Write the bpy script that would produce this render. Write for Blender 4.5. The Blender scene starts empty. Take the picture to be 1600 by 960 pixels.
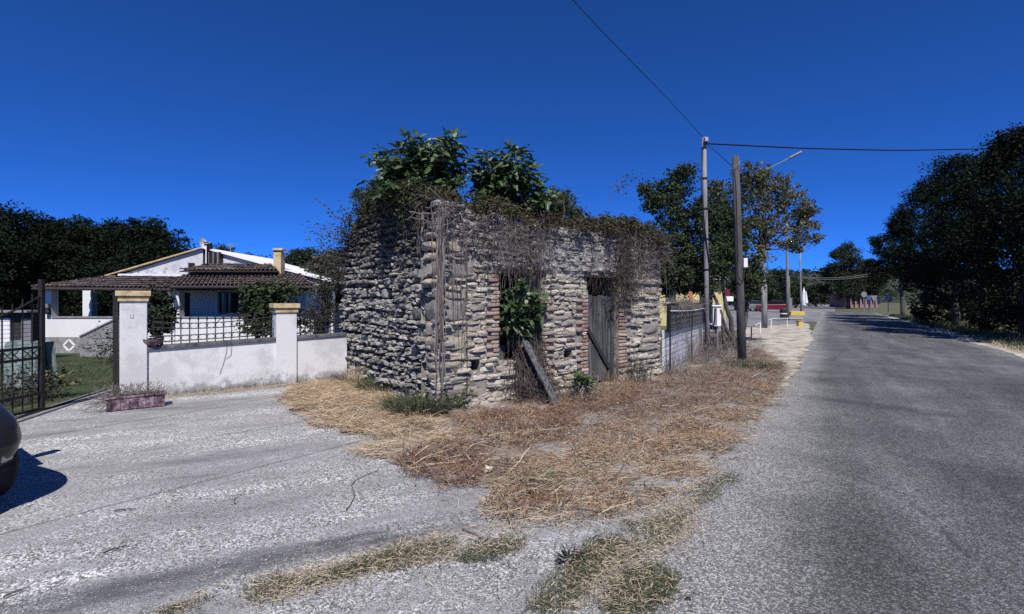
import bpy, bmesh, math, random
import numpy as np
from mathutils import Vector, Matrix, noise as mnoise
from mathutils.geometry import tessellate_polygon

rng = np.random.default_rng(11)
random.seed(11)
SC = bpy.context.scene
COL = SC.collection
PI = math.pi
F, CH, HY = 760.0, 1.6, 468.0        # focal length in photo pixels, eye height, horizon row


def G(px, py, z=0.0):
    Y = F * (CH - z) / (py - HY)
    return np.array([(px - 800) / F * Y, Y, z])


def P(px, py, Y):
    return np.array([(px - 800) / F * Y, Y, CH - (py - HY) * Y / F])


# ------------------------------------------------------------------ camera, sky, sun
cam = bpy.data.objects.new('camera', bpy.data.cameras.new('camera'))
COL.objects.link(cam)
cam.location = (0, 0, CH)
cam.rotation_euler = (PI / 2, 0, 0)
cam.data.sensor_width = 36
cam.data.lens = F / 1600 * 36
cam.data.shift_y = -12 / 1600
cam.data.clip_end = 5000
cam.data.clip_start = 0.05
SC.camera = cam

SUN_AZ = math.atan2(0.12, -0.99)      # clockwise from +Y; sun is behind the camera
SUN_EL = math.radians(52)
sun_dir = Vector((math.sin(SUN_AZ) * math.cos(SUN_EL), math.cos(SUN_AZ) * math.cos(SUN_EL), math.sin(SUN_EL)))
world = bpy.data.worlds.new('World')
SC.world = world
world.use_nodes = True
wn = world.node_tree
wn.nodes.clear()
sky = wn.nodes.new('ShaderNodeTexSky')
sky.sky_type = 'NISHITA'
sky.sun_disc = False
sky.sun_elevation = SUN_EL
sky.sun_rotation = SUN_AZ
sky.altitude = 8000
sky.air_density = 1.0
sky.dust_density = 0.0
sky.ozone_density = 10.0
gm = wn.nodes.new('ShaderNodeGamma')             # uniform grade of the whole sky: deep saturated blue
gm.inputs['Gamma'].default_value = 0.9
ti = wn.nodes.new('ShaderNodeMix')
ti.data_type = 'RGBA'
ti.blend_type = 'MULTIPLY'
ti.inputs[0].default_value = 1.0
ti.inputs[7].default_value = (0.40, 1.02, 1.80, 1.0)
bg = wn.nodes.new('ShaderNodeBackground')
bg.inputs['Strength'].default_value = 0.1
wo = wn.nodes.new('ShaderNodeOutputWorld')
wn.links.new(sky.outputs[0], gm.inputs['Color'])
wn.links.new(gm.outputs[0], ti.inputs[6])
wn.links.new(ti.outputs[2], bg.inputs['Color'])
wn.links.new(bg.outputs[0], wo.inputs['Surface'])

sl = bpy.data.lights.new('sun', 'SUN')
sl.energy = 5.0
sl.angle = math.radians(0.5)
sl.color = (1.0, 0.955, 0.90)
so = bpy.data.objects.new('sun', sl)
COL.objects.link(so)
so.rotation_euler = (-sun_dir).to_track_quat('-Z', 'Y').to_euler()
so.location = (0, -10, 30)

SC.view_settings.view_transform = 'Standard'
SC.view_settings.look = 'None'
SC.view_settings.exposure = 0.12
SC.view_settings.gamma = 1.0
SC.cycles.use_denoising = False
SC.view_settings.use_curve_mapping = False


# ------------------------------------------------------------------ mesh helpers
class Acc:
    """collects vertices and faces for ONE mesh"""

    def __init__(self):
        self.V, self.Fs, self.n = [], [], 0

    def add(self, V, F_):
        V = np.asarray(V, float).reshape(-1, 3)
        if isinstance(F_, np.ndarray):
            F_ = [F_]
        for f in F_:
            f = np.asarray(f, int)
            if f.size:
                self.Fs.append(f + self.n)
        self.V.append(V)
        self.n += len(V)
        return self

    def box(self, c, h, ax=None):
        """centre, half sizes, 3x3 axes rows"""
        c = np.asarray(c, float)
        ax = np.eye(3) if ax is None else np.asarray(ax, float)
        s = np.array([[x, y, z] for z in (-1, 1) for y in (-1, 1) for x in (-1, 1)], float) * np.asarray(h, float)
        f = np.array([[0, 2, 3, 1], [4, 5, 7, 6], [0, 1, 5, 4], [2, 6, 7, 3], [0, 4, 6, 2], [1, 3, 7, 5]])
        return self.add(c + s @ ax, f)

    def tube(self, pts, r, k=6, cap=True):
        pts = np.asarray(pts, float)
        n = len(pts)
        r = np.broadcast_to(np.asarray(r, float), (n,))
        t = np.gradient(pts, axis=0)
        t /= np.linalg.norm(t, axis=1, keepdims=True) + 1e-9
        up = np.array([0, 0, 1.0]) if abs(t[0, 2]) < 0.9 else np.array([1.0, 0, 0])
        a = np.cross(t, up)
        a /= np.linalg.norm(a, axis=1, keepdims=True) + 1e-9
        b = np.cross(t, a)
        th = np.arange(k) * 2 * PI / k
        V = pts[:, None] + r[:, None, None] * (np.cos(th)[None, :, None] * a[:, None] + np.sin(th)[None, :, None] * b[:, None])
        V = V.reshape(-1, 3)
        i, j = np.meshgrid(np.arange(n - 1), np.arange(k), indexing='ij')
        i, j = i.ravel(), j.ravel()
        j2 = (j + 1) % k
        f = np.stack([i * k + j, i * k + j2, (i + 1) * k + j2, (i + 1) * k + j], 1)
        self.add(V, f)
        if cap:
            self.Fs.append(np.array([list(range(k - 1, -1, -1))]) + self.n - len(V))
            self.Fs.append(np.array([list(range(len(V) - k, len(V)))]) + self.n - len(V))
        return self

    def prism(self, poly, o, ax, d):
        """poly (n,2) in the plane o + u*ax[0] + v*ax[1], extruded by vector d"""
        poly = np.asarray(poly, float)
        o = np.asarray(o, float)
        b = o + poly[:, :1] * np.asarray(ax[0], float) + poly[:, 1:2] * np.asarray(ax[1], float)
        n = len(b)
        V = np.vstack([b, b + np.asarray(d, float)])
        i = np.arange(n)
        q = np.stack([i, (i + 1) % n, (i + 1) % n + n, i + n], 1)
        return self.add(V, [q, np.array([i[::-1]]), np.array([i + n])])


def make_mesh(name, V, Fs, mat, smooth=False):
    me = bpy.data.meshes.new(name)
    V = np.asarray(V, np.float32)
    Fs = [np.asarray(f, np.int32) for f in Fs if len(f)]
    sizes = np.concatenate([np.full(len(f), f.shape[1], np.int32) for f in Fs])
    loops = np.concatenate([f.ravel() for f in Fs])
    me.vertices.add(len(V))
    me.vertices.foreach_set('co', V.ravel())
    me.loops.add(len(loops))
    me.loops.foreach_set('vertex_index', loops)
    me.polygons.add(len(sizes))
    st = np.concatenate([[0], np.cumsum(sizes)[:-1]]).astype(np.int32)
    me.polygons.foreach_set('loop_start', st)
    me.polygons.foreach_set('use_smooth', np.full(len(sizes), bool(smooth)))
    me.update(calc_edges=True)
    me.validate()
    if mat is not None:
        me.materials.append(mat)
    return me


def root_of(o):
    while o.parent is not None:
        o = o.parent
    return o


def link(name, me, parent=None, loc=None):
    o = bpy.data.objects.new(name, me)
    COL.objects.link(o)
    if parent is not None:
        o.parent = parent
    if loc is not None:
        o.location = loc
    return o


def part(name, acc, mat, parent, smooth=False, bev=0.0, kind=None, label=None):
    """acc in world coordinates -> a child of parent (things carry no rotation)"""
    o0 = np.array(root_of(parent).location)
    V = np.vstack(acc.V) - o0
    o = link(name, make_mesh(name, V, acc.Fs, mat, smooth), parent)
    if bev:
        m = o.modifiers.new('bevel', 'BEVEL')
        m.width = bev
        m.segments = 2
        m.limit_method = 'ANGLE'
    if kind:
        o['kind'] = kind
    if label:
        o['label'] = label
    return o


def tag(o, label, cat, group=None, kind=None):
    o['label'] = label
    if cat:
        o['category'] = cat
    if group:
        o['group'] = group
    if kind:
        o['kind'] = kind
    return o


def thing(name, label, cat, loc, group=None):
    o = link(name, None, None, tuple(float(x) for x in loc))
    o.empty_display_size = 0.2
    return tag(o, label, cat, group)


def solo(name, acc, mat, label, cat, group=None, kind=None, smooth=False, bev=0, loc=None):
    V = np.vstack(acc.V)
    if loc is None:
        loc = (V.min(0) + V.max(0)) / 2
        loc[2] = V[:, 2].min()
    loc = np.asarray(loc, float)
    o = link(name, make_mesh(name, V - loc, acc.Fs, mat, smooth), None, tuple(loc))
    if bev:
        m = o.modifiers.new('bevel', 'BEVEL')
        m.width = bev
        m.segments = 2
        m.limit_method = 'ANGLE'
    return tag(o, label, cat, group, kind)


def rotz(a):
    c, s = math.cos(a), math.sin(a)
    return np.array([[c, s, 0], [-s, c, 0], [0, 0, 1.0]])     # rows = axes


def axes2(d):
    d = np.asarray(d, float)
    d = d / np.linalg.norm(d)
    return np.array([[d[0], d[1], 0], [-d[1], d[0], 0], [0, 0, 1.0]])


# ------------------------------------------------------------------ materials
def nd(t, typ, ins=None, **pr):
    n = t.nodes.new(typ)
    for k, v in pr.items():
        setattr(n, k, v)
    for k, v in (ins or {}).items():
        s = n.inputs[k]
        if isinstance(v, bpy.types.NodeSocket):
            t.links.new(v, s)
        else:
            s.default_value = v
    return n


def c4(c):
    return (c[0], c[1], c[2], 1.0)


def ramp(t, fac, cols, lo=0.3, hi=0.7, interp='LINEAR'):
    r = nd(t, 'ShaderNodeValToRGB', {'Fac': fac})
    cr = r.color_ramp
    cr.interpolation = interp
    n = len(cols)
    while len(cr.elements) < n:
        cr.elements.new(0.5)
    for i, c in enumerate(cols):
        cr.elements[i].position = lo + (hi - lo) * i / max(1, n - 1)
        cr.elements[i].color = c4(c)
    return r.outputs[0]


def mixc(t, fac, a, b, mode='MIX'):
    m = t.nodes.new('ShaderNodeMix')
    m.data_type = 'RGBA'
    m.blend_type = mode
    for idx, v in ((0, fac), (6, a), (7, b)):
        if isinstance(v, bpy.types.NodeSocket):
            t.links.new(v, m.inputs[idx])
        elif idx == 0:
            m.inputs[0].default_value = v
        else:
            m.inputs[idx].default_value = c4(v)
    return m.outputs[2]


def math_(t, op, a, b=0.0, c=0.0, clamp=False):
    n = nd(t, 'ShaderNodeMath', operation=op, use_clamp=clamp)
    for i, v in enumerate((a, b, c)):
        if isinstance(v, bpy.types.NodeSocket):
            t.links.new(v, n.inputs[i])
        else:
            n.inputs[i].default_value = v
    return n.outputs[0]


def mrange(t, v, a, b, c=0.0, d=1.0):
    return nd(t, 'ShaderNodeMapRange', {'Value': v, 'From Min': a, 'From Max': b, 'To Min': c, 'To Max': d}, interpolation_type='SMOOTHSTEP').outputs[0]


def noise(t, vec, scale, detail=6, rough=0.55):
    return nd(t, 'ShaderNodeTexNoise', {'Vector': vec, 'Scale': scale, 'Detail': detail, 'Roughness': rough}).outputs[0]


def newmat(name):
    m = bpy.data.materials.new(name)
    m.use_nodes = True
    t = m.node_tree
    t.nodes.clear()
    out = t.nodes.new('ShaderNodeOutputMaterial')
    b = t.nodes.new('ShaderNodeBsdfPrincipled')
    t.links.new(b.outputs[0], out.inputs[0])
    b.inputs['Specular IOR Level'].default_value = 0.25
    return m, t, b, out


def rnd01(t):
    g = nd(t, 'ShaderNodeNewGeometry')
    oi = nd(t, 'ShaderNodeObjectInfo')
    s = math_(t, 'ADD', g.outputs['Random Per Island'], oi.outputs['Random'])
    return math_(t, 'FRACT', s)


def M(name, cols, scale=3.0, detail=6, rough=0.85, bump=0.0, bscale=40.0, var=0.0, isl=0.0, transl=0.0, metal=0.0,
      stretch=None, spec=0.25, coat=0.0, lo=0.32, hi=0.68):
    m, t, b, out = newmat(name)
    if len(cols) == 1:
        cols = [cols[0], cols[0]]
    g = nd(t, 'ShaderNodeNewGeometry')
    pos = g.outputs['Position']
    if stretch:
        pos = nd(t, 'ShaderNodeVectorMath', {0: pos, 1: stretch}, operation='MULTIPLY').outputs[0]
    f = noise(t, pos, scale, detail)
    if isl:
        r = rnd01(t)
        r2 = mrange(t, r, 0, 1, lo, hi)
        f = math_(t, 'ADD', math_(t, 'MULTIPLY', f, 1 - isl), math_(t, 'MULTIPLY', r2, isl))
    col = ramp(t, f, cols, lo, hi)
    if var:
        r = rnd01(t)
        r = math_(t, 'FRACT', math_(t, 'MULTIPLY', r, 7.31))
        col = nd(t, 'ShaderNodeHueSaturation', {'Value': mrange(t, r, 0, 1, 1 - var, 1 + var), 'Color': col}).outputs[0]
    t.links.new(col, b.inputs['Base Color'])
    b.inputs['Roughness'].default_value = rough
    b.inputs['Metallic'].default_value = metal
    b.inputs['Specular IOR Level'].default_value = spec
    if coat:
        b.inputs['Coat Weight'].default_value = coat
        b.inputs['Coat Roughness'].default_value = 0.08
    if bump:
        h = noise(t, pos, bscale, 5, 0.65)
        bn = nd(t, 'ShaderNodeBump', {'Strength': bump, 'Distance': 0.02, 'Height': h})
        t.links.new(bn.outputs[0], b.inputs['Normal'])
    if transl:
        tr = nd(t, 'ShaderNodeBsdfTranslucent', {'Color': col})
        mx = nd(t, 'ShaderNodeMixShader', {0: transl, 1: b.outputs[0], 2: tr.outputs[0]})
        t.links.new(mx.outputs[0], out.inputs[0])
    return m


def line_mask(t, pos, a, b, width, soft, wob=0.06, wscale=2.0):
    """1 near the ground line through a and b (with a wobble), 0 elsewhere: for stains, cracks and painted wire shadows"""
    a, b = np.asarray(a)[:2], np.asarray(b)[:2]
    d = (b - a) / np.linalg.norm(b - a)
    n = np.array([-d[1], d[0]])
    dot = nd(t, 'ShaderNodeVectorMath', {0: pos, 1: (n[0], n[1], 0)}, operation='DOT_PRODUCT').outputs['Value']
    dist = math_(t, 'SUBTRACT', dot, float(n @ a))
    w = math_(t, 'MULTIPLY', math_(t, 'SUBTRACT', noise(t, pos, wscale, 3), 0.5), wob * 2)
    dist = math_(t, 'ABSOLUTE', math_(t, 'ADD', dist, w))
    m = mrange(t, dist, width, width + soft, 1, 0)
    al = nd(t, 'ShaderNodeVectorMath', {0: pos, 1: (d[0], d[1], 0)}, operation='DOT_PRODUCT').outputs['Value']
    s0, s1 = float(d @ a), float(d @ b)
    m2 = math_(t, 'MULTIPLY', mrange(t, al, s0 - 0.3, s0, 0, 1), mrange(t, al, s1, s1 + 0.3, 1, 0))
    return math_(t, 'MULTIPLY', m, m2)


def mat_driveway():
    m, t, b, out = newmat('driveway_concrete')
    pos = nd(t, 'ShaderNodeNewGeometry').outputs['Position']
    rot = nd(t, 'ShaderNodeVectorRotate', {'Vector': pos, 'Axis': (0, 0, 1), 'Angle': -0.44}, rotation_type='AXIS_ANGLE').outputs[0]
    stv = nd(t, 'ShaderNodeVectorMath', {0: rot, 1: (0.3, 1.0, 1.0)}, operation='MULTIPLY').outputs[0]
    big = noise(t, stv, 1.0, 6, 0.65)
    mid = noise(t, stv, 3.4, 9, 0.7)
    fine = noise(t, pos, 38, 5, 0.7)
    col = ramp(t, math_(t, 'ADD', math_(t, 'MULTIPLY', big, 0.5), math_(t, 'MULTIPLY', mid, 0.5)),
               [(0.17, 0.17, 0.175), (0.29, 0.29, 0.292), (0.41, 0.41, 0.408), (0.60, 0.60, 0.59)], 0.36, 0.64)
    # aggregate: every cell a chip of its own grey, paler and coarser where the surface has worn
    vor = nd(t, 'ShaderNodeTexVoronoi', {'Vector': pos, 'Scale': 70.0, 'Randomness': 1.0})
    rr = nd(t, 'ShaderNodeSeparateColor', {0: vor.outputs['Color']}).outputs[0]
    worn = mrange(t, math_(t, 'ADD', mid, math_(t, 'MULTIPLY', big, 0.6)), 0.68, 0.95, 0.12, 1.0)
    chip = mrange(t, vor.outputs['Distance'], 0.3, 0.62, 1, 0)
    vor2 = nd(t, 'ShaderNodeTexVoronoi', {'Vector': pos, 'Scale': 180.0})
    r2 = nd(t, 'ShaderNodeSeparateColor', {0: vor2.outputs['Color']}).outputs[1]
    k = math_(t, 'ADD', 1.0, math_(t, 'MULTIPLY', math_(t, 'SUBTRACT', mrange(t, rr, 0, 1, 0.42, 1.85), 1.0), worn))
    k = math_(t, 'MULTIPLY', k, mrange(t, r2, 0, 1, 0.78, 1.22))
    k = math_(t, 'MULTIPLY', k, math_(t, 'SUBTRACT', 1.0, math_(t, 'MULTIPLY', math_(t, 'MULTIPLY', math_(t, 'SUBTRACT', 1.0, chip), worn), 0.4)))
    col = nd(t, 'ShaderNodeVectorMath', {0: col, 'Scale': k}, operation='SCALE').outputs[0]
    cr = nd(t, 'ShaderNodeTexVoronoi', {'Vector': nd(t, 'ShaderNodeVectorMath', {0: pos, 1: nd(t, 'ShaderNodeTexNoise', {'Vector': pos, 'Scale': 1.8, 'Detail': 6.0}).outputs['Color']}, operation='ADD').outputs[0], 'Scale': 0.55}, feature='DISTANCE_TO_EDGE')
    cm = math_(t, 'MULTIPLY', mrange(t, cr.outputs['Distance'], 0.001, 0.006, 1, 0), mrange(t, mid, 0.45, 0.58))
    col = mixc(t, math_(t, 'MULTIPLY', cm, 0.55), col, (0.06, 0.06, 0.063))
    # wheel track; shadows of overhead wires painted in as long thin dark lines
    tr = line_mask(t, pos, G(-20, 965), G(780, 800), 0.05, 0.17, 0.12, 1.8)
    tr = math_(t, 'MULTIPLY', tr, mrange(t, mid, 0.4, 0.62, 1.0, 0.3))
    col = mixc(t, math_(t, 'MULTIPLY', tr, 0.9), col, (0.085, 0.085, 0.095))
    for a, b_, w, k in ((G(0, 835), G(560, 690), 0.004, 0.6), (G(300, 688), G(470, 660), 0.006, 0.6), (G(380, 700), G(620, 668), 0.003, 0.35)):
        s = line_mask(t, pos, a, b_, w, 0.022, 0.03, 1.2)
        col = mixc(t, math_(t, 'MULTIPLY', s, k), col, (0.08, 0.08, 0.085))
    pk = mrange(t, noise(t, pos, 1.3, 3), 0.6, 0.72)
    col = mixc(t, math_(t, 'MULTIPLY', pk, 0.22), col, (0.33, 0.25, 0.21))
    t.links.new(col, b.inputs['Base Color'])
    b.inputs['Roughness'].default_value = 0.92
    h = math_(t, 'ADD', math_(t, 'MULTIPLY', fine, 0.6), math_(t, 'MULTIPLY', chip, 0.5))
    h = math_(t, 'SUBTRACT', h, math_(t, 'MULTIPLY', tr, 0.2))
    bn = nd(t, 'ShaderNodeBump', {'Strength': 0.55, 'Distance': 0.012, 'Height': h})
    t.links.new(bn.outputs[0], b.inputs['Normal'])
    return m


def mat_road():
    m, t, b, out = newmat('road_asphalt')
    pos = nd(t, 'ShaderNodeNewGeometry').outputs['Position']
    rd = np.array([0.545, 0.838])
    rn = (0.838, -0.545, 0)
    across = nd(t, 'ShaderNodeVectorMath', {0: pos, 1: rn}, operation='DOT_PRODUCT').outputs['Value']
    along = nd(t, 'ShaderNodeVectorMath', {0: pos, 1: (rd[0], rd[1], 0)}, operation='DOT_PRODUCT').outputs['Value']
    st = nd(t, 'ShaderNodeCombineXYZ', {0: math_(t, 'MULTIPLY', along, 0.16), 1: across, 2: 0.0}).outputs[0]
    streak = noise(t, st, 1.3, 6, 0.6)
    mid = noise(t, pos, 1.1, 6, 0.6)
    fine = noise(t, pos, 55, 5, 0.75)
    wob = math_(t, 'MULTIPLY', math_(t, 'SUBTRACT', noise(t, pos, 0.8, 5), 0.5), 0.7)
    ac = math_(t, 'ADD', across, wob)
    edge = math_(t, 'MAXIMUM', mrange(t, ac, -0.62, 0.1, 1, 0), mrange(t, ac, 3.9, 5.0, 0, 1))
    edge = math_(t, 'MULTIPLY', edge, mrange(t, mid, 0.3, 0.55, 0.55, 1.0))
    f = math_(t, 'ADD', math_(t, 'MULTIPLY', streak, 0.6), math_(t, 'MULTIPLY', mid, 0.4))
    col = ramp(t, f, [(0.09, 0.091, 0.093), (0.15, 0.151, 0.152), (0.24, 0.24, 0.24)], 0.38, 0.66)
    col = mixc(t, math_(t, 'MULTIPLY', edge, 0.85), col, (0.36, 0.355, 0.345))
    vor = nd(t, 'ShaderNodeTexVoronoi', {'Vector': pos, 'Scale': 92.0})
    rr = nd(t, 'ShaderNodeSeparateColor', {0: vor.outputs['Color']}).outputs[0]
    rr = math_(t, 'POWER', rr, 1.6)
    body = mrange(t, vor.outputs['Distance'], 0.3, 0.62, 1, 0)
    vor2 = nd(t, 'ShaderNodeTexVoronoi', {'Vector': pos, 'Scale': 190.0})
    r2 = nd(t, 'ShaderNodeSeparateColor', {0: vor2.outputs['Color']}).outputs[1]
    k = math_(t, 'MULTIPLY', mrange(t, rr, 0, 1, 0.6, 1.75), mrange(t, r2, 0, 1, 0.75, 1.25))
    k = math_(t, 'MULTIPLY', k, mrange(t, body, 0, 1, 0.62, 1.0))
    col = nd(t, 'ShaderNodeVectorMath', {0: col, 'Scale': k}, operation='SCALE').outputs[0]
    cr = nd(t, 'ShaderNodeTexVoronoi', {'Vector': nd(t, 'ShaderNodeVectorMath', {0: pos, 1: nd(t, 'ShaderNodeTexNoise', {'Vector': pos, 'Scale': 2.5, 'Detail': 5.0}).outputs['Color']}, operation='ADD').outputs[0], 'Scale': 0.7}, feature='DISTANCE_TO_EDGE')
    cm = math_(t, 'MULTIPLY', mrange(t, cr.outputs['Distance'], 0.0015, 0.007, 1, 0), mrange(t, mid, 0.5, 0.62))
    col = mixc(t, math_(t, 'MULTIPLY', cm, 0.6), col, (0.03, 0.03, 0.033))
    # one broad dark band, and cracks
    for a, b_, w, k, wo_ in ((G(1275, 622), G(1470, 648), 0.10, 0.45, 0.16), (G(1440, 800), G(1580, 930), 0.002, 0.6, 0.12), (G(1330, 745), G(1420, 775), 0.002, 0.4, 0.1),
                        (G(1270, 600), G(1340, 520), 0.02, 0.3, 0.2)):
        s = line_mask(t, pos, a, b_, w, 0.03 if w < 0.05 else 0.16, wo_, 2.5)
        s = math_(t, 'MULTIPLY', s, mrange(t, noise(t, pos, 5, 4), 0.3, 0.55))
        col = mixc(t, math_(t, 'MULTIPLY', s, k), col, (0.035, 0.036, 0.04))
    spots = mrange(t, noise(t, st, 7.0, 3), 0.70, 0.76)
    col = mixc(t, math_(t, 'MULTIPLY', spots, 0.55), col, (0.04, 0.04, 0.045))
    t.links.new(col, b.inputs['Base Color'])
    b.inputs['Roughness'].default_value = 0.85
    h = math_(t, 'ADD', math_(t, 'MULTIPLY', fine, 0.7), math_(t, 'MULTIPLY', body, 0.5))
    bn = nd(t, 'ShaderNodeBump', {'Strength': 0.5, 'Distance': 0.012, 'Height': h})
    t.links.new(bn.outputs[0], b.inputs['Normal'])
    return m


def mat_stone(name, cols, lich=0.5, zdark=0.0):
    m, t, b, out = newmat(name)
    pos = nd(t, 'ShaderNodeNewGeometry').outputs['Position']
    r = rnd01(t)
    n1 = noise(t, pos, 9, 6, 0.65)
    f = math_(t, 'ADD', math_(t, 'MULTIPLY', r, 0.5), math_(t, 'MULTIPLY', n1, 0.5))
    col = ramp(t, f, cols, 0.2, 0.8)
    l = mrange(t, noise(t, pos, 16, 7, 0.7), 0.5, 0.66)
    col = mixc(t, math_(t, 'MULTIPLY', l, lich), col, (0.045, 0.046, 0.045))
    if zdark:       # black lichen crust on the exposed upper courses
        zz = nd(t, 'ShaderNodeSeparateXYZ', {0: pos}).outputs[2]
        q = math_(t, 'ADD', mrange(t, zz, 1.2, 3.4, 0, 0.5), math_(t, 'MULTIPLY', noise(t, pos, 4, 6, 0.7), 0.7))
        col = mixc(t, math_(t, 'MULTIPLY', mrange(t, q, 0.45, 0.75), zdark), col, (0.04, 0.04, 0.039))
    w = mrange(t, noise(t, pos, 23, 5, 0.7), 0.58, 0.7)
    col = mixc(t, math_(t, 'MULTIPLY', w, 0.5), col, (0.52, 0.51, 0.48))
    t.links.new(col, b.inputs['Base Color'])
    b.inputs['Roughness'].default_value = 0.95
    pit = mrange(t, noise(t, pos, 48, 6, 0.75), 0.56, 0.66)
    col = mixc(t, math_(t, 'MULTIPLY', pit, 0.6), col, (0.07, 0.065, 0.06))
    t.links.new(col, b.inputs['Base Color'])
    h = math_(t, 'ADD', noise(t, pos, 30, 6, 0.7), math_(t, 'MULTIPLY', n1, 0.8))
    bn = nd(t, 'ShaderNodeBump', {'Strength': 0.75, 'Distance': 0.022, 'Height': h})
    t.links.new(bn.outputs[0], b.inputs['Normal'])
    return m


def mat_render(name, base=(0.66, 0.66, 0.665), stain=(0.2, 0.205, 0.205), zlo=-0.02, zhi=0.4, amount=0.75):
    """painted render with rising damp and run-off stains"""
    m, t, b, out = newmat(name)
    pos = nd(t, 'ShaderNodeNewGeometry').outputs['Position']
    sep = nd(t, 'ShaderNodeSeparateXYZ', {0: pos})
    n1 = noise(t, pos, 5.5, 9, 0.72)
    nb_ = noise(t, pos, 1.7, 8, 0.7)
    sv = nd(t, 'ShaderNodeVectorMath', {0: pos, 1: (1, 1, 0.16)}, operation='MULTIPLY').outputs[0]
    n2 = noise(t, sv, 11, 6, 0.7)
    zz = mrange(t, sep.outputs[2], zlo, zhi, 1, 0)
    damp = mrange(t, math_(t, 'ADD', math_(t, 'MULTIPLY', zz, 0.34), n1), 0.60, 0.80)
    run = math_(t, 'MULTIPLY', mrange(t, n2, 0.52, 0.70), mrange(t, nb_, 0.42, 0.6))
    mot = mrange(t, nb_, 0.47, 0.62)
    k = math_(t, 'MAXIMUM', damp, math_(t, 'MAXIMUM', math_(t, 'MULTIPLY', run, 0.6), math_(t, 'MULTIPLY', mot, 0.38)))
    col = mixc(t, math_(t, 'MULTIPLY', k, amount), base, stain)
    sp = mrange(t, noise(t, pos, 45, 3), 0.66, 0.72)
    col = mixc(t, math_(t, 'MULTIPLY', sp, 0.4), col, (0.15, 0.15, 0.15))
    t.links.new(col, b.inputs['Base Color'])
    b.inputs['Roughness'].default_value = 0.9
    bn = nd(t, 'ShaderNodeBump', {'Strength': 0.35, 'Distance': 0.01, 'Height': noise(t, pos, 60, 5, 0.7)})
    t.links.new(bn.outputs[0], b.inputs['Normal'])
    return m


MT = {}
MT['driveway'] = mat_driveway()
MT['road'] = mat_road()
MT['ground'] = M('dry_ground', [(0.06, 0.07, 0.035), (0.12, 0.115, 0.065), (0.085, 0.10, 0.05)], 0.4, bump=0.5, bscale=12)
MT['soil'] = M('verge_soil', [(0.10, 0.075, 0.055), (0.20, 0.155, 0.115), (0.33, 0.30, 0.27), (0.36, 0.35, 0.34)], 2.2, 9, bump=0.8, bscale=30)
MT['sand'] = M('pale_sand', [(0.20, 0.175, 0.13), (0.42, 0.385, 0.32), (0.56, 0.525, 0.45)], 2.2, 9, bump=0.6, bscale=14)
MT['lawn'] = M('lawn', [(0.025, 0.04, 0.015), (0.045, 0.065, 0.025), (0.09, 0.085, 0.05)], 1.5, 6, bump=0.6, bscale=30)
MT['verge'] = M('grass_verge', [(0.06, 0.075, 0.03), (0.12, 0.12, 0.05), (0.18, 0.165, 0.08)], 1.1, 6, bump=0.6, bscale=20)
MT['lot'] = M('old_tarmac', [(0.12, 0.12, 0.125), (0.2, 0.2, 0.205), (0.27, 0.27, 0.27)], 0.8, 6, bump=0.3)
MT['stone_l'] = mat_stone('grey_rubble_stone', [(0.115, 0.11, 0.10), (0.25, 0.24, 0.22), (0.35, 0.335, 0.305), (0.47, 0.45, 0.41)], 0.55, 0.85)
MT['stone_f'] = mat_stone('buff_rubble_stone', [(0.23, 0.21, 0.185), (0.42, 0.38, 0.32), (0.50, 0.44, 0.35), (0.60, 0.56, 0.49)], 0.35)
MT['stone_u'] = mat_stone('weathered_rubble_stone', [(0.16, 0.152, 0.142), (0.31, 0.29, 0.265), (0.45, 0.42, 0.38)], 0.45)
MT['quoin'] = mat_stone('quoin_stone', [(0.22, 0.21, 0.195), (0.34, 0.305, 0.255), (0.43, 0.36, 0.26)], 0.4)
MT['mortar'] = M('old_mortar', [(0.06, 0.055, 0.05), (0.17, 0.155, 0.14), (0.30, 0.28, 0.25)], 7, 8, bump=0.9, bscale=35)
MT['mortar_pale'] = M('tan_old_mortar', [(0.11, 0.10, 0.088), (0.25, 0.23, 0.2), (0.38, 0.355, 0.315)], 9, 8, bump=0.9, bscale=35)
MT['mortar_dark'] = M('gap_shade_mortar', [(0.025, 0.023, 0.021), (0.06, 0.055, 0.05), (0.11, 0.10, 0.09)], 7, 8, bump=0.9, bscale=35)  # left wall: shade in the gaps between stones put into the mortar colour
MT['plaster'] = M('crumbling_plaster', [(0.12, 0.115, 0.11), (0.26, 0.25, 0.235), (0.38, 0.365, 0.34)], 7, 8, bump=1.0, bscale=28)
MT['brick'] = M('old_red_brick', [(0.17, 0.115, 0.095), (0.30, 0.205, 0.165), (0.38, 0.29, 0.24), (0.40, 0.36, 0.32)], 6, 7, bump=0.7, bscale=40, isl=0.5, var=0.15)
MT['wood'] = M('weathered_wood', [(0.033, 0.034, 0.036), (0.085, 0.088, 0.091), (0.155, 0.158, 0.161)], 5, 8, bump=0.7, bscale=30, stretch=(7, 7, 0.5), var=0.22)
MT['wood_dark'] = M('dark_old_wood', [(0.02, 0.019, 0.018), (0.05, 0.047, 0.045)], 8, 7, bump=0.6, stretch=(5, 5, 0.6))
MT['pole_wood'] = M('tarred_pole_wood', [(0.035, 0.033, 0.033), (0.085, 0.08, 0.078), (0.13, 0.125, 0.12)], 8, 7, bump=0.6, stretch=(6, 6, 0.35))
MT['pole_conc'] = M('pole_concrete', [(0.14, 0.14, 0.145), (0.21, 0.21, 0.215), (0.28, 0.28, 0.28)], 5, 7, bump=0.3, stretch=(2, 2, 0.4))
MT['pole_slim'] = M('grey_weathered_pole', [(0.13, 0.13, 0.135), (0.21, 0.21, 0.215), (0.28, 0.28, 0.28)], 5, 7, bump=0.3, stretch=(2, 2, 0.4))
MT['steel'] = M('galvanised_steel', [(0.28, 0.29, 0.3), (0.38, 0.39, 0.4)], 8, rough=0.5, metal=0.4)
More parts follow.
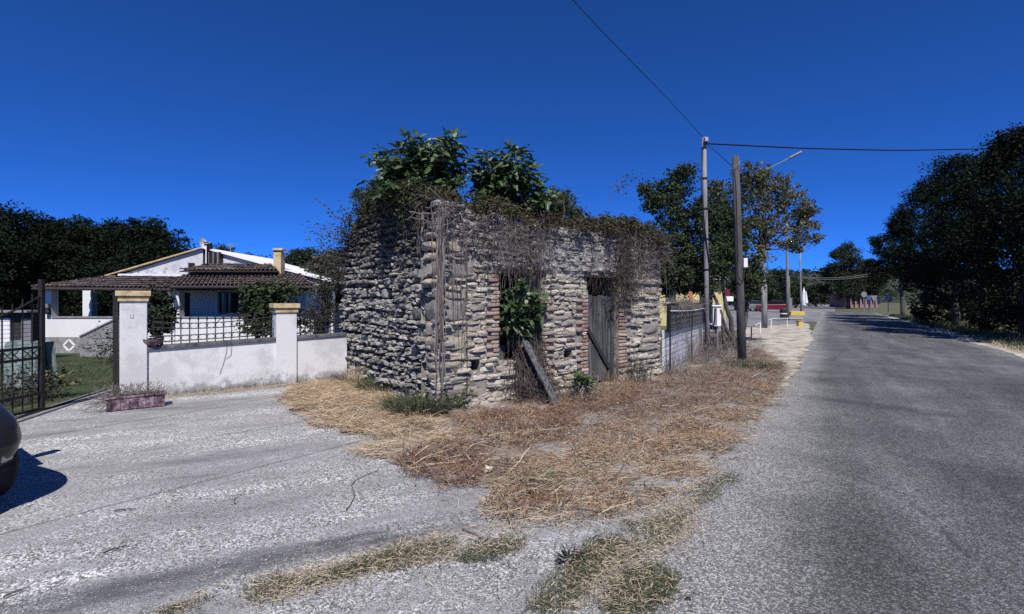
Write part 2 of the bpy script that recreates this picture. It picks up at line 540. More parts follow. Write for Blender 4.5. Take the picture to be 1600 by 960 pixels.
MT['iron'] = M('wrought_iron', [(0.012, 0.012, 0.014), (0.03, 0.028, 0.028)], 20, rough=0.6, bump=0.2)
MT['cable'] = M('black_cable', [(0.012, 0.012, 0.016)], rough=0.6)
MT['white_wall'] = mat_render('white_garden_wall_render')
MT['house_white'] = mat_render('white_house_render', (0.72, 0.72, 0.725), (0.36, 0.36, 0.365), -4, -3, 0.3)
MT['house_stain'] = mat_render('stained_gable_render', (0.58, 0.58, 0.6), (0.2, 0.2, 0.215), 1.6, 3.4, 0.85)
MT['cap'] = M('yellow_capital', [(0.33, 0.25, 0.13), (0.55, 0.43, 0.24), (0.6, 0.49, 0.3)], 6, 7, bump=0.4, bscale=30)
MT['coping'] = M('dark_coping', [(0.05, 0.05, 0.05), (0.11, 0.11, 0.11), (0.16, 0.16, 0.155)], 6, 7, bump=0.5)
MT['block'] = M('grey_block', [(0.2, 0.2, 0.205), (0.28, 0.28, 0.285)], 8, bump=0.4, var=0.12)
MT['tile'] = M('old_roof_tile', [(0.055, 0.045, 0.044), (0.10, 0.08, 0.078), (0.17, 0.135, 0.13)], 4, 7, bump=0.4, isl=0.5, var=0.3)
MT['gutter'] = M('brown_gutter', [(0.025, 0.02, 0.02), (0.04, 0.034, 0.033)], rough=0.5)
MT['glass_dark'] = M('dark_glass', [(0.012, 0.014, 0.018)], rough=0.08, spec=0.6)
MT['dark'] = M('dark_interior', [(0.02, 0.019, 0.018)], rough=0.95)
MT['straw'] = M('straw', [(0.28, 0.20, 0.13), (0.46, 0.35, 0.23), (0.60, 0.49, 0.34), (0.46, 0.33, 0.22)], 2, 4, isl=0.75, transl=0.15, rough=0.7)
MT['straw_pale'] = M('pale_straw', [(0.34, 0.27, 0.19), (0.52, 0.43, 0.31), (0.64, 0.55, 0.41), (0.37, 0.27, 0.18)], 2, 4, isl=0.75, transl=0.15, rough=0.7)
MT['brown'] = M('dead_weed', [(0.10, 0.055, 0.04), (0.20, 0.115, 0.075), (0.33, 0.20, 0.12), (0.42, 0.29, 0.18)], 1.5, 4, isl=0.7, transl=0.12)
MT['red'] = M('reddish_dead_weed', [(0.12, 0.075, 0.068), (0.21, 0.135, 0.118), (0.36, 0.26, 0.22)], 2, 4, isl=0.7, transl=0.12)
MT['grey_weed'] = M('grey_dead_weed', [(0.10, 0.085, 0.08), (0.19, 0.165, 0.15), (0.27, 0.24, 0.21)], 2, 4, isl=0.7)
MT['green_grass'] = M('green_grass', [(0.035, 0.048, 0.025), (0.075, 0.09, 0.045), (0.15, 0.16, 0.10)], 2, 4, isl=0.7, transl=0.2)
MT['dry_leaf'] = M('dry_leaf', [(0.10, 0.055, 0.04), (0.2, 0.115, 0.075), (0.32, 0.2, 0.12), (0.5, 0.38, 0.25)], 2, 4, isl=0.85, transl=0.15)
MT['gravel'] = M('gravel_chip', [(0.10, 0.10, 0.10), (0.25, 0.25, 0.245), (0.46, 0.46, 0.45)], 3, 3, isl=0.85)
MT['fig'] = M('fig_leaf', [(0.022, 0.045, 0.016), (0.04, 0.075, 0.026), (0.065, 0.11, 0.04), (0.11, 0.15, 0.06)], 2, 4, isl=0.8, transl=0.22, rough=0.45, spec=0.5)
MT['ivy'] = M('bramble_leaf', [(0.03, 0.042, 0.02), (0.055, 0.075, 0.03), (0.10, 0.10, 0.045)], 2, 4, isl=0.8, transl=0.2, rough=0.6)
MT['ivy_brown'] = M('withered_bramble_leaf', [(0.045, 0.036, 0.027), (0.08, 0.066, 0.043), (0.085, 0.092, 0.042), (0.17, 0.135, 0.09)], 2.5, 4, isl=0.7, transl=0.15)
MT['stem'] = M('dry_stem', [(0.09, 0.075, 0.07), (0.17, 0.145, 0.135), (0.27, 0.235, 0.22)], 4, 5, isl=0.8)
MT['stem_dark'] = M('dark_dry_stem', [(0.035, 0.028, 0.027), (0.08, 0.065, 0.06), (0.14, 0.115, 0.105)], 4, 5, isl=0.8)
MT['bark'] = M('bark', [(0.04, 0.036, 0.034), (0.085, 0.076, 0.07), (0.13, 0.12, 0.11)], 8, 7, bump=0.8, bscale=20, stretch=(3, 3, 0.6))
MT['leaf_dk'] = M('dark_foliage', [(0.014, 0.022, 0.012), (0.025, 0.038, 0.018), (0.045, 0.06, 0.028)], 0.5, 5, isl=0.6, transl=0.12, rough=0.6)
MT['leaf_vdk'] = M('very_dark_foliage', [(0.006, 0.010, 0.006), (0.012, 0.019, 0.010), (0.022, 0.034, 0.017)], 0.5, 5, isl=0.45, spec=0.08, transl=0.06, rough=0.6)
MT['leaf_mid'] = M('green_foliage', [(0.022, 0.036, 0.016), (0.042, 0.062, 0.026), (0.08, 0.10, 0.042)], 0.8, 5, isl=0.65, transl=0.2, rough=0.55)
MT['leaf_yel'] = M('yellowing_foliage', [(0.04, 0.055, 0.022), (0.085, 0.10, 0.042), (0.15, 0.14, 0.065), (0.26, 0.23, 0.13)], 0.8, 5, isl=0.7, transl=0.25, rough=0.6)
MT['leaf_dry'] = M('dry_twiggy_foliage', [(0.03, 0.032, 0.025), (0.06, 0.06, 0.045), (0.11, 0.10, 0.075)], 1, 5, isl=0.6, transl=0.15)
MT['hill'] = M('wooded_hill', [(0.02, 0.03, 0.02), (0.035, 0.05, 0.03), (0.05, 0.065, 0.04)], 0.06, 8, bump=1.0, bscale=0.5)
MT['car'] = M('black_car_paint', [(0.010, 0.010, 0.011), (0.016, 0.016, 0.017)], 2.0, rough=0.42, spec=0.4, coat=0.25)
MT['plastic'] = M('black_plastic', [(0.02, 0.02, 0.021), (0.03, 0.03, 0.031)], 30, rough=0.6)
MT['tyre'] = M('tyre_rubber', [(0.018, 0.018, 0.018), (0.03, 0.03, 0.03)], 20, rough=0.85, bump=0.3)
MT['lens'] = M('clear_lens', [(0.35, 0.36, 0.38)], rough=0.1, spec=0.8, metal=0.5)
MT['chrome'] = M('chrome', [(0.6, 0.6, 0.62)], rough=0.12, metal=1.0)
MT['red_paint'] = M('red_paint', [(0.14, 0.012, 0.025)], rough=0.3, spec=0.5, coat=0.5)
MT['yellow'] = M('yellow_paint', [(0.52, 0.38, 0.06), (0.62, 0.47, 0.1)], 4, rough=0.6)
MT['yellow_wall'] = M('yellow_render', [(0.48, 0.42, 0.2), (0.56, 0.5, 0.27)], 2, bump=0.2)
MT['white'] = M('white_paint', [(0.72, 0.72, 0.72), (0.8, 0.8, 0.8)], 3, rough=0.7)
MT['pink'] = M('pink_brick', [(0.22, 0.13, 0.13), (0.30, 0.19, 0.19)], 2)
MT['purple'] = M('stained_pink_plastic', [(0.06, 0.04, 0.05), (0.17, 0.105, 0.135), (0.38, 0.30, 0.34)], 14, 8, bump=0.3)
MT['orange'] = M('orange_sign', [(0.62, 0.17, 0.05), (0.7, 0.22, 0.07)], 6, rough=0.5)
MT['shade'] = M('black_shade_cloth', [(0.012, 0.013, 0.015), (0.022, 0.023, 0.026)], 20, rough=0.9)
MT['blue'] = M('blue_paint', [(0.05, 0.09, 0.25)], rough=0.5)
MT['grey_paint'] = M('grey_paint', [(0.16, 0.16, 0.17), (0.22, 0.22, 0.23)], 6, rough=0.6)


# ------------------------------------------------------------------ ground
def sample_poly(poly, n, rs=rng):
    poly = np.asarray(poly, float)[:, :2]
    lo, hi = poly.min(0), poly.max(0)
    out = np.zeros((0, 2))
    while len(out) < n:
        p = lo + rs.random((n * 3, 2)) * (hi - lo)
        x, y = p[:, 0], p[:, 1]
        ins = np.zeros(len(p), bool)
        j = len(poly) - 1
        for i in range(len(poly)):
            xi, yi = poly[i]
            xj, yj = poly[j]
            c = ((yi > y) != (yj > y)) & (x < (xj - xi) * (y - yi) / (yj - yi + 1e-12) + xi)
            ins ^= c
            j = i
        out = np.vstack([out, p[ins]])
    return out[:n]


def px_poly(pts):
    return np.array([G(a, b)[:2] for a, b in pts])


def rough_edge(poly, step=0.12, amp=0.08, sc=3.0):
    out = []
    n = len(poly)
    for i in range(n):
        a, b = np.asarray(poly[i][:2], float), np.asarray(poly[(i + 1) % n][:2], float)
        L = np.linalg.norm(b - a)
        k = max(1, min(120, int(L / step)))
        nn = np.array([-(b - a)[1], (b - a)[0]]) / (L + 1e-9)
        for q in range(k):
            p = a + (b - a) * q / k
            w = mnoise.noise(Vector((p[0] * sc, p[1] * sc, 3.3))) + 0.5 * mnoise.noise(Vector((p[0] * sc * 3, p[1] * sc * 3, 1.3)))
            out.append(p + nn * w * amp)
    return np.array(out)


def sheet(name, poly, z, mat, label, jit=None):
    if jit:
        poly = rough_edge(poly, *jit)
    vs = [Vector((p[0], p[1], 0)) for p in poly]
    tris = []
    for i, j, k in tessellate_polygon([vs]):
        ar = (vs[j] - vs[i]).cross(vs[k] - vs[i]).z
        if abs(ar) > 1e-9:
            tris.append((i, j, k) if ar > 0 else (i, k, j))
    me = make_mesh(name, np.array(vs), [np.array(tris)], None)
    me.materials.append(mat)
    o = link(name, me, None, (0, 0, z))
    return tag(o, label, None, None, 'structure')


RD = np.array([0.545, 0.838])
RD /= np.linalg.norm(RD)
RN = np.array([RD[1], -RD[0]])


def road_pt(s, n):
    return RD * s + RN * n


sheet('ground', [(-900, -300), (900, -300), (900, 1500), (-900, 1500)], -0.03, MT['ground'], 'dry brown ground spreading to the horizon')
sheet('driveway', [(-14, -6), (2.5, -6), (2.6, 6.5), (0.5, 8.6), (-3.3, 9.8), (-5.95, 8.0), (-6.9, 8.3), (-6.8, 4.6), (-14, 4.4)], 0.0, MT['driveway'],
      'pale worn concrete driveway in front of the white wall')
rl = [road_pt(s, -0.95 + (0.0 if s < 6 else 0.02 * (s - 6) if s < 20 else 0.28)) for s in np.linspace(-14, 70, 43)]
far_l = [road_pt(70, -0.67) + np.array([-6, 22]), road_pt(70, -0.67) + np.array([-22, 50])]
far_r = [road_pt(70, 4.75) + np.array([-15.5, 52]), road_pt(70, 4.75) + np.array([-1.5, 24])]
rr_ = [road_pt(s, 4.7) for s in np.linspace(70, -14, 43)]
sheet('road', rough_edge(rl + far_l + far_r + rr_, 0.25, 0.05, 1.5), 0.006, MT['road'], 'grey sunbleached asphalt road running away to the right')

soil_poly = px_poly([(436, 622), (470, 604), (520, 594), (600, 600), (680, 600), (1000, 575), (1150, 545), (1190, 528), (1240, 545), (1230, 590), (1190, 650), (1150, 690),
                     (1090, 740), (1060, 775), (1000, 792), (930, 800), (850, 800), (790, 800), (750, 785), (775, 764), (690, 755), (630, 733), (570, 705), (610, 690),
                     (530, 670), (470, 655)])
sheet('verge_soil', soil_poly, 0.012, MT['soil'], 'bare brown soil round the foot of the ruin', (0.05, 0.16, 5.0))
sand_poly = px_poly([(1165, 513), (1262, 505), (1272, 530), (1250, 560), (1236, 600), (1212, 618), (1215, 570), (1190, 545), (1150, 534)])
sheet('sand_verge', sand_poly, 0.018, MT['sand'], 'pale sandy lay-by between the wooden pole and the road', (0.2, 0.2, 1.5))
lot_poly = px_poly([(1100, 520), (1150, 517), (1262, 503), (1300, 503), (1306, 477), (1240, 474), (1125, 474), (1040, 480), (1040, 500)])
sheet('parking_lot', lot_poly, 0.002, MT['lot'], 'grey tarmac lot in front of the yellow building')
sheet('lawn', [(-40, 3.5), (-6.9, 3.5), (-6.95, 8.2), (-6.05, 8.0), (-3.4, 9.95), (-4, 14), (-3, 40), (-40, 40)], -0.008, MT['lawn'], 'dark green garden lawn behind the gate')
vr = [road_pt(s, 4.85) for s in np.linspace(-4, 66, 20)] + [road_pt(66, 40), road_pt(-4, 40)]
sheet('right_verge', rough_edge(vr, 0.4, 0.22, 1.2), 0.012, MT['verge'], 'grassy verge along the right side of the road')
rs_ = [road_pt(s, 4.45 + 0.1 * math.sin(s)) for s in np.linspace(2, 60, 30)] + [road_pt(s, 4.85 + 0.12 * math.sin(s * 1.7)) for s in np.linspace(60, 2, 30)]
sheet('road_shoulder', rough_edge(rs_, 0.25, 0.12, 2), 0.016, MT['sand'], 'pale gravel shoulder along the right road edge')

# ------------------------------------------------------------------ the stone ruin
CR = np.array([-1.05, 6.87])
dF = np.array([0.789, 0.615]); dF /= np.linalg.norm(dF)
nF = np.array([dF[1], -dF[0]])
dL = np.array([-dF[1], dF[0]])
nL = -dF
LF, LL, TH = 5.28, 4.1, 0.5


def wall_pt(face, s, z, out=0.0):
    d, n = (dF, nF) if face == 'F' else (dL, nL)
    p = CR + d * s + n * out
    return np.array([p[0], p[1], z])


def px_front(px, py):
    k = (px - 800) / F
    s = (k * CR[1] - CR[0]) / (dF[0] - k * dF[1])
    Y = CR[1] + dF[1] * s
    return s, CH - (py - HY) * Y / F


def px_left(px, py):
    k = (px - 800) / F
    s = (k * CR[1] - CR[0]) / (dL[0] - k * dL[1])
    Y = CR[1] + dL[1] * s
    return s, CH - (py - HY) * Y / F


def topF(s):
    return float(np.interp(s, [0, 0.5, 1.2, 2.2, 3.2, 4.2, 4.8, 5.3], [3.02, 2.98, 2.84, 2.86, 2.86, 2.9, 2.82, 2.6])) + 0.05 * math.sin(s * 7.1)


def topL(s):
    return float(np.interp(s, [0, 0.25, 0.6, 1.2, 2.0, 2.9, 3.25, 3.6, 4.1], [2.95, 3.05, 3.2, 3.38, 3.5, 3.5, 3.28, 3.05, 2.8])) + 0.04 * math.sin(s * 9.3)


def rect_px(f, x0, y0, x1, y1):
    xm, ym = (x0 + x1) / 2, (y0 + y1) / 2
    s0, s1 = f(x0, ym)[0], f(x1, ym)[0]
    z1, z0 = f(xm, y0)[1], f(xm, y1)[1]
    return [min(s0, s1), max(s0, s1), z0, z1]


WIN = [1.10, 2.0, 0.62, 2.0]
DOOR = [3.09, 3.95, -0.3, 2.0]
holesF = [rect_px(px_front, 738, 563, 752, 580), rect_px(px_front, 884, 548, 896, 560), rect_px(px_front, 1000, 538, 1008, 552)]
holesL = [rect_px(px_left, 653, 570, 668, 590), rect_px(px_left, 600, 452, 612, 468), rect_px(px_left, 566, 445, 576, 462)]

ruin = thing('stone_ruin', 'small roofless ruin of rough rubble stone with brick door jambs, standing between driveway and road', 'ruin', (CR[0], CR[1], 0))


def core_wall(face, L, top, openings, back=-0.085, s_start=0.0):
    """wall core as a slab with real openings; openings (s0,s1,z0,z1,depth): depth None goes right through"""
    ss = sorted(set([round(v, 4) for v in [s_start] + [x for o in openings for x in o[:2]] + list(np.arange(s_start + 0.2, L, 0.22)) + [L]]))
    zs = sorted(set([round(v, 4) for v in [-0.35] + [x for o in openings for x in o[2:4]] + list(np.arange(0.1, 2.45, 0.3)) + [2.4]]))
    zs = [z for z in zs if z <= 2.4]
    A = Acc()

    def quad(a, b, c, d):
        A.add([a, b, c, d], np.array([[0, 1, 2, 3]]))
    W = lambda s, z, o: wall_pt(face, s, z, o)
    for i in range(len(ss) - 1):
        a, b = ss[i], ss[i + 1]
        for j in range(len(zs)):
            z0 = zs[j]
            last = j == len(zs) - 1
            z0b = z0
            z1, z1b = (top(a), top(b)) if last else (zs[j + 1], zs[j + 1])
            mid = ((a + b) / 2, (z0 + (z1 if not last else z0 + 0.01)) / 2)
            op = None
            for o in openings:
                if o[0] <= mid[0] <= o[1] and o[2] <= mid[1] <= o[3]:
                    op = o
            if op is None:
                quad(W(a, z0, back), W(b, z0b, back), W(b, z1b, back), W(a, z1, back))
                quad(W(b, z0b, -TH), W(a, z0, -TH), W(a, z1, -TH), W(b, z1b, -TH))
                if last:
                    quad(W(a, z1, back), W(b, z1b, back), W(b, z1b, -TH), W(a, z1, -TH))
            elif op[4] is not None:
                quad(W(a, z0, -op[4]), W(b, z0, -op[4]), W(b, z1, -op[4]), W(a, z1, -op[4]))
                quad(W(b, z0, -TH), W(a, z0, -TH), W(a, z1, -TH), W(b, z1, -TH))
    for o in openings:
        d = -TH if o[4] is None else -o[4]
        s0, s1, z0, z1 = o[:4]
        quad(W(s0, z0, back), W(s0, z0, d), W(s0, z1, d), W(s0, z1, back))
        quad(W(s1, z0, d), W(s1, z0, back), W(s1, z1, back), W(s1, z1, d))
        quad(W(s0, z1, back), W(s0, z1, d), W(s1, z1, d), W(s1, z1, back))
        quad(W(s0, z0, d), W(s0, z0, back), W(s1, z0, back), W(s1, z0, d))
    return A


opF = [tuple(WIN) + (None,), tuple(DOOR) + (None,)] + [tuple(h) + (0.36,) for h in holesF]
opL = [tuple(h) + (0.36,) for h in holesL]
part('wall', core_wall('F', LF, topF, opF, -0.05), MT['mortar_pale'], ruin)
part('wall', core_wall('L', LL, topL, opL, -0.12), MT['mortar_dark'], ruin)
# unseen rear and right walls and an added, hidden near-black slab that keeps the inside dark
A = Acc()
R3 = CR + dF * LF
ax = np.array([[dL[0], dL[1], 0], [dF[0], dF[1], 0], [0, 0, 1]])
cc = R3 + dL * (LL / 2 + 0.25) - dF * (TH / 2)
A.box((cc[0], cc[1], 1.2), (LL / 2 - 0.25, TH / 2, 1.42), ax)
cc = CR + dL * (LL - TH / 2) + dF * (LF / 2)
A.box((cc[0], cc[1], 1.2), (TH / 2 - 0.003, LF / 2 - 0.51, 1.55), ax)
part('wall', A, MT['mortar'], ruin)
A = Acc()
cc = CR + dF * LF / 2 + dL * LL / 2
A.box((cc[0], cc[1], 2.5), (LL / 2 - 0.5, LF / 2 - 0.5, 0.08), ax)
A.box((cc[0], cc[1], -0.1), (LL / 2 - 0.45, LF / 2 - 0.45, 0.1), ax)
part('added_shade_slab', A, MT['dark'], ruin)


def stone_variant(i, k, n=3, amp=0.13, cuts=7, pmin=0.72):
    """lumpy rounded block, unit half size"""
    r = np.random.default_rng(100 + i)
    bm = bmesh.new()
    bmesh.ops.create_cube(bm, size=2.0)
    bmesh.ops.subdivide_edges(bm, edges=bm.edges[:], cuts=n - 1, use_grid_fill=True)
    V = np.array([v.co for v in bm.verts])
    f = [[v.index for v in fc.verts] for fc in bm.faces]
    bm.free()
    e = r.uniform(6.0, 16.0)
    rad = (np.abs(V) ** e).sum(1) ** (1 / e)
    V = V / rad[:, None]
    V[:, 0] *= 1 + 0.14 * V[:, 2] * r.uniform(-1, 1)
    V[:, 2] *= 1 + 0.28 * V[:, 0] * r.uniform(-1, 1)
    V[:, 2] += 0.15 * (V[:, 0] ** 2) * r.uniform(-1, 1)
    for _ in range(cuts):
        pn = r.normal(size=3)
        pn /= np.linalg.norm(pn)
        pd = (V @ pn).max() * r.uniform(pmin, 0.96)
        V = V - np.maximum(0, V @ pn - pd)[:, None] * pn
    off = r.random(3) * 50
    for q in range(len(V)):
        w = mnoise.noise_vector(Vector(V[q] * 1.1 + off)) * amp * 1.6 + mnoise.noise_vector(Vector(V[q] * 2.6 + off)) * amp * 0.8
        V[q] += np.array(w) + r.normal(0, amp * 0.28, 3)
    return V, np.array(f)


SV = [stone_variant(i, 0, 3, 0.15) for i in range(40)]
SVF = [stone_variant(500 + i, 0, 3, 0.11, 4, 0.86) for i in range(40)]
SVB = [stone_variant(60 + i, 0, 5, 0.10, 5, 0.84) for i in range(14)]

stones = []     # (face, s, z, half w, half depth, half h, tilt, out, zone)


def lay(face, L, top, excl, hfun, wfun, outfun, zone, s_from=0.0, s_to=None, seed=1):
    r = np.random.default_rng(seed)
    s_to = L if s_to is None else s_to
    z = -0.12
    while z < 3.7:
        h = r.uniform(*hfun(z))
        s = s_from + r.uniform(-0.05, 0.02)
        ph, am, sl_ = r.uniform(0, 6), r.uniform(0.005, 0.035), r.uniform(-0.012, 0.012)
        while s < s_to - 0.02:
            w = min(h * r.uniform(*wfun(z)), 0.5)
            if s + w > s_to + 0.03:
                w = max(0.05, s_to - s)
            zc = z + h / 2 + am * math.sin(s * 2.1 + ph) + sl_ * s + r.uniform(-0.008, 0.008)
            hh = h * (r.uniform(0.62, 1.12) if face == 'L' else r.uniform(0.8, 1.2))
            zc += r.normal(0, 0.006)
            a, b = s, s + w
            ok = True
            for o in excl:
                if zc + hh * 0.3 > o[2] and zc - hh * 0.3 < o[3] and b > o[0] and a < o[1]:
                    if a < o[0] - 0.045:
                        b = min(b, o[0] - 0.004)
                    elif b > o[1] + 0.045:
                        a = max(a, o[1] + 0.004)
                    else:
                        ok = False
            if ok and zc + hh * 0.2 < top((a + b) / 2) and b - a > 0.03 and r.random() > 0.015:
                if hh > 0.085 and r.random() < 0.25:     # two flat ones in place of a thick one
                    for q in (-1, 1):
                        stones.append((face, (a + b) / 2, zc + q * hh * 0.26, (b - a) / 2 * 0.95, r.uniform(0.06, 0.1), hh * 0.23, r.normal(0, 0.05), outfun(r, (a + b) / 2, zc), zone(zc, (a + b) / 2)))
                else:
                    stones.append((face, (a + b) / 2, zc, (b - a) / 2 * r.uniform(0.88, 0.99), r.uniform(0.07, 0.11), hh / 2 * r.uniform(0.85, 1.0), r.normal(0, 0.1 if face == 'L' else 0.06),
                                   outfun(r, (a + b) / 2, zc), zone(zc, (a + b) / 2)))
            s += w + (r.uniform(0.002, 0.016) if face == 'L' else r.uniform(0.0, 0.008))
        z += h + (r.uniform(0.0, 0.012) if face == 'L' else r.uniform(-0.004, 0.005))


# large stones placed as in the photograph
bigF_px = [(673, 364, 715, 373), (673, 376, 725, 391), (672, 395, 712, 408), (673, 410, 742, 432), (672, 436, 708, 445), (678, 454, 730, 466), (681, 470, 728, 502),
           (680, 505, 696, 524), (681, 526, 729, 549), (680, 553, 728, 565), (680, 566, 727, 579), (680, 581, 713, 591), (698, 590, 736, 600), (690, 604, 752, 621), (682, 612, 690, 628),
           (1006, 504, 1031, 521), (1010, 482, 1031, 491), (1006, 526, 1030, 535), (1004, 537, 1031, 548), (1008, 448, 1029, 460), (998, 424, 1019, 437), (735, 604, 762, 618),
           (880, 500, 898, 510), (861, 492, 897, 503), (845, 605, 875, 615), (880, 585, 910, 593)]
bigL_px = [(640, 420, 662, 434), (636, 445, 655, 456), (592, 452, 600, 466), (540, 490, 552, 502), (575, 497, 600, 508), (640, 480, 660, 500), (650, 512, 668, 526), (612, 515, 640, 522), (561, 452, 566, 463)]
bigF = [rect_px(px_front, *q) for q in bigF_px]
bigL = [rect_px(px_left, *q) for q in bigL_px]
br = np.random.default_rng(5)
for face, lst in (('F', bigF), ('L', bigL)):
    for q in lst:
        o = 0.0 if q[0] > 0.12 else -0.005
        stones.append((face, (q[0] + q[1]) / 2, (q[2] + q[3]) / 2, (q[1] - q[0]) / 2, 0.15, (q[3] - q[2]) / 2, br.normal(0, 0.015), o - 0.02, 'big'))

JAMB = [[0.86, 1.10, 0.72, 1.95], [2.0, 2.26, 0.35, 1.62], [2.80, 3.09, 0.12, 1.62], [3.95, 4.3, 0.3, 1.5]]
exF = [WIN, DOOR] + holesF + bigF + JAMB + [[1.05, 2.05, 2.0, 2.09], [3.0, 4.05, 2.0, 2.05]]
exL = holesL + bigL
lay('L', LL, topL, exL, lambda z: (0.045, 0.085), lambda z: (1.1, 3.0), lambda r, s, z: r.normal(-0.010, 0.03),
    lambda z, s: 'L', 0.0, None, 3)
plastered = lambda s, z: z > 1.98 + 0.12 * math.sin(s * 3) and 1.9 < s < 5.3
lay('F', LF, topF, exF, lambda z: (0.04, 0.092) if z < 2.05 else (0.045, 0.09), lambda z: (1.6, 4.6) if z < 2.05 else (1.2, 3.0),
    lambda r, s, z: r.normal(-0.008, 0.017) if not plastered(s, z) else r.normal(-0.022, 0.014), lambda z, s: 'F' if z < 2.0 else 'U', 0.0, None, 4)

ck = np.random.default_rng(17)
for face, L, top, ex, zn, n in (('L', LL, topL, exL, 'L', 900), ('F', LF, topF, exF, 'F', 800)):
    for _ in range(n):
        s, z = ck.uniform(0.0, L), ck.uniform(0.0, 3.4)
        if z > top(s) or any(o[0] - 0.03 < s < o[1] + 0.03 and o[2] - 0.02 < z < o[3] + 0.02 for o in ex):
            continue
        stones.append((face, s, z, ck.uniform(0.015, 0.04), 0.05, ck.uniform(0.010, 0.022), ck.normal(0, 0.4), -0.03, zn if zn == 'L' or z < 2 else 'U'))

# brick jambs, brick by brick
bme = []
for i in range(4):
    V, f = stone_variant(200 + i, 0, 3, 0.03)
    V2 = np.sign(V) * np.abs(V) ** 0.35
    bme.append(make_mesh('brick', V2, [f], MT['brick'], True))
bk = np.random.default_rng(8)
for ji, (s0, s1, z0, z1) in enumerate(JAMB):
    z, row = z0, 0
    right_of_opening = ji in (1, 3)
    while z < z1:
        h = bk.uniform(0.05, 0.058)
        wid = (s1 - s0) * (1.0 if row % 2 == 0 else bk.uniform(0.42, 0.7))
        a = (s0 if right_of_opening else s1 - wid)
        runs = [wid] if wid < 0.27 else [wid * 0.6, wid * 0.4]
        for w in runs:
            if bk.random() < 0.22:
                stones.append(('F', a + w / 2, z + h / 2, w / 2 * 0.95, 0.07, h / 2 * 0.95, bk.normal(0, 0.05), -0.01, 'F'))
            elif bk.random() > 0.05:
                p = wall_pt('F', a + w / 2, z + h / 2, -0.075 + bk.normal(0, 0.006)) - np.array([CR[0], CR[1], 0])
                o = link('brick', bme[bk.integers(4)], ruin, p)
                o.scale = (w / 2 * 0.99, 0.065, h / 2 * 1.02)
                o.rotation_euler = (bk.normal(0, 0.03), bk.normal(0, 0.03), math.atan2(dF[1], dF[0]) + bk.normal(0, 0.02))
            a += w + 0.006
        z += h + bk.uniform(0.008, 0.014)
        row += 1

# the 260 largest stones are objects of their own, the small ones one part
stones.sort(key=lambda q: -(q[3] * q[5]) * (2.0 if q[8] == 'big' else 1.0))
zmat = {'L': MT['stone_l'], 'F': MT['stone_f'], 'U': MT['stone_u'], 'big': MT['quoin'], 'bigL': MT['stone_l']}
vcache = {}
rest = {'L': Acc(), 'F': Acc(), 'U': Acc()}
sr = np.random.default_rng(21)
for idx, (face, s, z, hw, hd, hh, tilt, out, zone) in enumerate(stones):
    d, n = (dF, nF) if face == 'F' else (dL, nL)
    c = wall_pt(face, s, z, out - hd)
    if zone == 'big' and face == 'L':
        zone = 'bigL'
    yaw = math.atan2(d[1], d[0]) + sr.normal(0, 0.05)
    pitch = sr.normal(0, 0.06)
    if idx < 260:
        big = zone in ('big', 'bigL') or hw > 0.14
        vi = int(sr.integers(14 if big else 40))
        key = (zone, big, vi)
        if key not in vcache:
            V, f = (SVB if big else SV if zone == 'L' else SVF)[vi]
            vcache[key] = make_mesh('stone', V, [f], zmat[zone], big)
            if big:
                vcache[key].set_sharp_from_angle(angle=math.radians(28))
        o = link('stone', vcache[key], ruin, c - np.array([CR[0], CR[1], 0]))
        o.scale = (hw, hd, hh)
        o.rotation_euler = (pitch, tilt, yaw)
        if sr.random() < 0.5:
            o.scale = (-hw, hd, hh)
    else:
        V, f = (SV if zone == 'L' else SVF)[int(sr.integers(40))]
        R = np.array(Matrix.Rotation(yaw, 3, 'Z') @ Matrix.Rotation(tilt, 3, 'Y') @ Matrix.Rotation(pitch, 3, 'X'))
        rest[zone].add((V * np.array([hw, hd, hh])) @ R.T + c, f)
for zone in 'LFU':
    part('stones', rest[zone], zmat[zone], ruin, kind='stuff')

# crumbling plaster left between and above the lintels
A = Acc()
nx, nz = 70, 26
S, Z = np.meshgrid(np.linspace(1.75, 5.2, nx), np.linspace(1.93, 2.62, nz), indexing='ij')
pl = np.zeros((nx, nz, 3))
for i in range(nx):
    for j in range(nz):
        s, z = S[i, j], Z[i, j]
        o = -0.034 + 0.03 * mnoise.noise(Vector((s * 2.2, z * 2.2, 5))) + 0.02 * mnoise.noise(Vector((s * 7, z * 7, 1))) + 0.013 * mnoise.noise(Vector((s * 19, z * 19, 2)))
        edge = min(s - 1.75, 5.2 - s, (z - 1.99) * 1.4, (2.62 - z) * 1.2)
        o -= max(0, 0.09 - edge) * 0.8
        if (WIN[0] - 0.05 < s < WIN[1] + 0.05 or DOOR[0] - 0.05 < s < DOOR[1] + 0.08) and z < 2.08:
            o = min(o, -0.07)
        pl[i, j] = wall_pt('F', s, z, o)
ii, jj = np.meshgrid(np.arange(nx - 1), np.arange(nz - 1), indexing='ij')
ii, jj = ii.ravel(), jj.ravel()
keep = np.ones(len(ii), bool)
for q in range(len(ii)):
    s, z = S[ii[q], jj[q]], Z[ii[q], jj[q]]
    if (WIN[0] < s + 0.03 and s < WIN[1] or DOOR[0] < s + 0.03 and s < DOOR[1]) and z < 2.03:
        keep[q] = False
ii, jj = ii[keep], jj[keep]
A.add(pl.reshape(-1, 3), np.stack([ii * nz + jj, (ii + 1) * nz + jj, (ii + 1) * nz + jj + 1, ii * nz + jj + 1], 1))
part('plaster_patch', A, MT['plaster'], ruin, smooth=True)

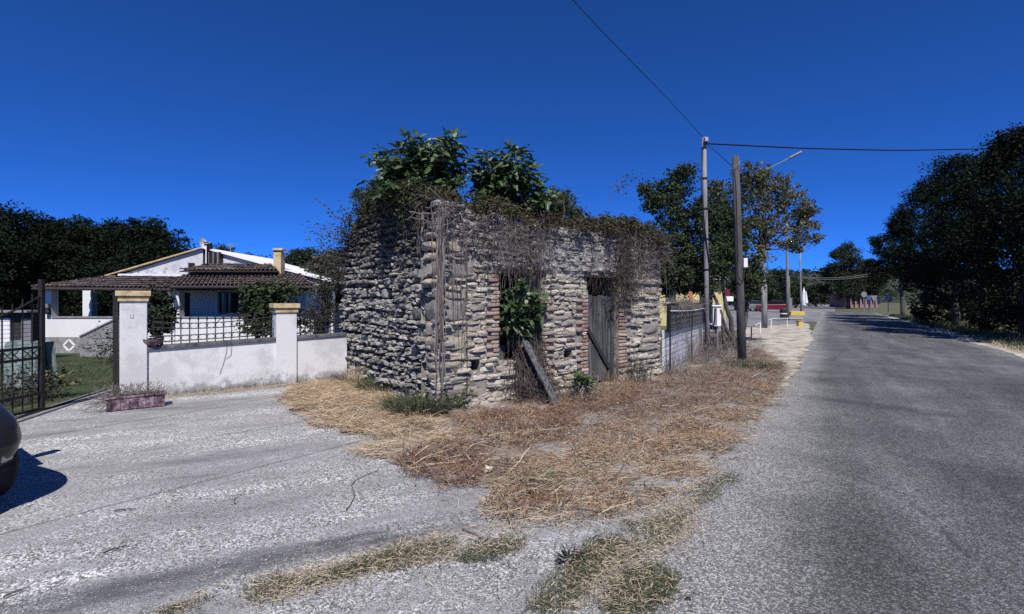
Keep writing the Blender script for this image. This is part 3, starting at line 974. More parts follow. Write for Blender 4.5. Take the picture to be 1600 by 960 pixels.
# lintels
axF = np.array([[dF[0], dF[1], 0], [-nF[0], -nF[1], 0], [0, 0, 1]])
A = Acc().box(wall_pt('F', 1.55, 2.045, -0.2), (0.52, 0.2, 0.04), axF)
part('lintel', A, MT['wood_dark'], ruin, bev=0.008)
A = Acc().box(wall_pt('F', 3.52, 2.02, -0.19), (0.53, 0.2, 0.024), axF)
part('lintel', A, MT['wood_dark'], ruin, bev=0.006)
# window: what is left of its boards
wf = part('window_frame', Acc().box(wall_pt('F', 1.91, 1.3, -0.2), (0.04, 0.04, 0.66), axF).box(wall_pt('F', 1.14, 1.3, -0.2), (0.035, 0.04, 0.66), axF), MT['wood'], ruin, bev=0.006)
for k, (s, w, z0, z1) in enumerate(((1.70, 0.06, 0.75, 1.9), (1.825, 0.058, 0.64, 1.96), (1.235, 0.05, 0.62, 1.15), (1.34, 0.048, 0.62, 0.86))):
    part('board', Acc().box(wall_pt('F', s, (z0 + z1) / 2, -0.23 - 0.012 * k), (w, 0.012, (z1 - z0) / 2), axF), MT['wood'], wf)
# door: separate planks, ledge and the diagonal brace
door = part('door', Acc().box(wall_pt('F', 3.52, 0.16, -0.245), (0.40, 0.018, 0.05), axF).box(wall_pt('F', 3.52, 1.5, -0.245), (0.40, 0.018, 0.05), axF), MT['wood_dark'], ruin)
wds = [0.15, 0.135, 0.16, 0.14, 0.13, 0.12]
s = 3.10
for k, w in enumerate(wds):
    top = 1.67 + [0.0, 0.01, -0.012, 0.006, -0.004, -0.02][k]
    bot = [0.03, 0.0, -0.02, 0.05, 0.0, 0.06][k]
    part('plank', Acc().box(wall_pt('F', s + w / 2, (top + bot) / 2, -0.205 + 0.006 * ((k * 7) % 3 - 1)), (w / 2 - 0.005, 0.015, (top - bot) / 2), axF), MT['wood'], door, bev=0.004)
    s += w
p0, p1 = px_front(919, 500), px_front(962, 572)
a, b = wall_pt('F', p0[0] + 0.02, p0[1], -0.165), wall_pt('F', p1[0], p1[1] - 0.05, -0.165)
dv = (b - a) / np.linalg.norm(b - a)
part('brace', Acc().box((a + b) / 2, (np.linalg.norm(b - a) / 2, 0.016, 0.035), np.array([dv, [-nF[0], -nF[1], 0], np.cross(dv, [-nF[0], -nF[1], 0])])), MT['wood_dark'], door)
part('door_post', Acc().box(wall_pt('F', 3.905, 0.7, -0.17), (0.032, 0.035, 0.92), axF), MT['wood'], door, bev=0.006)


# ------------------------------------------------------------------ foliage helpers
def unit(v):
    return v / (np.linalg.norm(v, axis=-1, keepdims=True) + 1e-9)


def leaf_cloud(C, size, rs, up=0.5, aspect=0.62, A=None):
    """one folded diamond leaf (2 triangles) at each centre"""
    n = len(C)
    sz = size * rs.uniform(0.6, 1.3, n)[:, None]
    d = unit(rs.normal(size=(n, 3)) * np.array([1, 1, 0.7]))
    nn = unit(rs.normal(size=(n, 3)) + np.array([0, -0.15, up * 2]))
    b = unit(np.cross(nn, d))
    nn = np.cross(d, b)
    fold = rs.uniform(0.05, 0.3, n)[:, None]
    p0 = C - d * sz * 0.5
    p2 = C + d * sz * 0.5 - nn * sz * 0.08
    p1 = C - b * sz * aspect * 0.5 + nn * sz * fold
    p3 = C + b * sz * aspect * 0.5 + nn * sz * fold
    V = np.stack([p0, p1, p2, p3], 1).reshape(-1, 3)
    i = np.arange(n)[:, None] * 4
    f = np.concatenate([i + np.array([[0, 3, 2]]), i + np.array([[0, 2, 1]])])
    A = A or Acc()
    return A.add(V, f)


def blades(Pt, length, width, rs, pitch=(0.0, 0.3), curl=0.3, heading=None, A=None, z0=(0.0, 0.04), spread=PI):
    """thin tapering straws or grass blades: a quad and a tip triangle each"""
    n = len(Pt)
    L = length * rs.uniform(0.45, 1.3, n)
    h = rs.uniform(-PI, PI, n) if heading is None else heading + rs.uniform(-spread, spread, n)
    p = rs.uniform(pitch[0], pitch[1], n)
    base = np.column_stack([Pt[:, 0], Pt[:, 1], (Pt[:, 2] if Pt.shape[1] > 2 else 0) + rs.uniform(z0[0], z0[1], n)])
    d1 = np.column_stack([np.cos(h) * np.cos(p), np.sin(h) * np.cos(p), np.sin(p)])
    h2 = h + rs.normal(0, curl, n)
    p2 = p - rs.uniform(0, 1.0, n) * (p * 0.9 + 0.05)
    d2 = np.column_stack([np.cos(h2) * np.cos(p2), np.sin(h2) * np.cos(p2), np.sin(p2)])
    side = unit(np.cross(d1, rs.normal(size=(n, 3)) * 0.6 + np.array([0, 0, 1.0])))
    w = (width * rs.uniform(0.6, 1.4, n))[:, None] * 0.5
    m = base + d1 * (L * 0.5)[:, None]
    t = m + d2 * (L * 0.5)[:, None]
    V = np.stack([base - side * w, base + side * w, m + side * w * 0.9, m - side * w * 0.9, t], 1).reshape(-1, 3)
    V[:, 2] = np.maximum(V[:, 2], 0.006)
    i = np.arange(n)[:, None] * 5
    A = A or Acc()
    return A.add(V, [i + np.array([[0, 1, 2, 3]]), i + np.array([[3, 2, 4]])])


def wander(p0, p1, rs, n=8, jit=0.06):
    t = np.linspace(0, 1, n)[:, None]
    pts = np.asarray(p0) * (1 - t) + np.asarray(p1) * t
    w = np.cumsum(rs.normal(0, jit, (n, 3)), 0)
    w -= t * w[-1]
    return pts + w * np.linalg.norm(np.asarray(p1) - np.asarray(p0)) * 0.4


def crown_points(ells, n, rs, clump=0.45, per=60, shell=0.35):
    """ells: (cx,cy,cz,rx,ry,rz,weight). leaf centres gathered in clumps, denser to the outside; also the clump centres"""
    w = np.array([e[6] if len(e) > 6 else e[3] * e[5] for e in ells])
    w = w / w.sum()
    nc = max(1, n // per)
    which = rs.choice(len(ells), nc, p=w)
    E = np.array([e[:6] for e in ells])
    u = unit(rs.normal(size=(nc, 3)))
    r = (shell + (1 - shell) * rs.random(nc) ** 0.6)[:, None]
    cc = E[which, :3] + u * r * E[which, 3:6]
    cs = clump * rs.uniform(0.5, 1.35, nc)
    idx = np.repeat(np.arange(nc), per)
    v = unit(rs.normal(size=(len(idx), 3))) * (rs.random(len(idx)) ** 0.45)[:, None]
    v[:, 2] *= 0.7
    return cc[idx] + v * cs[idx][:, None], cc


def tree(name, label, base, trunk_top, ells, leaf, n, mat, seed, cat='tree', group=None, clump=0.45, per=60, tr=0.16, limbs=14, bark='bark', aspect=0.65, shell=0.35, stems=None, up=0.4):
    rs = np.random.default_rng(seed)
    base = np.asarray(base, float)
    o = thing(name, label, cat, base, group)
    C, cc = crown_points(ells, n, rs, clump, per, shell)
    C = C[C[:, 2] > base[2] + 0.05]
    T = Acc()
    tt = np.asarray(trunk_top, float)
    stems = stems or [(base, tt, tr)]
    tops = []
    for b0, t0, r0 in stems:
        pts = wander(b0, t0, rs, 7, 0.05)
        T.tube(pts, np.linspace(r0, r0 * 0.5, 7), 7)
        tops.append((np.asarray(t0, float), r0))
    for k in range(min(limbs, len(cc))):
        c = cc[rs.integers(len(cc))]
        t0, r0 = min(tops, key=lambda q: np.linalg.norm(q[0] - c))
        st = t0 + (base - t0) * rs.uniform(0, 0.25) if len(stems) == 1 else t0
        T.tube(wander(st, c, rs, 6, 0.09), np.linspace(r0 * 0.42, r0 * 0.06, 6), 5, cap=False)
    part('trunk', T, MT[bark], o, smooth=True)
    part('crown', leaf_cloud(C, leaf, rs, up, aspect), MT[mat], o)
    return o


# fig leaves: a lobed outline, a few variants shared by all
def fig_leaf_mesh(i, mat):
    r = np.random.default_rng(300 + i)
    ang = np.linspace(-2.5, 2.5, 15)
    rad = 0.52 + 0.22 * np.cos(ang * 2.5) + r.normal(0, 0.03, 15)
    rad[7] *= 1.15
    pts = np.column_stack([np.cos(ang) * rad + 0.35, np.sin(ang) * rad * 0.85, np.zeros(15)])
    pts[:, 2] = -0.28 * (pts[:, 0] - 0.2) ** 2 + 0.25 * np.abs(pts[:, 1]) + r.normal(0, 0.02, 15)
    V = np.vstack([[0, 0, 0], pts])
    f = np.array([[0, k, k + 1] for k in range(1, 15)])
    return V, f


FLV = [fig_leaf_mesh(i, None) for i in range(8)]
FLM = [make_mesh('leaf', V, [f], MT['fig']) for V, f in FLV]


def fig(name, label, base, tips, nleaf, size, seed, cat='fig shrub', extra=0, spread=0.22):
    """woody shoots with big lobed leaves spiralling round their ends; every leaf a part"""
    rs = np.random.default_rng(seed)
    base = np.asarray(base, float)
    o = thing(name, label, cat, base)
    T = Acc()
    sh = []
    for tp in tips:
        pts = wander(base + rs.normal(0, 0.12, 3) * np.array([1, 1, 0.2]), tp, rs, 8, 0.07)
        T.tube(pts, np.linspace(0.022, 0.007, 8), 5, cap=False)
        sh.append(pts)
    part('stem', T, MT['stem'], o)
    rest = Acc()
    for k in range(nleaf + extra):
        pts = sh[k % len(sh)]
        q = rs.uniform(0.3, 1.0) ** 0.6 * (len(pts) - 1)
        i = min(int(q), len(pts) - 2)
        c = pts[i] + (pts[i + 1] - pts[i]) * (q - i)
        az = rs.uniform(-PI, PI)
        el = rs.uniform(-0.35, 0.75) if q < len(pts) - 2 else rs.uniform(0.1, 1.2)
        dr = np.array([math.cos(az) * math.cos(el), math.sin(az) * math.cos(el), math.sin(el)])
        c = c + dr * rs.uniform(0.05, spread)
        nn = unit(np.array([0, -0.35, 1.0]) + rs.normal(0, 0.5, 3))
        dd = unit(dr - nn * (dr @ nn) + rs.normal(0, 0.1, 3))
        bb = np.cross(nn, dd)
        sc_ = size * rs.uniform(0.55, 1.25)
        R = np.column_stack([dd, bb, nn])
        if k < nleaf:
            lf = link('leaf', FLM[int(rs.integers(8))], o, c - base)
            lf.rotation_euler = Matrix(R.tolist()).to_euler()
            lf.scale = (sc_, sc_, sc_)
        else:
            V, f = FLV[int(rs.integers(8))]
            rest.add(V * sc_ @ R.T + c, f)
    if extra:
        part('foliage', rest, MT['fig'], o, kind='stuff')
    return o


def tips_px(lst, Y, dy, rs):
    return [P(a, b, Y + rs.uniform(-dy, dy)) for a, b in lst]


tr_ = np.random.default_rng(77)
fig('fig_shrub', 'large dark green fig shrub sprouting from the top of the ruin, over its left corner', P(650, 315, 7.9),
    tips_px([(585, 245), (600, 260), (622, 235), (640, 222), (650, 240), (665, 230), (690, 232), (705, 222), (712, 235), (698, 255), (680, 245), (720, 270), (715, 290), (590, 290), (610, 280),
             (630, 265), (660, 265), (650, 285), (690, 280), (600, 300), (635, 300), (670, 295)], 7.9, 0.45, tr_), 285, 0.118, 1, extra=1500)
fig('fig_shrub', 'upright fig shrub growing from the wall top above the window', P(795, 335, 8.4),
    tips_px([(745, 252), (762, 248), (770, 265), (790, 245), (805, 238), (818, 240), (800, 262), (780, 275), (825, 262), (755, 280), (835, 285), (815, 290), (790, 300), (765, 305), (810, 315),
             (840, 305), (800, 330), (752, 300), (745, 275), (850, 300), (860, 318), (770, 325)], 8.4, 0.4, tr_), 240, 0.118, 2, extra=1250)
fig('fig_shrub', 'young fig plant filling the window opening of the ruin', wall_pt('F', 1.6, 0.72, -0.25),
    [wall_pt('F', s_, z_, o_) for s_, z_, o_ in ((1.2, 1.7, 0.0), (1.3, 1.55, 0.1), (1.4, 1.85, 0.05), (1.5, 1.65, 0.12), (1.35, 1.3, 0.08), (1.6, 1.45, 0.12), (1.7, 1.6, 0.1), (1.45, 1.1, 0.05),
                                                 (1.25, 1.25, -0.05), (1.85, 1.5, 0.12), (1.55, 1.9, 0.0))], 150, 0.12, 3, extra=160, spread=0.13)
fig('fig_sapling', 'small green fig sapling at the foot of the wall beside the leaning board', wall_pt('F', 2.45, 0.0, 0.5),
    [wall_pt('F', 2.45, 0.28, 0.5) + tr_.normal(0, 0.11, 3) for _ in range(7)], 55, 0.11, 4, cat='sapling', spread=0.1)


def drape(A, s0, s1, n, zt, zb, rs, out=(0.03, 0.13), r=(0.002, 0.0055), face='F', drift=0.1, npt=9):
    for k in range(n):
        s = rs.uniform(s0, s1)
        zz0 = zt(s) if callable(zt) else zt
        zz0 += rs.uniform(-0.15, 0.08)
        z1 = rs.uniform(*zb) if isinstance(zb, tuple) else zb
        t = np.linspace(0, 1, npt)
        ss = s + drift * rs.normal() * t + np.cumsum(rs.normal(0, 0.022, npt))
        oo = rs.uniform(*out) + np.cumsum(rs.normal(0, 0.008, npt))
        oo = np.maximum(oo, 0.015)
        pts = np.array([wall_pt(face, ss[i], zz0 + (z1 - zz0) * t[i], oo[i]) for i in range(npt)])
        A.tube(pts, rs.uniform(*r), 3, cap=False)
    return A


def tangle(A, centre, rad, n, L, rs, r=(0.0015, 0.004), hang=0.3):
    for k in range(n):
        p = np.asarray(centre) + rs.normal(size=3) * np.asarray(rad) * 0.6
        d = unit(rs.normal(size=3) * np.array([1, 1, 0.8]) - np.array([0, 0, hang]))
        pts = wander(p, p + d * L * rs.uniform(0.4, 1.3), rs, 6, 0.12)
        A.tube(pts, rs.uniform(*r), 3, cap=False)
    return A


vr_ = np.random.default_rng(91)
# corner creeper: thick rope-like stems on the arris
o = thing('dead_creeper', 'rope-like grey dead creeper stems hanging down the corner of the ruin', 'creeper', wall_pt('F', 0.0, 0, 0.05))
A = Acc()
for k in range(16):
    s = vr_.uniform(-0.03, 0.1)
    z = np.linspace(vr_.uniform(2.6, 3.0), vr_.uniform(0.1, 1.6), 10)
    pts = np.array([wall_pt('F', s + 0.012 * vr_.normal() + 0.05 * math.sin(q * 2 + k) * 0.4 - 0.03 * (3 - q) * 0.3, q, 0.06 + 0.015 * vr_.normal()) for q in z])
    A.tube(pts, vr_.uniform(0.004, 0.010), 4, cap=False)
drape(A, -0.02, 0.6, 14, 2.8, (0.6, 2.0), vr_)
drape(A, 0.0, 0.35, 10, 2.9, (1.5, 2.4), vr_, face='L')
tangle(A, wall_pt('F', 0.1, 2.85, 0.1), (0.2, 0.2, 0.12), 40, 0.4, vr_, (0.002, 0.006))
part('stem', A, MT['stem'], o, kind='stuff')
o = thing('dead_creeper', 'thick curtain of grey dead creeper hanging over the window of the ruin', 'creeper', wall_pt('F', 1.4, 0, 0.05))
A = Acc()
drape(A, 0.75, 1.6, 62, topF, (1.5, 2.5), vr_, r=(0.0015, 0.004), out=(0.01, 0.09))
drape(A, 1.55, 2.1, 44, topF, (0.4, 2.0), vr_, r=(0.0015, 0.004), out=(0.01, 0.09))
drape(A, 0.4, 2.2, 50, topF, (2.0, 2.7), vr_, drift=0.5, r=(0.0015, 0.004), out=(0.01, 0.09))
tangle(A, wall_pt('F', 1.3, 2.5, 0.07), (0.5, 0.4, 0.25), 330, 0.26, vr_, (0.001, 0.003))
part('stem', A, MT['stem'], o, kind='stuff')
L_ = np.array([wall_pt('F', s_, z_, o_) for s_, z_, o_ in zip(vr_.uniform(0.5, 2.2, 260), vr_.uniform(1.9, 2.85, 260), vr_.uniform(0.05, 0.16, 260))])
part('leaves', leaf_cloud(L_, 0.05, vr_), MT['ivy_brown'], o, kind='stuff')
o = thing('dead_creeper', 'dark brown dead creeper drooping over the door of the ruin', 'creeper', wall_pt('F', 3.9, 0, 0.05))
A = Acc()
drape(A, 3.15, 4.5, 36, topF, (1.7, 2.5), vr_, r=(0.0015, 0.004), drift=0.3, out=(0.01, 0.09))
drape(A, 3.85, 4.2, 60, topF, (1.2, 2.0), vr_, out=(0.02, 0.14), r=(0.0015, 0.004), drift=0.2)
drape(A, 3.1, 3.9, 26, 2.05, (1.5, 1.85), vr_, out=(-0.03, 0.05), r=(0.0015, 0.003))
tangle(A, wall_pt('F', 4.0, 2.0, 0.12), (0.25, 0.2, 0.4), 200, 0.3, vr_)
part('stem', A, MT['stem_dark'], o, kind='stuff')
L_ = np.array([wall_pt('F', s_, z_, o_) for s_, z_, o_ in zip(vr_.normal(4.0, 0.25, 500), vr_.uniform(1.5, 2.8, 500), vr_.uniform(0.04, 0.22, 500))])
part('leaves', leaf_cloud(L_, 0.045, vr_), MT['ivy_brown'], o, kind='stuff')
o = thing('dead_creeper', 'mat of grey dead twigs spilling over the right end of the ruin', 'creeper', wall_pt('F', 4.95, 0, 0.05))
A = Acc()
drape(A, 4.4, 5.35, 60, topF, (1.5, 2.6), vr_, drift=0.4, r=(0.0015, 0.0035), out=(0.01, 0.1))
tangle(A, wall_pt('F', 4.9, 2.5, 0.06), (0.4, 0.35, 0.3), 260, 0.26, vr_, (0.001, 0.003))
part('stem', A, MT['stem'], o, kind='stuff')
L_ = np.array([wall_pt('F', s_, z_, o_) for s_, z_, o_ in zip(vr_.uniform(4.4, 5.4, 420), vr_.uniform(2.1, 2.9, 420), vr_.uniform(0.0, 0.2, 420))])
part('leaves', leaf_cloud(L_, 0.045, vr_), MT['ivy_brown'], o, kind='stuff')
# sparse runners over the left wall and its far edge
o = thing('leafy_creeper', 'thin creeper with sparse leaves sticking out from the far left edge of the ruin', 'creeper', wall_pt('L', 3.9, 0, 0.0))
A = Acc()
pts_l = []
for k in range(34):
    s = vr_.uniform(3.2, 4.15)
    z0 = topL(s) + vr_.uniform(-0.9, 0.05)
    p0 = wall_pt('L', s, z0, 0.0)
    p1 = p0 + np.array([-0.55, -0.2, 0.1]) * vr_.uniform(0.3, 1.15) + vr_.normal(0, 0.12, 3)
    w = wander(p0, p1, vr_, 7, 0.1)
    A.tube(w, 0.004, 3, cap=False)
    for q in w[2:]:
        for _ in range(3):
            pts_l.append(q + vr_.normal(0, 0.06, 3))
part('stem', A, MT['stem_dark'], o, kind='stuff')
part('leaves', leaf_cloud(np.array(pts_l), 0.055, vr_), MT['ivy'], o, kind='stuff')
o = thing('leafy_creeper', 'dark creeper of small leaves clinging to the upper part of the left wall', 'creeper', wall_pt('L', 1.8, 0, 0.0))
A = Acc()
pts_l = []
for k in range(60):
    s = vr_.uniform(0.3, 3.9)
    z0 = topL(s) + 0.05
    z1 = z0 - vr_.uniform(0.15, 0.9) * (1.0 if s > 2 or s < 1 else 0.7)
    pts = np.array([wall_pt('L', s + vr_.normal(0, 0.05), z0 + (z1 - z0) * t, 0.05 + 0.02 * vr_.normal()) for t in np.linspace(0, 1, 6)])
    A.tube(pts, 0.003, 3, cap=False)
    for q in pts[:5]:
        for _ in range(6):
            pts_l.append(q + vr_.normal(0, 0.05, 3) - np.array([0.03, 0.03, 0]))
part('stem', A, MT['stem_dark'], o, kind='stuff')
part('leaves', leaf_cloud(np.array(pts_l), 0.05, vr_), MT['ivy'], o, kind='stuff')

# brambles along the wall top
def bramble(name, label, ells, n, mat, leaf, seed, nst, cat='bramble', clump=0.12, per=24, stem='stem_dark'):
    rs = np.random.default_rng(seed)
    b = np.array(ells[0][:3], float)
    o = thing(name, label, cat, b)
    C, cc = crown_points(ells, n, rs, clump, per, 0.1)
    A = Acc()
    for k in range(nst):
        c = cc[rs.integers(len(cc))]
        e = ells[rs.integers(len(ells))]
        p0 = np.array([c[0] + rs.normal(0, 0.2), c[1] + rs.normal(0, 0.2), min(c[2], e[2] - e[5] * 0.8)])
        A.tube(wander(p0, c + (c - p0) * 0.15, rs, 6, 0.12), rs.uniform(0.002, 0.006), 3, cap=False)
    part('stem', A, MT[stem], o, kind='stuff')
    part('leaves', leaf_cloud(C, leaf, rs, 0.3), MT[mat], o, kind='stuff')
    return o


def ell_front(s, z, out, rs_, ro, rz, w=1.0):
    p = wall_pt('F', s, z, out)
    r = max(rs_, ro)
    return (p[0], p[1], p[2], rs_ * 0.85, (rs_ * 0.6 + ro) * 0.8, rz, w * rs_ * rz)


bramble('withered_bramble', 'band of withered brown bramble along the front wall top below the figs',
        [ell_front(0.35, 2.98, -0.15, 0.35, 0.25, 0.16), ell_front(0.9, 2.95, -0.15, 0.4, 0.25, 0.2), ell_front(1.5, 2.88, -0.1, 0.4, 0.25, 0.18), ell_front(2.1, 2.92, -0.1, 0.4, 0.25, 0.18),
         ell_front(2.9, 2.9, -0.1, 0.4, 0.25, 0.16), ell_front(3.6, 2.95, -0.1, 0.4, 0.25, 0.2), ell_front(0.2, 3.1, -0.3, 0.3, 0.3, 0.16)], 6200, 'ivy_brown', 0.05, 31, 260)
bramble('leafy_bramble', 'leafy green bramble mound on the wall top to the right of the figs',
        [ell_front(2.35, 3.2, -0.5, 0.4, 0.4, 0.3), ell_front(2.8, 3.3, -0.6, 0.45, 0.4, 0.36), ell_front(3.2, 3.15, -0.5, 0.4, 0.4, 0.28), ell_front(1.9, 3.05, -0.4, 0.35, 0.35, 0.22),
         ell_front(3.6, 3.0, -0.4, 0.4, 0.35, 0.2), ell_front(3.0, 3.45, -0.6, 0.3, 0.3, 0.2), ell_front(1.2, 3.02, -0.3, 0.5, 0.3, 0.16), ell_front(4.1, 3.05, -0.4, 0.4, 0.3, 0.14)], 11000, 'ivy', 0.05, 32, 170)
bramble('withered_bramble', 'purplish brown withered bramble heaped on the right end of the wall top',
        [ell_front(4.3, 2.98, -0.2, 0.4, 0.3, 0.24), ell_front(4.75, 2.98, -0.2, 0.4, 0.3, 0.24), ell_front(5.15, 2.8, -0.1, 0.3, 0.3, 0.28), ell_front(3.9, 2.98, -0.2, 0.35, 0.3, 0.2)],
        5200, 'ivy_brown', 0.05, 33, 240)
bramble('leafy_bramble', 'low dark green growth under the large fig along the left wall top',
        [tuple(wall_pt('L', s_, topL(s_) + 0.02, -0.2)) + (0.35, 0.35, 0.16, 1) for s_ in (0.3, 0.8, 1.3, 1.8, 2.4, 2.9)], 4200, 'ivy', 0.055, 34, 80)
bramble('leafy_bramble', 'low mound of small green leaves topping the right end of the front wall',
        [ell_front(3.7, 3.05, -0.25, 0.4, 0.3, 0.14), ell_front(4.3, 3.1, -0.3, 0.45, 0.3, 0.16), ell_front(4.85, 3.05, -0.3, 0.4, 0.3, 0.16), ell_front(0.9, 3.08, -0.3, 0.4, 0.3, 0.16), ell_front(1.4, 3.1, -0.4, 0.35, 0.3, 0.2)], 6500, 'ivy', 0.05, 35, 80)
# arching spray against the sky
o = thing('bramble_shoot', 'single thin bramble shoot arching up against the sky above the right end of the ruin', 'bramble', wall_pt('F', 4.4, 2.95, -0.2))
A = Acc()
pts_l = []
for lst in ([(950, 318), (962, 292), (975, 280), (988, 277), (1000, 283)], [(957, 300), (968, 296), (976, 290)], [(668, 250), (668, 228), (670, 215)], [(668, 232), (660, 214)]):
    pts = np.array([P(a, b, 9.3 if a > 800 else 8.0) for a, b in lst])
    if lst[0][0] > 800:
        A.tube(pts, 0.005, 3, cap=False)
        for q in pts[1:]:
            for _ in range(9):
                pts_l.append(q + vr_.normal(0, 0.06, 3))
part('stem', A, MT['stem_dark'], o)
part('leaves', leaf_cloud(np.array(pts_l), 0.055, vr_), MT['ivy'], o)

# dead vine trunk pouring out of the window, and the board leaning on it
o = thing('dead_vine', 'bundle of dead vine stems spilling from the window sill down to the ground', 'vine', wall_pt('F', 1.75, 0, 0.2))
A = Acc()
for k in range(210):
    s = vr_.normal(1.62, 0.13)
    p0 = wall_pt('F', s, vr_.uniform(0.55, 1.1), vr_.uniform(-0.1, 0.12))
    p1 = wall_pt('F', s + vr_.normal(-0.02, 0.17), vr_.uniform(0.0, 0.35), vr_.uniform(0.06, 0.42))
    A.tube(wander(p0, p1, vr_, 7, 0.07), vr_.uniform(0.002, 0.007), 3, cap=False)
tangle(A, wall_pt('F', 1.55, 0.18, 0.28), (0.32, 0.25, 0.17), 420, 0.32, vr_, (0.0015, 0.004))
tangle(A, wall_pt('F', 1.6, 0.62, 0.12), (0.14, 0.1, 0.25), 160, 0.3, vr_, (0.0015, 0.004))
part('stem', A, MT['stem_dark'], o, kind='stuff')
a, b = P(820, 533, 7.62), G(872, 636)
dv = unit(b - a)
nn = unit(np.cross(dv, np.array([dF[0], dF[1], 0]) + 0.3 * np.array([0, 0, 1])))
sd = np.cross(nn, dv)
solo('board', Acc().box((a + b) / 2, (np.linalg.norm(b - a) / 2, 0.055, 0.014), np.array([dv, sd, nn])), MT['wood'], 'weathered grey board leaning from the window sill to the ground', 'board', bev=0.004)


# ------------------------------------------------------------------ garden wall, pillars, railings
FA = np.array([-5.9, 7.9])
FB = np.array([-3.4, 9.72])
dW = unit(FB - FA)
nW = np.array([dW[1], -dW[0]])
LW = float(np.linalg.norm(FB - FA))
axW = np.array([[dW[0], dW[1], 0], [-nW[0], -nW[1], 0], [0, 0, 1]])


def fw(t, z, out=0.0):
    p = FA + dW * t + nW * out
    return np.array([p[0], p[1], z])


def px_fence(px):
    k = (px - 800) / F
    return float((k * FA[1] - FA[0]) / (dW[0] - k * dW[1]))


t1a, t1b = px_fence(187), px_fence(230)
t2a, t2b = px_fence(431), px_fence(463)
wall = thing('garden_wall', 'low white rendered garden wall with damp stains and dark coping, between the gate and the ruin', 'wall', fw(LW / 2, 0))


def sloped(A, ta, tb, za0, za1, zb0, zb1, o0, o1):
    V = [fw(ta, za0, o0), fw(tb, zb0, o0), fw(tb, zb1, o0), fw(ta, za1, o0), fw(ta, za0, o1), fw(tb, zb0, o1), fw(tb, zb1, o1), fw(ta, za1, o1)]
    return A.add(V, np.array([[0, 1, 2, 3], [5, 4, 7, 6], [4, 0, 3, 7], [1, 5, 6, 2], [3, 2, 6, 7], [4, 5, 1, 0]]))


ztop = lambda t: 0.775 + 0.03 * t
for ta, tb in ((t1b - 0.02, t2a + 0.02), (t2b - 0.02, LW + 0.1)):
    part('panel', sloped(Acc(), ta, tb, -0.1, ztop(ta), -0.1, ztop(tb), 0.0, -0.16), MT['white_wall'], wall)
    part('coping', sloped(Acc(), ta + 0.02, tb - 0.02, ztop(ta) + 0.002, ztop(ta) + 0.062, ztop(tb) + 0.002, ztop(tb) + 0.062, 0.035, -0.195), MT['coping'], wall, bev=0.008)

for (ta, tb, zt, lab) in ((t1a, t1b, 1.735, 'tall white gate pillar with yellow stepped capital beside the stained pink trough'),
                          (t2a, t2b, 1.52, 'shorter white wall pillar with yellow stepped capital, midway along the garden wall')):
    tc, hw = (ta + tb) / 2, (tb - ta) / 2
    p = thing('gate_pillar', lab, 'pillar', fw(tc, 0, 0))
    part('shaft', Acc().box(fw(tc, (zt - 0.17) / 2, -0.14), (hw, 0.19, (zt - 0.17) / 2), axW), MT['white_wall'], p, bev=0.008)
    c = part('capital', Acc().box(fw(tc, zt - 0.128, -0.14), (hw + 0.022, 0.215, 0.040), axW), MT['cap'], p, bev=0.006)
    part('slab', Acc().box(fw(tc, zt - 0.042, -0.14), (hw + 0.05, 0.245, 0.042), axW), MT['cap'], c, bev=0.008)
    if zt > 1.6:
        for dz in (0.0,):
            q = fw(tc - 0.02, 1.33, 0.053)
            A = Acc()
            for (x0, x1, z0, z1) in ((-0.02, -0.015, -0.03, 0.03), (-0.02, 0.02, -0.03, -0.026), (0.016, 0.02, -0.03, 0.03)):
                A.box(q + np.array([dW[0], dW[1], 0]) * (x0 + x1) / 2 + np.array([0, 0, (z0 + z1) / 2]), ((x1 - x0) / 2, 0.002, (z1 - z0) / 2), axW)
            part('number_mark', A, MT['grey_paint'], p)


def railing(label, ta, tb, nb, arch=False):
    zc = lambda t: ztop(t) + 0.062
    r = thing('iron_railing', label, 'railing', fw((ta + tb) / 2, zc((ta + tb) / 2), -0.08))
    sag = lambda t: 0.07 * ((2 * (t - ta) / (tb - ta) - 1) ** 2)
    lev = [0.05, 0.135, 0.24, 0.33]
    for k, z in enumerate(lev):
        tt = np.linspace(ta, tb, 14)
        sg = 0.0 if k == 0 else (0.35 if k == 1 else 1.0)
        part('rail', Acc().tube([fw(t, zc(t) + z + sg * sag(t) * 0.9, -0.08) for t in tt], 0.009, 6), MT['iron'], r)
    bars = np.linspace(ta + 0.06, tb - 0.06, nb)
    for t in bars:
        top = zc(t) + 0.43 + sag(t)
        b = part('bar', Acc().tube([fw(t, zc(t) - 0.002, -0.08), fw(t, top - 0.05, -0.08)], 0.008, 6), MT['iron'], r)
        part('spike', Acc().tube([fw(t, top - 0.052, -0.08), fw(t, top - 0.02, -0.08), fw(t, top + 0.03, -0.08)], [0.009, 0.017, 0.001], 6), MT['iron'], b)
    ringme = None
    for i in range(nb - 1):
        tm = (bars[i] + bars[i + 1]) / 2
        hw = (bars[i + 1] - bars[i]) / 2 * 0.9
        for (z0, z1) in ((0.05, 0.135), (0.24, 0.33)):
            zm = zc(tm) + (z0 + z1) / 2 + (sag(tm) * (0.17 if z0 < 0.1 else 0.9))
            th = np.linspace(0, 2 * PI, 13)
            part('ring', Acc().tube([fw(tm + hw * math.cos(q), zm + (z1 - z0) / 2 * math.sin(q), -0.08) for q in th], 0.005, 4, cap=False), MT['iron'], r)
    if arch:
        part('arch', Acc().tube([fw(arch[0] + (arch[1] - arch[0]) * q, zc(ta) + 0.34 + 0.17 * math.sin(PI * q), -0.08) for q in np.linspace(0, 1, 12)], 0.006, 5), MT['iron'], r)
    return r


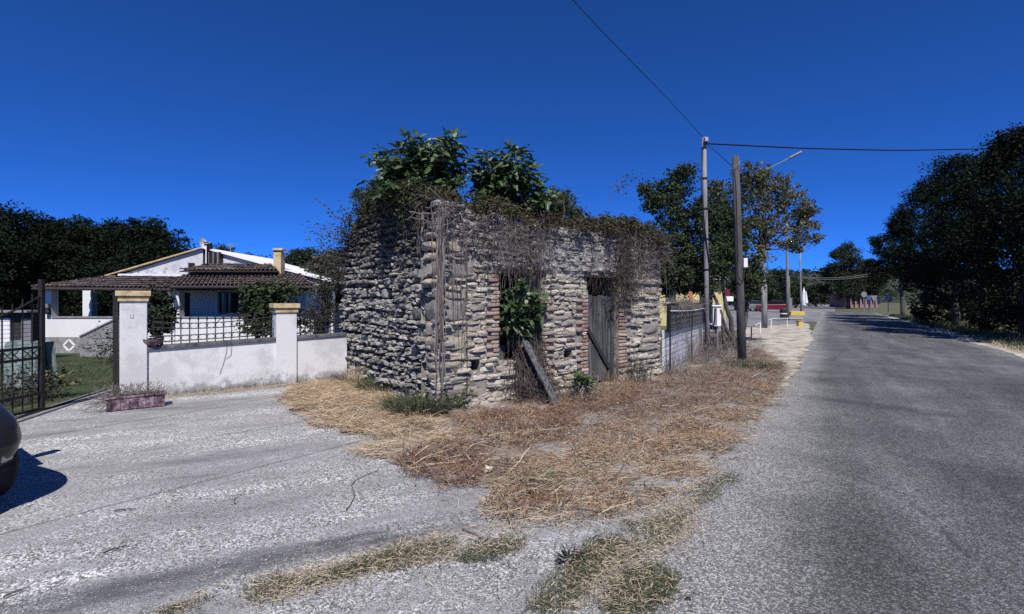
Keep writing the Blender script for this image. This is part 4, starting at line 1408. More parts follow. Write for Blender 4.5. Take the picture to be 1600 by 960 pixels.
railing('black wrought iron railing with rings and spikes along the wall between the two pillars', t1b + 0.02, t2a - 0.02, 15, (px_fence(338), px_fence(386)))
railing('short black wrought iron railing between the shorter pillar and the ruin', t2b + 0.02, LW - 0.05, 8)
# loose wire hanging on the wall face
solo('loose_wire', Acc().tube([fw(px_fence(354), 0.86, 0.045), fw(px_fence(353), 0.65, 0.012), fw(px_fence(349), 0.48, 0.012), fw(px_fence(343), 0.3, 0.014)], 0.003, 4)
     .tube([fw(px_fence(360), 0.86, 0.045), fw(px_fence(361), 0.62, 0.012), fw(px_fence(353), 0.56, 0.012)], 0.003, 4), MT['cable'],
     'thin loose wire dangling down the white wall below the railing', 'wire')

# the gate: post beside the tall pillar, and one leaf standing off to the left
gp = fw(t1a - 0.055, 0, -0.12)
solo('gate_post', Acc().box((gp[0], gp[1], 0.86), (0.035, 0.035, 0.86), axW), MT['iron'], 'black iron gate post against the left side of the tall pillar', 'post', bev=0.004)
ge = G(65, 645)
gd = unit(np.array([ge[0] + 0.02, ge[1] - 1.9]) - ge[:2])
gw = 1.75
gate = thing('iron_gate', 'black iron gate leaf with bars and scroll panel, left of the driveway entrance', 'gate', (ge[0], ge[1], 0))
gpt = lambda u, z, o=0.0: np.array([ge[0] + gd[0] * u - gd[1] * o, ge[1] + gd[1] * u + gd[0] * o, z])
axG = np.array([[gd[0], gd[1], 0], [-gd[1], gd[0], 0], [0, 0, 1]])
for u in (0.0, gw):
    part('stile', Acc().box(gpt(u, 0.95), (0.028, 0.028, 0.93), axG), MT['iron'], gate, bev=0.004)
for z in (0.06, 0.28, 0.78, 0.93):
    part('rail', Acc().box(gpt(gw / 2, z), (gw / 2 - 0.028, 0.014, 0.018), axG), MT['iron'], gate)
part('top_rail', Acc().tube([gpt(u, 1.66 - 0.33 * math.sin(PI * min(1, u / gw * 1.0)), 0) for u in np.linspace(0.0, gw, 12)], 0.014, 6), MT['iron'], gate)
nb = 13
for i in range(1, nb):
    u = gw * i / nb
    top = 1.66 - 0.33 * math.sin(PI * u / gw)
    part('bar', Acc().tube([gpt(u, 0.07), gpt(u, top + 0.1)], 0.009, 6), MT['iron'], gate)
for i in range(nb // 2):
    u0 = gw * (2 * i + 0.5) / nb
    u1 = gw * (2 * i + 2.0) / nb
    part('scroll', Acc().tube([gpt(u0, 0.8, 0.012), gpt((u0 + u1) / 2, 0.9, 0.012), gpt(u1, 0.8, 0.012)], 0.007, 5).tube([gpt(u0, 0.91, 0.012), gpt((u0 + u1) / 2, 0.81, 0.012), gpt(u1, 0.91, 0.012)], 0.007, 5), MT['iron'], gate)
A = Acc()
for z in np.arange(0.1, 1.4, 0.055):
    A.tube([gpt(0.02, z, -0.02), gpt(gw - 0.02, z, -0.02)], 0.0028, 4, cap=False)
part('wire_mesh', A, MT['iron'], gate)
# the sill the gate closes over
gs0, gs1 = G(8, 664), G(184, 606)
dgs = unit(gs1[:2] - gs0[:2])
a3 = np.array([[dgs[0], dgs[1], 0], [-dgs[1], dgs[0], 0], [0, 0, 1]])
L_ = np.linalg.norm(gs1 - gs0)
sill = solo('gate_sill', Acc().box(((gs0 + gs1) / 2 + [0, 0, 0.01])[:3], (L_ / 2 + 0.8, 0.10, 0.016), a3), MT['block'], 'pale concrete sill under the gate opening', 'sill', bev=0.006)
solo('gate_track', Acc().box(((gs0 + gs1) / 2 + [0, 0, 0.034])[:3], (L_ / 2 + 0.8, 0.016, 0.008), a3), MT['iron'], 'dark steel gate track along the entrance sill', 'track')

# ------------------------------------------------------------------ planter trough with dead plants
tc = G(213, 640)
at = axes2(dW)
trough = thing('planter_trough', 'stained pinkish plastic trough in front of the tall gate pillar', 'planter', (tc[0], tc[1], 0))
tp = lambda u, v, z: tc + at[0] * u + at[1] * v + np.array([0, 0, z])
tv = 0.13
Wt = 0.34
A = Acc()
for s_ in (-1, 1):
    A.box(tp(0, tv + s_ * 0.11, 0.095), (Wt, 0.012, 0.085), at)
for s_ in (-1, 1):
    A.box(tp(s_ * (Wt - 0.012), tv, 0.095), (0.012, 0.098, 0.085), at)
A.box(tp(0, tv, 0.02), (Wt - 0.025, 0.098, 0.012), at)
part('body', A, MT['purple'], trough, bev=0.005)
part('rim', Acc().box(tp(0, tv - 0.12, 0.192), (Wt + 0.02, 0.016, 0.012), at).box(tp(0, tv + 0.12, 0.192), (Wt + 0.02, 0.016, 0.012), at)
     .box(tp(Wt + 0.004, tv, 0.193), (0.016, 0.104, 0.012), at).box(tp(-Wt - 0.004, tv, 0.193), (0.016, 0.104, 0.012), at), MT['purple'], trough, bev=0.004)
for k in range(7):
    u = -Wt + 0.05 + k * (2 * Wt - 0.1) / 6
    part('rib', Acc().box(tp(u, tv - 0.126, 0.09), (0.012, 0.005, 0.075), at), MT['purple'], trough)
part('earth', Acc().box(tp(0, tv, 0.155), (Wt - 0.03, 0.096, 0.01), at), MT['soil'], trough)
pr = np.random.default_rng(41)
o = thing('dried_plant', 'tangle of dead grey-brown plants in the pinkish trough', 'plant', tp(0, tv, 0.165))
A = Acc()
for k in range(230):
    u = pr.uniform(-0.36, 0.3)
    p0 = tp(u, tv + pr.uniform(-0.07, 0.07), 0.16)
    p1 = p0 + np.array([pr.normal(0, 0.16), pr.normal(-0.05, 0.12), pr.uniform(0.0, 0.24)])
    A.tube(wander(p0, p1, pr, 6, 0.12), pr.uniform(0.0012, 0.003), 3, cap=False)
for k in range(60):
    p0 = tp(pr.uniform(-0.45, -0.2), tv + pr.uniform(-0.15, 0.05), 0.14)
    p1 = p0 + np.array([pr.normal(-0.12, 0.1), pr.normal(-0.06, 0.1), pr.uniform(-0.14, 0.05)])
    p1[2] = max(0.02, p1[2])
    A.tube(wander(p0, p1, pr, 6, 0.12), pr.uniform(0.0012, 0.003), 3, cap=False)
part('stem', A, MT['grey_weed'], o, kind='stuff')
Lc = np.array([tp(pr.uniform(-0.4, 0.3), tv + pr.normal(0, 0.08), 0.17 + pr.uniform(0, 0.2)) for _ in range(420)])
part('leaves', leaf_cloud(Lc, 0.022, pr), MT['grey_weed'], o, kind='stuff')

# ------------------------------------------------------------------ the house
YH = 14.5
H = lambda px, py, Y=YH: P(px, py, Y)
house = thing('white_house', 'low white single-storey house with tiled porch roofs and stained gable, beyond the garden wall', 'house', (H(250, 552)[0], YH, 0))


def slab(x0, y0, x1, y1, Y, d, A=None):
    """front-facing block from pixel corners at depth Y, d deep"""
    a, b = P(x0, y0, Y), P(x1, y1, Y)
    A = A or Acc()
    return A.box(((a[0] + b[0]) / 2, Y + d / 2, (a[2] + b[2]) / 2), (abs(b[0] - a[0]) / 2, d / 2, abs(a[2] - b[2]) / 2))


# block plinth, block by block, with the white diamond
x0, x1 = H(66, 0)[0], H(182, 0)[0]
zb, zt = -0.02, H(0, 527)[2]
rows, colsN = 3, 9
part('plinth', Acc().box(((x0 + x1) / 2, YH + 0.135, (zb + zt) / 2), ((x1 - x0) / 2, 0.12, (zt - zb) / 2)), MT['block'], house)
for r_ in range(rows):
    for c_ in range(colsN + 1):
        w = (x1 - x0) / colsN
        a = x0 + (c_ - (0.5 if r_ % 2 else 0)) * w
        b = a + w - 0.008
        a, b = max(a, x0), min(b, x1)
        if b - a < 0.03:
            continue
        z0 = zb + (zt - zb) * r_ / rows
        part('block', Acc().box(((a + b) / 2, YH + 0.025, z0 + (zt - zb) / rows / 2), ((b - a) / 2, 0.025, (zt - zb) / rows / 2 - 0.002)), MT['block'], house)
cx, cz, q = H(108, 0)[0], H(0, 540)[2], 0.17
A = Acc()
for (ux, uz, vx, vz) in ((-q, 0, 0, q), (0, q, q, 0), (q, 0, 0, -q), (0, -q, -q, 0)):
    a, b = np.array([cx + ux, YH - 0.006, cz + uz]), np.array([cx + vx, YH - 0.006, cz + vz])
    dv = unit(b - a)
    A.box((a + b) / 2, (np.linalg.norm(b - a) / 2, 0.006, 0.026), np.array([dv, [0, 1, 0], np.cross(dv, [0, 1, 0])]))
part('diamond', A, MT['white'], house)
# porch parapet, piers
part('parapet', slab(66, 497, 182, 527, YH + 0.01, 0.2), MT['house_white'], house)
part('parapet', slab(182, 497, 490, 552, YH + 0.01, 0.2), MT['house_white'], house)
part('parapet_cap', slab(80, 495, 490, 497.3, YH - 0.015, 0.25), MT['block'], house)
for xa, xb, Y in ((66, 80, YH), (129, 143, YH + 1.75), (268, 280, YH + 0.02), (478, 490, YH + 0.02)):
    part('pier', slab(xa, 448, xb, 497.3, Y, 0.24), MT['house_white'], house)
# ramp wall of grey blocks in front
A = Acc()
ra, rb, rc_ = H(125, 527, YH - 0.9), H(186, 497, YH - 0.9), H(186, 552, YH - 0.9)
A.prism([(ra[0], -0.02), (rb[0], -0.02), (rb[0], rb[2]), (ra[0], ra[2])], (0, YH - 0.9, 0), ((1, 0, 0), (0, 0, 1)), (0, 0.15, 0))
part('ramp_wall', A, MT['block'], house)
for r_ in range(6):
    for c_ in range(8):
        w = 0.23
        a = ra[0] + 0.01 + (c_ - (0.5 if r_ % 2 else 0)) * w
        z0 = -0.02 + r_ * 0.175
        zt_ = z0 + 0.171
        xm = a + w / 2
        lim = ra[2] + (rb[2] - ra[2]) * (a - ra[0]) / (rb[0] - ra[0])
        if a < ra[0] or a + w - 0.01 > rb[0] or zt_ > lim:
            continue
        part('block', Acc().box((xm, YH - 0.91, (z0 + zt_) / 2), (w / 2 - 0.003, 0.006, 0.082)), MT['block'], house)
a, b = ra + [0, -0.01, 0.02], rb + [0, -0.01, 0.02]
dv = unit(b - a)
part('handrail', Acc().box((a + b) / 2 + [0, 0.08, 0], (np.linalg.norm(b - a) / 2, 0.1, 0.018), np.array([dv, [0, 1, 0], np.cross(dv, [0, 1, 0])])), MT['grey_paint'], house)
# rear wall of the porch and main body
part('wall', slab(282, 452, 340, 552, YH + 1.6, 0.2), MT['house_white'], house)
part('wall', slab(415, 452, 520, 552, YH + 1.6, 0.2), MT['house_white'], house)
part('wall', slab(340, 490, 415, 552, YH + 1.6, 0.2), MT['house_white'], house)
part('wall', slab(282, 448, 520, 456, YH + 1.61, 0.2), MT['house_white'], house)
w_ = part('window', slab(342, 457, 413, 490, YH + 1.66, 0.05), MT['glass_dark'], house)
for xa, xb, ya, yb in ((340, 343, 456, 490), (349.5, 353.5, 456, 490), (373, 377, 456, 490), (412, 415, 456, 490), (340, 415, 456, 458.5), (340, 415, 488, 490.5)):
    part('frame', slab(xa, ya, xb, yb, YH + 1.6 - (0.004 if xb - xa > 20 else 0), 0.07), MT['grey_paint'], w_)
d_ = part('door', slab(283, 458, 296, 530, YH + 1.58, 0.03), MT['wood_dark'], house)
part('wall', Acc().box((H(300, 0)[0], YH + 4.2, 1.2), (3.0, 0.1, 1.3)), MT['house_white'], house)
# gable
YG = YH + 2.2
A = Acc()
pts = [P(184, 440, YG), P(184, 431, YG), P(317, 389, YG), P(430, 419, YG), P(500, 440, YG), P(500, 455, YG), P(184, 455, YG)]
A.prism([(p[0], p[2]) for p in pts], (0, YG, 0), ((1, 0, 0), (0, 0, 1)), (0, 0.25, 0))
part('gable', A, MT['house_stain'], house)
part('gable_base', slab(184, 428, 292, 437, YG - 0.08, 0.07), MT['house_white'], house)
for (xa, ya, xb, yb) in ((168, 431.5, 318, 388), (318, 388, 436, 419.5), (436, 419.5, 520, 441)):
    a, b = P(xa, ya, YG), P(xb, yb, YG)
    dv = unit(b - a)
    part('verge_board', Acc().box((a + b) / 2 + [0, 3.2, 0.01], (np.linalg.norm(b - a) / 2, 3.32, 0.02), np.array([dv, [0, 1, 0], np.cross(dv, [0, 1, 0])])), MT['cap'] if xa < 200 else MT['white'], house)
for (xa, ya, xb, yb) in ((294, 411, 304, 419), (351, 411, 360, 415)):
    part('vent', slab(xa, ya, xb, yb, YG - 0.012, 0.02), MT['dark'], house)
# dark sheet-clad stack with dish and aerial on the ridge
st = part('stack', slab(317, 378, 323, 425, YG - 0.3, 0.3), MT['gutter'], house)
for k in range(8):
    part('sheet', slab(324 + k * 2.5, 394, 326.2 + k * 2.5, 425, YG - 0.22 + 0.03 * (k % 2), 0.2), MT['gutter'] if k % 3 else MT['grey_paint'], st)
dc = P(318.5, 381, YG - 0.35)
A = Acc()
rdish, nseg = 0.2, 14
dn = unit(np.array([0.97, -0.12, 0.3]))
du = unit(np.cross(dn, [0, 0, 1]))
dvv = np.cross(du, dn)
V = [dc - dn * 0.05]
for rr2, dd in ((0.5, 0.035), (1.0, 0.0)):
    for k in range(nseg):
        th = 2 * PI * k / nseg
        V.append(dc - dn * dd * 0.9 + rdish * rr2 * (math.cos(th) * du + math.sin(th) * dvv))
fs3 = np.array([[0, 1 + k, 1 + (k + 1) % nseg] for k in range(nseg)])
fs4 = np.array([[1 + k, 1 + nseg + k, 1 + nseg + (k + 1) % nseg, 1 + (k + 1) % nseg] for k in range(nseg)])
A.add(V, [fs3, fs4])
dish = part('satellite_dish', A, MT['white'], house)
part('mast', Acc().tube([P(322, 412, YG - 0.33), P(322, 384, YG - 0.33)], 0.02, 6).tube([dc, dc + dn * 0.25 - dvv * 0.05], 0.008, 5), MT['white'], dish)
A = Acc().tube([P(360, 402, YG + 1.5), P(360, 380, YG + 1.5)], 0.014, 5)
for py_, l_ in ((382, 0.1), (385, 0.14), (388, 0.08)):
    c = P(360, py_, YG + 1.5)
    A.tube([c - [l_, 0, 0], c + [l_, 0, 0.03]], 0.007, 4)
part('aerial', A, MT['steel'], house)
ch = part('chimney', slab(427, 394, 439, 432, YG - 0.4, 0.3), MT['cap'], house, bev=0.01)
part('chimney_cap', slab(425.5, 388, 441, 391.5, YG - 0.45, 0.4), MT['cap'], ch, bev=0.01)
part('flue', slab(428.5, 391.2, 437.5, 394.2, YG - 0.38, 0.24), MT['dark'], ch)
for xa in (427, 432, 437):
    part('flue_post', slab(xa, 391.4, xa + 2, 394.1, YG - 0.395, 0.02), MT['cap'], ch)


# barrel tiles, every tile real geometry
def tile_roof(quad, ncol, nrow, r_seed):
    """quad: eave left, eave right, ridge right, ridge left"""
    e0, e1, r1, r0 = [np.asarray(q, float) for q in quad]
    rs = np.random.default_rng(r_seed)
    A = Acc()
    nrm = unit(np.cross(e1 - e0, r0 - e0))
    if nrm[2] < 0:
        nrm = -nrm
    for j in range(nrow):
        for i in range(ncol):
            u0, u1 = i / ncol, (i + 1) / ncol
            v0, v1 = j / nrow, (j + 1.25) / nrow
            um = (u0 + u1) / 2
            a = e0 + (e1 - e0) * um
            rid = r0 + (r1 - r0) * um
            p0, p1 = a + (rid - a) * v0, a + (rid - a) * v1
            hw = np.linalg.norm(e1 - e0) / ncol * 0.42
            side = unit(e1 - e0) * hw
            tl = rs.normal(0, 0.006)
            V = []
            for p, k, lift in ((p0, 1.0, 0.045), (p1, 0.8, 0.012)):
                for th in np.linspace(0, PI, 5):
                    V.append(p + side * k * math.cos(th) + nrm * (hw * 0.75 * k * math.sin(th) + lift + tl))
            q = np.arange(4)
            A.add(V, np.stack([q, q + 1, q + 6, q + 5], 1))
    th = nrm * 0.03
    A.add([e0, e1, r1, r0, e0 - th, e1 - th, r1 - th, r0 - th], np.array([[0, 1, 2, 3], [7, 6, 5, 4], [0, 4, 5, 1]]))
    return A


YE = YH - 0.35
rf = part('porch_roof', tile_roof([P(50, 450, YE), P(268, 452, YE), P(285, 434, YG), P(180, 433, YG)], 30, 6, 1), MT['tile'], house, kind='stuff')
part('gutter', Acc().tube([P(50, 452, YE - 0.03), P(268, 453.5, YE - 0.03)], 0.035, 6), MT['gutter'], rf)
hipb = np.array([P(50, 450, YE)[0] - 0.05, YG + 4.0, P(50, 450, YE)[2]])
part('porch_roof', tile_roof([hipb, P(50, 450, YE), P(180, 433, YG), P(180, 433, YG) + [0, 2.0, 0]], 22, 6, 5), MT['tile'], house, kind='stuff')
rf2 = part('porch_roof', tile_roof([P(268, 447, YE - 0.25), P(492, 447, YE - 0.25), P(470, 429, YG), P(285, 430, YG)], 32, 6, 2), MT['tile'], house, kind='stuff')
part('gutter', Acc().tube([P(267, 449.5, YE - 0.28), P(492, 449.5, YE - 0.28)], 0.04, 6), MT['gutter'], rf2)
rf3 = part('dormer_roof', tile_roof([P(280, 424, YG - 0.75), P(436, 424, YG - 0.75), P(425, 414, YG), P(330, 414, YG)], 22, 3, 3), MT['tile'], house, kind='stuff')
part('fascia', slab(294, 424.6, 436, 430, YG - 0.45, 0.3), MT['gutter'], rf3)
part('downpipe', Acc().tube([P(263, 455, YE), P(266, 462, YH - 0.1), P(270, 466, YH - 0.1), P(270, 540, YH - 0.1)], 0.035, 7), MT['white'], house)
lp = part('wall_lamp', Acc().box(P(74, 486, YH - 0.06), (0.06, 0.06, 0.1)), MT['gutter'], house, bev=0.02)
part('lamp_glass', Acc().box(P(74, 479, YH - 0.06), (0.055, 0.05, 0.07)), MT['grey_paint'], lp, bev=0.01)
# dark rafters under the porch
part('ceiling', Acc().box((H(280, 0)[0], YH + 1.0, H(0, 446.5, YH)[2] - 0.02), (4.0, 1.1, 0.012)), MT['wood_dark'], house)
A = slab(66, 449.5, 270, 453, YH + 0.05, 0.14)
part('beam', A, MT['wood_dark'], house)
part('beam', slab(268, 449.5, 490, 454, YH - 0.1, 0.14), MT['wood_dark'], house)
part('roof', Acc().prism([(p[0], p[2]) for p in (P(176, 434, YG), P(317, 391, YG), P(500, 441, YG), P(500, 446, YG))], (0, YG + 0.24, 0), ((1, 0, 0), (0, 0, 1)), (0, 6.0, 0)), MT['tile'], house)

# shed at the left edge, behind the gate
YS = 12.5
shed = thing('garden_shed', 'low lean-to shed with pale doors and a sheet roof, seen through the gate', 'shed', (P(10, 560, YS)[0], YS, 0))
part('wall', Acc().box((-13.4, YS + 0.25, 0.62), (0.95, 0.14, 0.62)), MT['wood_dark'], shed)
for xa, xb in ((0, 15), (33, 48)):
    part('door', slab(xa, 498, xb, 549, YS + 0.06, 0.03), MT['white'] if xa == 0 else MT['grey_paint'], shed)
part('roof', Acc().box((-13.4, YS + 0.2, P(0, 487, YS)[2]), (1.02, 0.3, 0.025)), MT['block'], shed)
part('bench', slab(-10, 545, 66, 552, YS - 0.5, 0.35), MT['block'], shed)

# garden things seen through the gate
tb_ = P(35, 600, 8.6)
gr = np.random.default_rng(51)
A = Acc()
hang = [(-0.30, 0.9), (-0.1, 0.86), (0.12, 0.95), (0.32, 0.88)]
for k in range(9):
    t0_, t1_ = k / 9, (k + 1) / 9
    xa, xb = -0.35 + 0.72 * t0_, -0.35 + 0.72 * t1_
    ya, yb = 0.05 * math.sin(k * 2.2), 0.05 * math.sin((k + 1) * 2.2)
    za, zb2 = 0.82 + 0.05 * math.sin(k), 0.82 + 0.05 * math.sin(k + 1)
    A.add([(tb_[0] + xa, tb_[1] + ya, 0.03), (tb_[0] + xb, tb_[1] + yb, 0.03), (tb_[0] + xb * 0.9, tb_[1] + yb, zb2), (tb_[0] + xa * 0.9, tb_[1] + ya, za)], np.array([[0, 1, 2, 3]]))
    A.add([(tb_[0] + xa, tb_[1] + ya + 0.25, 0.03), (tb_[0] + xb, tb_[1] + yb + 0.25, 0.03), (tb_[0] + xb * 0.9, tb_[1] + yb + 0.2, zb2), (tb_[0] + xa * 0.9, tb_[1] + ya + 0.2, za)], np.array([[3, 2, 1, 0]]))
    A.add([(tb_[0] + xa * 0.9, tb_[1] + ya, za), (tb_[0] + xb * 0.9, tb_[1] + yb, zb2), (tb_[0] + xb * 0.9, tb_[1] + yb + 0.2, zb2), (tb_[0] + xa * 0.9, tb_[1] + ya + 0.2, za)], np.array([[0, 1, 2, 3]]))
MT['tarp'] = M('pale_green_tarp', [(0.10, 0.13, 0.13), (0.2, 0.25, 0.245), (0.3, 0.34, 0.335)], 5, 6, stretch=(3, 3, 0.5))
solo('tarpaulin', A, MT['tarp'], 'pale greenish tarpaulin draped over a heap behind the gate', 'tarpaulin')


def weed(name, label, c, rad, h, n, mat, seed, leaf=0.05, nl=200, lmat=None, cat='weed', r=(0.0015, 0.004)):
    rs = np.random.default_rng(seed)
    o = thing(name, label, cat, (c[0], c[1], 0))
    A = Acc()
    L = []
    for k in range(n):
        a = rs.uniform(0, 2 * PI)
        q = rad * math.sqrt(rs.random())
        p0 = np.array([c[0] + q * math.cos(a), c[1] + q * math.sin(a), 0.0])
        p1 = p0 + np.array([rs.normal(0, 0.35), rs.normal(0, 0.35), 1]) * h * rs.uniform(0.35, 1.1)
        w = wander(p0, p1, rs, 6, 0.1)
        w[:, 2] = np.maximum(w[:, 2], 0.005)
        A.tube(w, rs.uniform(*r), 3, cap=False)
        L.append(w[2:])
    part('stem', A, MT[mat], o, kind='stuff')
    if nl:
        L = np.vstack(L)
        L = L[rs.integers(len(L), size=nl)] + rs.normal(0, leaf * 0.9, (nl, 3))
        L[:, 2] = np.maximum(L[:, 2], 0.02)
        part('leaves', leaf_cloud(L, leaf, rs, 0.3), MT[lmat or mat], o, kind='stuff')
    return o


weed('garden_plant', 'broad-leaved plant with yellowish blades beside the gate leaf', G(82, 622), 0.22, 0.55, 26, 'green_grass', 61, 0.09, 120, 'leaf_yel', 'plant')
weed('garden_plant', 'dark weedy plant growing just behind the gate bars', G(40, 628), 0.4, 0.5, 90, 'stem_dark', 62, 0.05, 500, 'leaf_dk', 'plant')
weed('garden_plant', 'leggy dark shrub in front of the ramp wall, left of the tall pillar', P(172, 552, 12.0) * [1, 1, 0], 0.2, 0.95, 30, 'stem_dark', 63, 0.07, 260, 'leaf_dk', 'plant')
tree('garden_shrub', 'dark leafy shrub behind the railing, right of the tall pillar', P(247, 0, 10.6) * [1, 1, 0], P(247, 500, 10.6),
     [tuple(P(247, 480, 10.6)) + (0.28, 0.3, 0.42, 1), tuple(P(250, 505, 10.4)) + (0.3, 0.3, 0.35, 1), tuple(P(262, 485, 10.8)) + (0.2, 0.2, 0.25, 0.4)], 0.075, 2600, 'leaf_dk', 64, 'shrub', clump=0.13, per=22, tr=0.03)
tree('garden_shrub', 'big rounded green shrub spilling over the railing beside the shorter pillar', P(425, 0, 10.6) * [1, 1, 0], P(425, 500, 10.6),
     [tuple(P(425, 462, 10.6)) + (0.5, 0.45, 0.36, 1.2), tuple(P(405, 480, 10.5)) + (0.35, 0.35, 0.35, 0.8), tuple(P(435, 500, 10.4)) + (0.42, 0.4, 0.4, 1), tuple(P(400, 510, 10.4)) + (0.26, 0.26, 0.26, 0.4),
      tuple(P(398, 455, 10.5)) + (0.22, 0.2, 0.14, 0.25)], 0.085, 5200, 'leaf_mid', 65, 'shrub', clump=0.16, per=24, tr=0.04)
tree('garden_shrub', 'tall thin twiggy shrub behind the short railing, against the ruin', P(505, 0, 11.2) * [1, 1, 0], P(505, 500, 11.2),
     [tuple(P(500, 480, 11.2)) + (0.36, 0.3, 0.8, 1), tuple(P(520, 450, 11.4)) + (0.3, 0.3, 0.9, 1), tuple(P(485, 510, 11.0)) + (0.3, 0.3, 0.4, 0.6)], 0.06, 2600, 'leaf_dry', 66, 'shrub', clump=0.2, per=20, tr=0.03, limbs=70)
b_ = P(238, 534, 9.0)
A = Acc()
for k in range(16):
    pass
bowl_r = np.array([0.05, 0.10, 0.14, 0.15, 0.155])
bowl_z = np.array([0.0, 0.02, 0.06, 0.10, 0.115])
V, Fq = [], []
tcl = px_fence(239)
bc = fw(tcl, ztop(tcl) + 0.066, -0.02)
for i in range(5):
    for k in range(16):
        th = 2 * PI * k / 16
        V.append(bc + np.array([bowl_r[i] * math.cos(th), bowl_r[i] * math.sin(th), bowl_z[i]]))
for i in range(4):
    for k in range(16):
        Fq.append([i * 16 + k, i * 16 + (k + 1) % 16, (i + 1) * 16 + (k + 1) % 16, (i + 1) * 16 + k])
A.add(V, [np.array(Fq), np.array([list(range(15, -1, -1))])])
V2 = [bc + np.array([0.148 * math.cos(2 * PI * k / 16), 0.148 * math.sin(2 * PI * k / 16), 0.10]) for k in range(16)]
A.add(V2, np.array([list(range(16))]))
solo('flower_bowl', A, MT['purple'], 'shallow mauve flower bowl on the wall coping beside the tall pillar', 'bowl', smooth=True)

# ------------------------------------------------------------------ trees behind the house
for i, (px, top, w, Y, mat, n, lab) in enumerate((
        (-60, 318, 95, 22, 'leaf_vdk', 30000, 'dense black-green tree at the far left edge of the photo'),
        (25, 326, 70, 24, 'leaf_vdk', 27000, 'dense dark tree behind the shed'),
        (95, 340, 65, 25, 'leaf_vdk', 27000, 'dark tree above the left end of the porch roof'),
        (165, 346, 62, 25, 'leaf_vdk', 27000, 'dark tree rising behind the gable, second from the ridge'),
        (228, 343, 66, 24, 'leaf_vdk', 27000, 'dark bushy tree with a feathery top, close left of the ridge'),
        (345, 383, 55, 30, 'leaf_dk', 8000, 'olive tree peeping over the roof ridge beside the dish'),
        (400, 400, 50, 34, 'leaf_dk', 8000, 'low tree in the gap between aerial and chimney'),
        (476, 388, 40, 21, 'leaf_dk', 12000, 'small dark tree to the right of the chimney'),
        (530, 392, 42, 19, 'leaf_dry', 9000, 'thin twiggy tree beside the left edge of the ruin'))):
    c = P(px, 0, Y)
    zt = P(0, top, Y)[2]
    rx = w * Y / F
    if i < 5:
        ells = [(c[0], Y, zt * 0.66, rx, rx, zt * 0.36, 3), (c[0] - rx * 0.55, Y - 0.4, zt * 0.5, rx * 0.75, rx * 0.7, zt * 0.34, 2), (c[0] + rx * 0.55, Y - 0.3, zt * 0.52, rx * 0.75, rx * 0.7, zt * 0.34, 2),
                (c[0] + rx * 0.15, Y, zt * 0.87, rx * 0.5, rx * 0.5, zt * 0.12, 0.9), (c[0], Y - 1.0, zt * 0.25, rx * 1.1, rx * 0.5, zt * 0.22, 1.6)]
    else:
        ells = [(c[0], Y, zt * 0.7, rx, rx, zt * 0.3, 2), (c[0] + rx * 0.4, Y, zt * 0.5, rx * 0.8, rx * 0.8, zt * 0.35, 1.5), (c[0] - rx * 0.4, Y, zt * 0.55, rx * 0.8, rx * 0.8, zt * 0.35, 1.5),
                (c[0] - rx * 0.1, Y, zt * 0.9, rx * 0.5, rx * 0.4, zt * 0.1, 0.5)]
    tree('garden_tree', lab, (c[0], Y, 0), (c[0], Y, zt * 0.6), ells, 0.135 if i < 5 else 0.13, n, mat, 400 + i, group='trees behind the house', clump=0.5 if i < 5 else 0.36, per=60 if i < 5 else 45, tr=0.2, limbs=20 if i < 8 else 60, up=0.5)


# ------------------------------------------------------------------ right of the ruin: block wall, mesh fence, shade cloth, sign
BA = np.array([3.2, 10.2])
BB = np.array([5.75, 14.6])
dB = unit(BB - BA)
nB = np.array([dB[1], -dB[0]])
axB = np.array([[dB[0], dB[1], 0], [-nB[0], -nB[1], 0], [0, 0, 1]])
LB = float(np.linalg.norm(BB - BA))
bw = lambda t, z, o=0.0: np.array([BA[0] + dB[0] * t + nB[0] * o, BA[1] + dB[1] * t + nB[1] * o, z])
w = thing('block_wall', 'low wall of whitewashed blocks to the right of the ruin, under black shade cloth', 'wall', bw(LB / 2, 0))
part('core', Acc().box(bw(LB / 2, 0.4, -0.12), (LB / 2, 0.07, 0.475), axB), MT['mortar'], w)
z, row = 0.0, 0
bwr = np.random.default_rng(71)
while z < 0.86:
    t = -0.2 * (row % 2)
    while t < LB:
        a, b = max(0, t), min(LB, t + 0.4)
        if b - a > 0.05:
            part('block', Acc().box(bw((a + b) / 2, z + 0.095, -0.04 + bwr.normal(0, 0.004)), ((b - a) / 2 - 0.006, 0.02, 0.089), axB), MT['white_wall'], w, bev=0.006)
        t += 0.4
    z += 0.19
    row += 1
f = thing('mesh_fence', 'square wire mesh fence in front of the whitewashed block wall', 'fence', bw(LB / 2, 0, 0.1))
for t in (0.06, LB * 0.5, LB - 0.05):
    part('post', Acc().tube([bw(t, -0.05, 0.1), bw(t, 1.5, 0.1)], 0.018, 6), MT['iron'], f)
for z in np.arange(0.06, 1.48, 0.115):
    part('wire', Acc().tube([bw(t, z + 0.01 * math.sin(t * 5 + z * 9), 0.1) for t in np.linspace(0.03, LB - 0.02, 12)], 0.0032, 4), MT['steel'], f)
for t in np.arange(0.1, LB, 0.125):
    part('wire', Acc().tube([bw(t + 0.008 * math.sin(t * 17), 0.03, 0.103), bw(t, 1.47, 0.103)], 0.0032, 4), MT['steel'], f)
part('tape', Acc().tube([bw(t, 1.36 - 0.04 * math.sin(PI * t / LB), 0.125) for t in np.linspace(0.03, LB - 0.02, 10)], 0.011, 5), MT['white'], f)
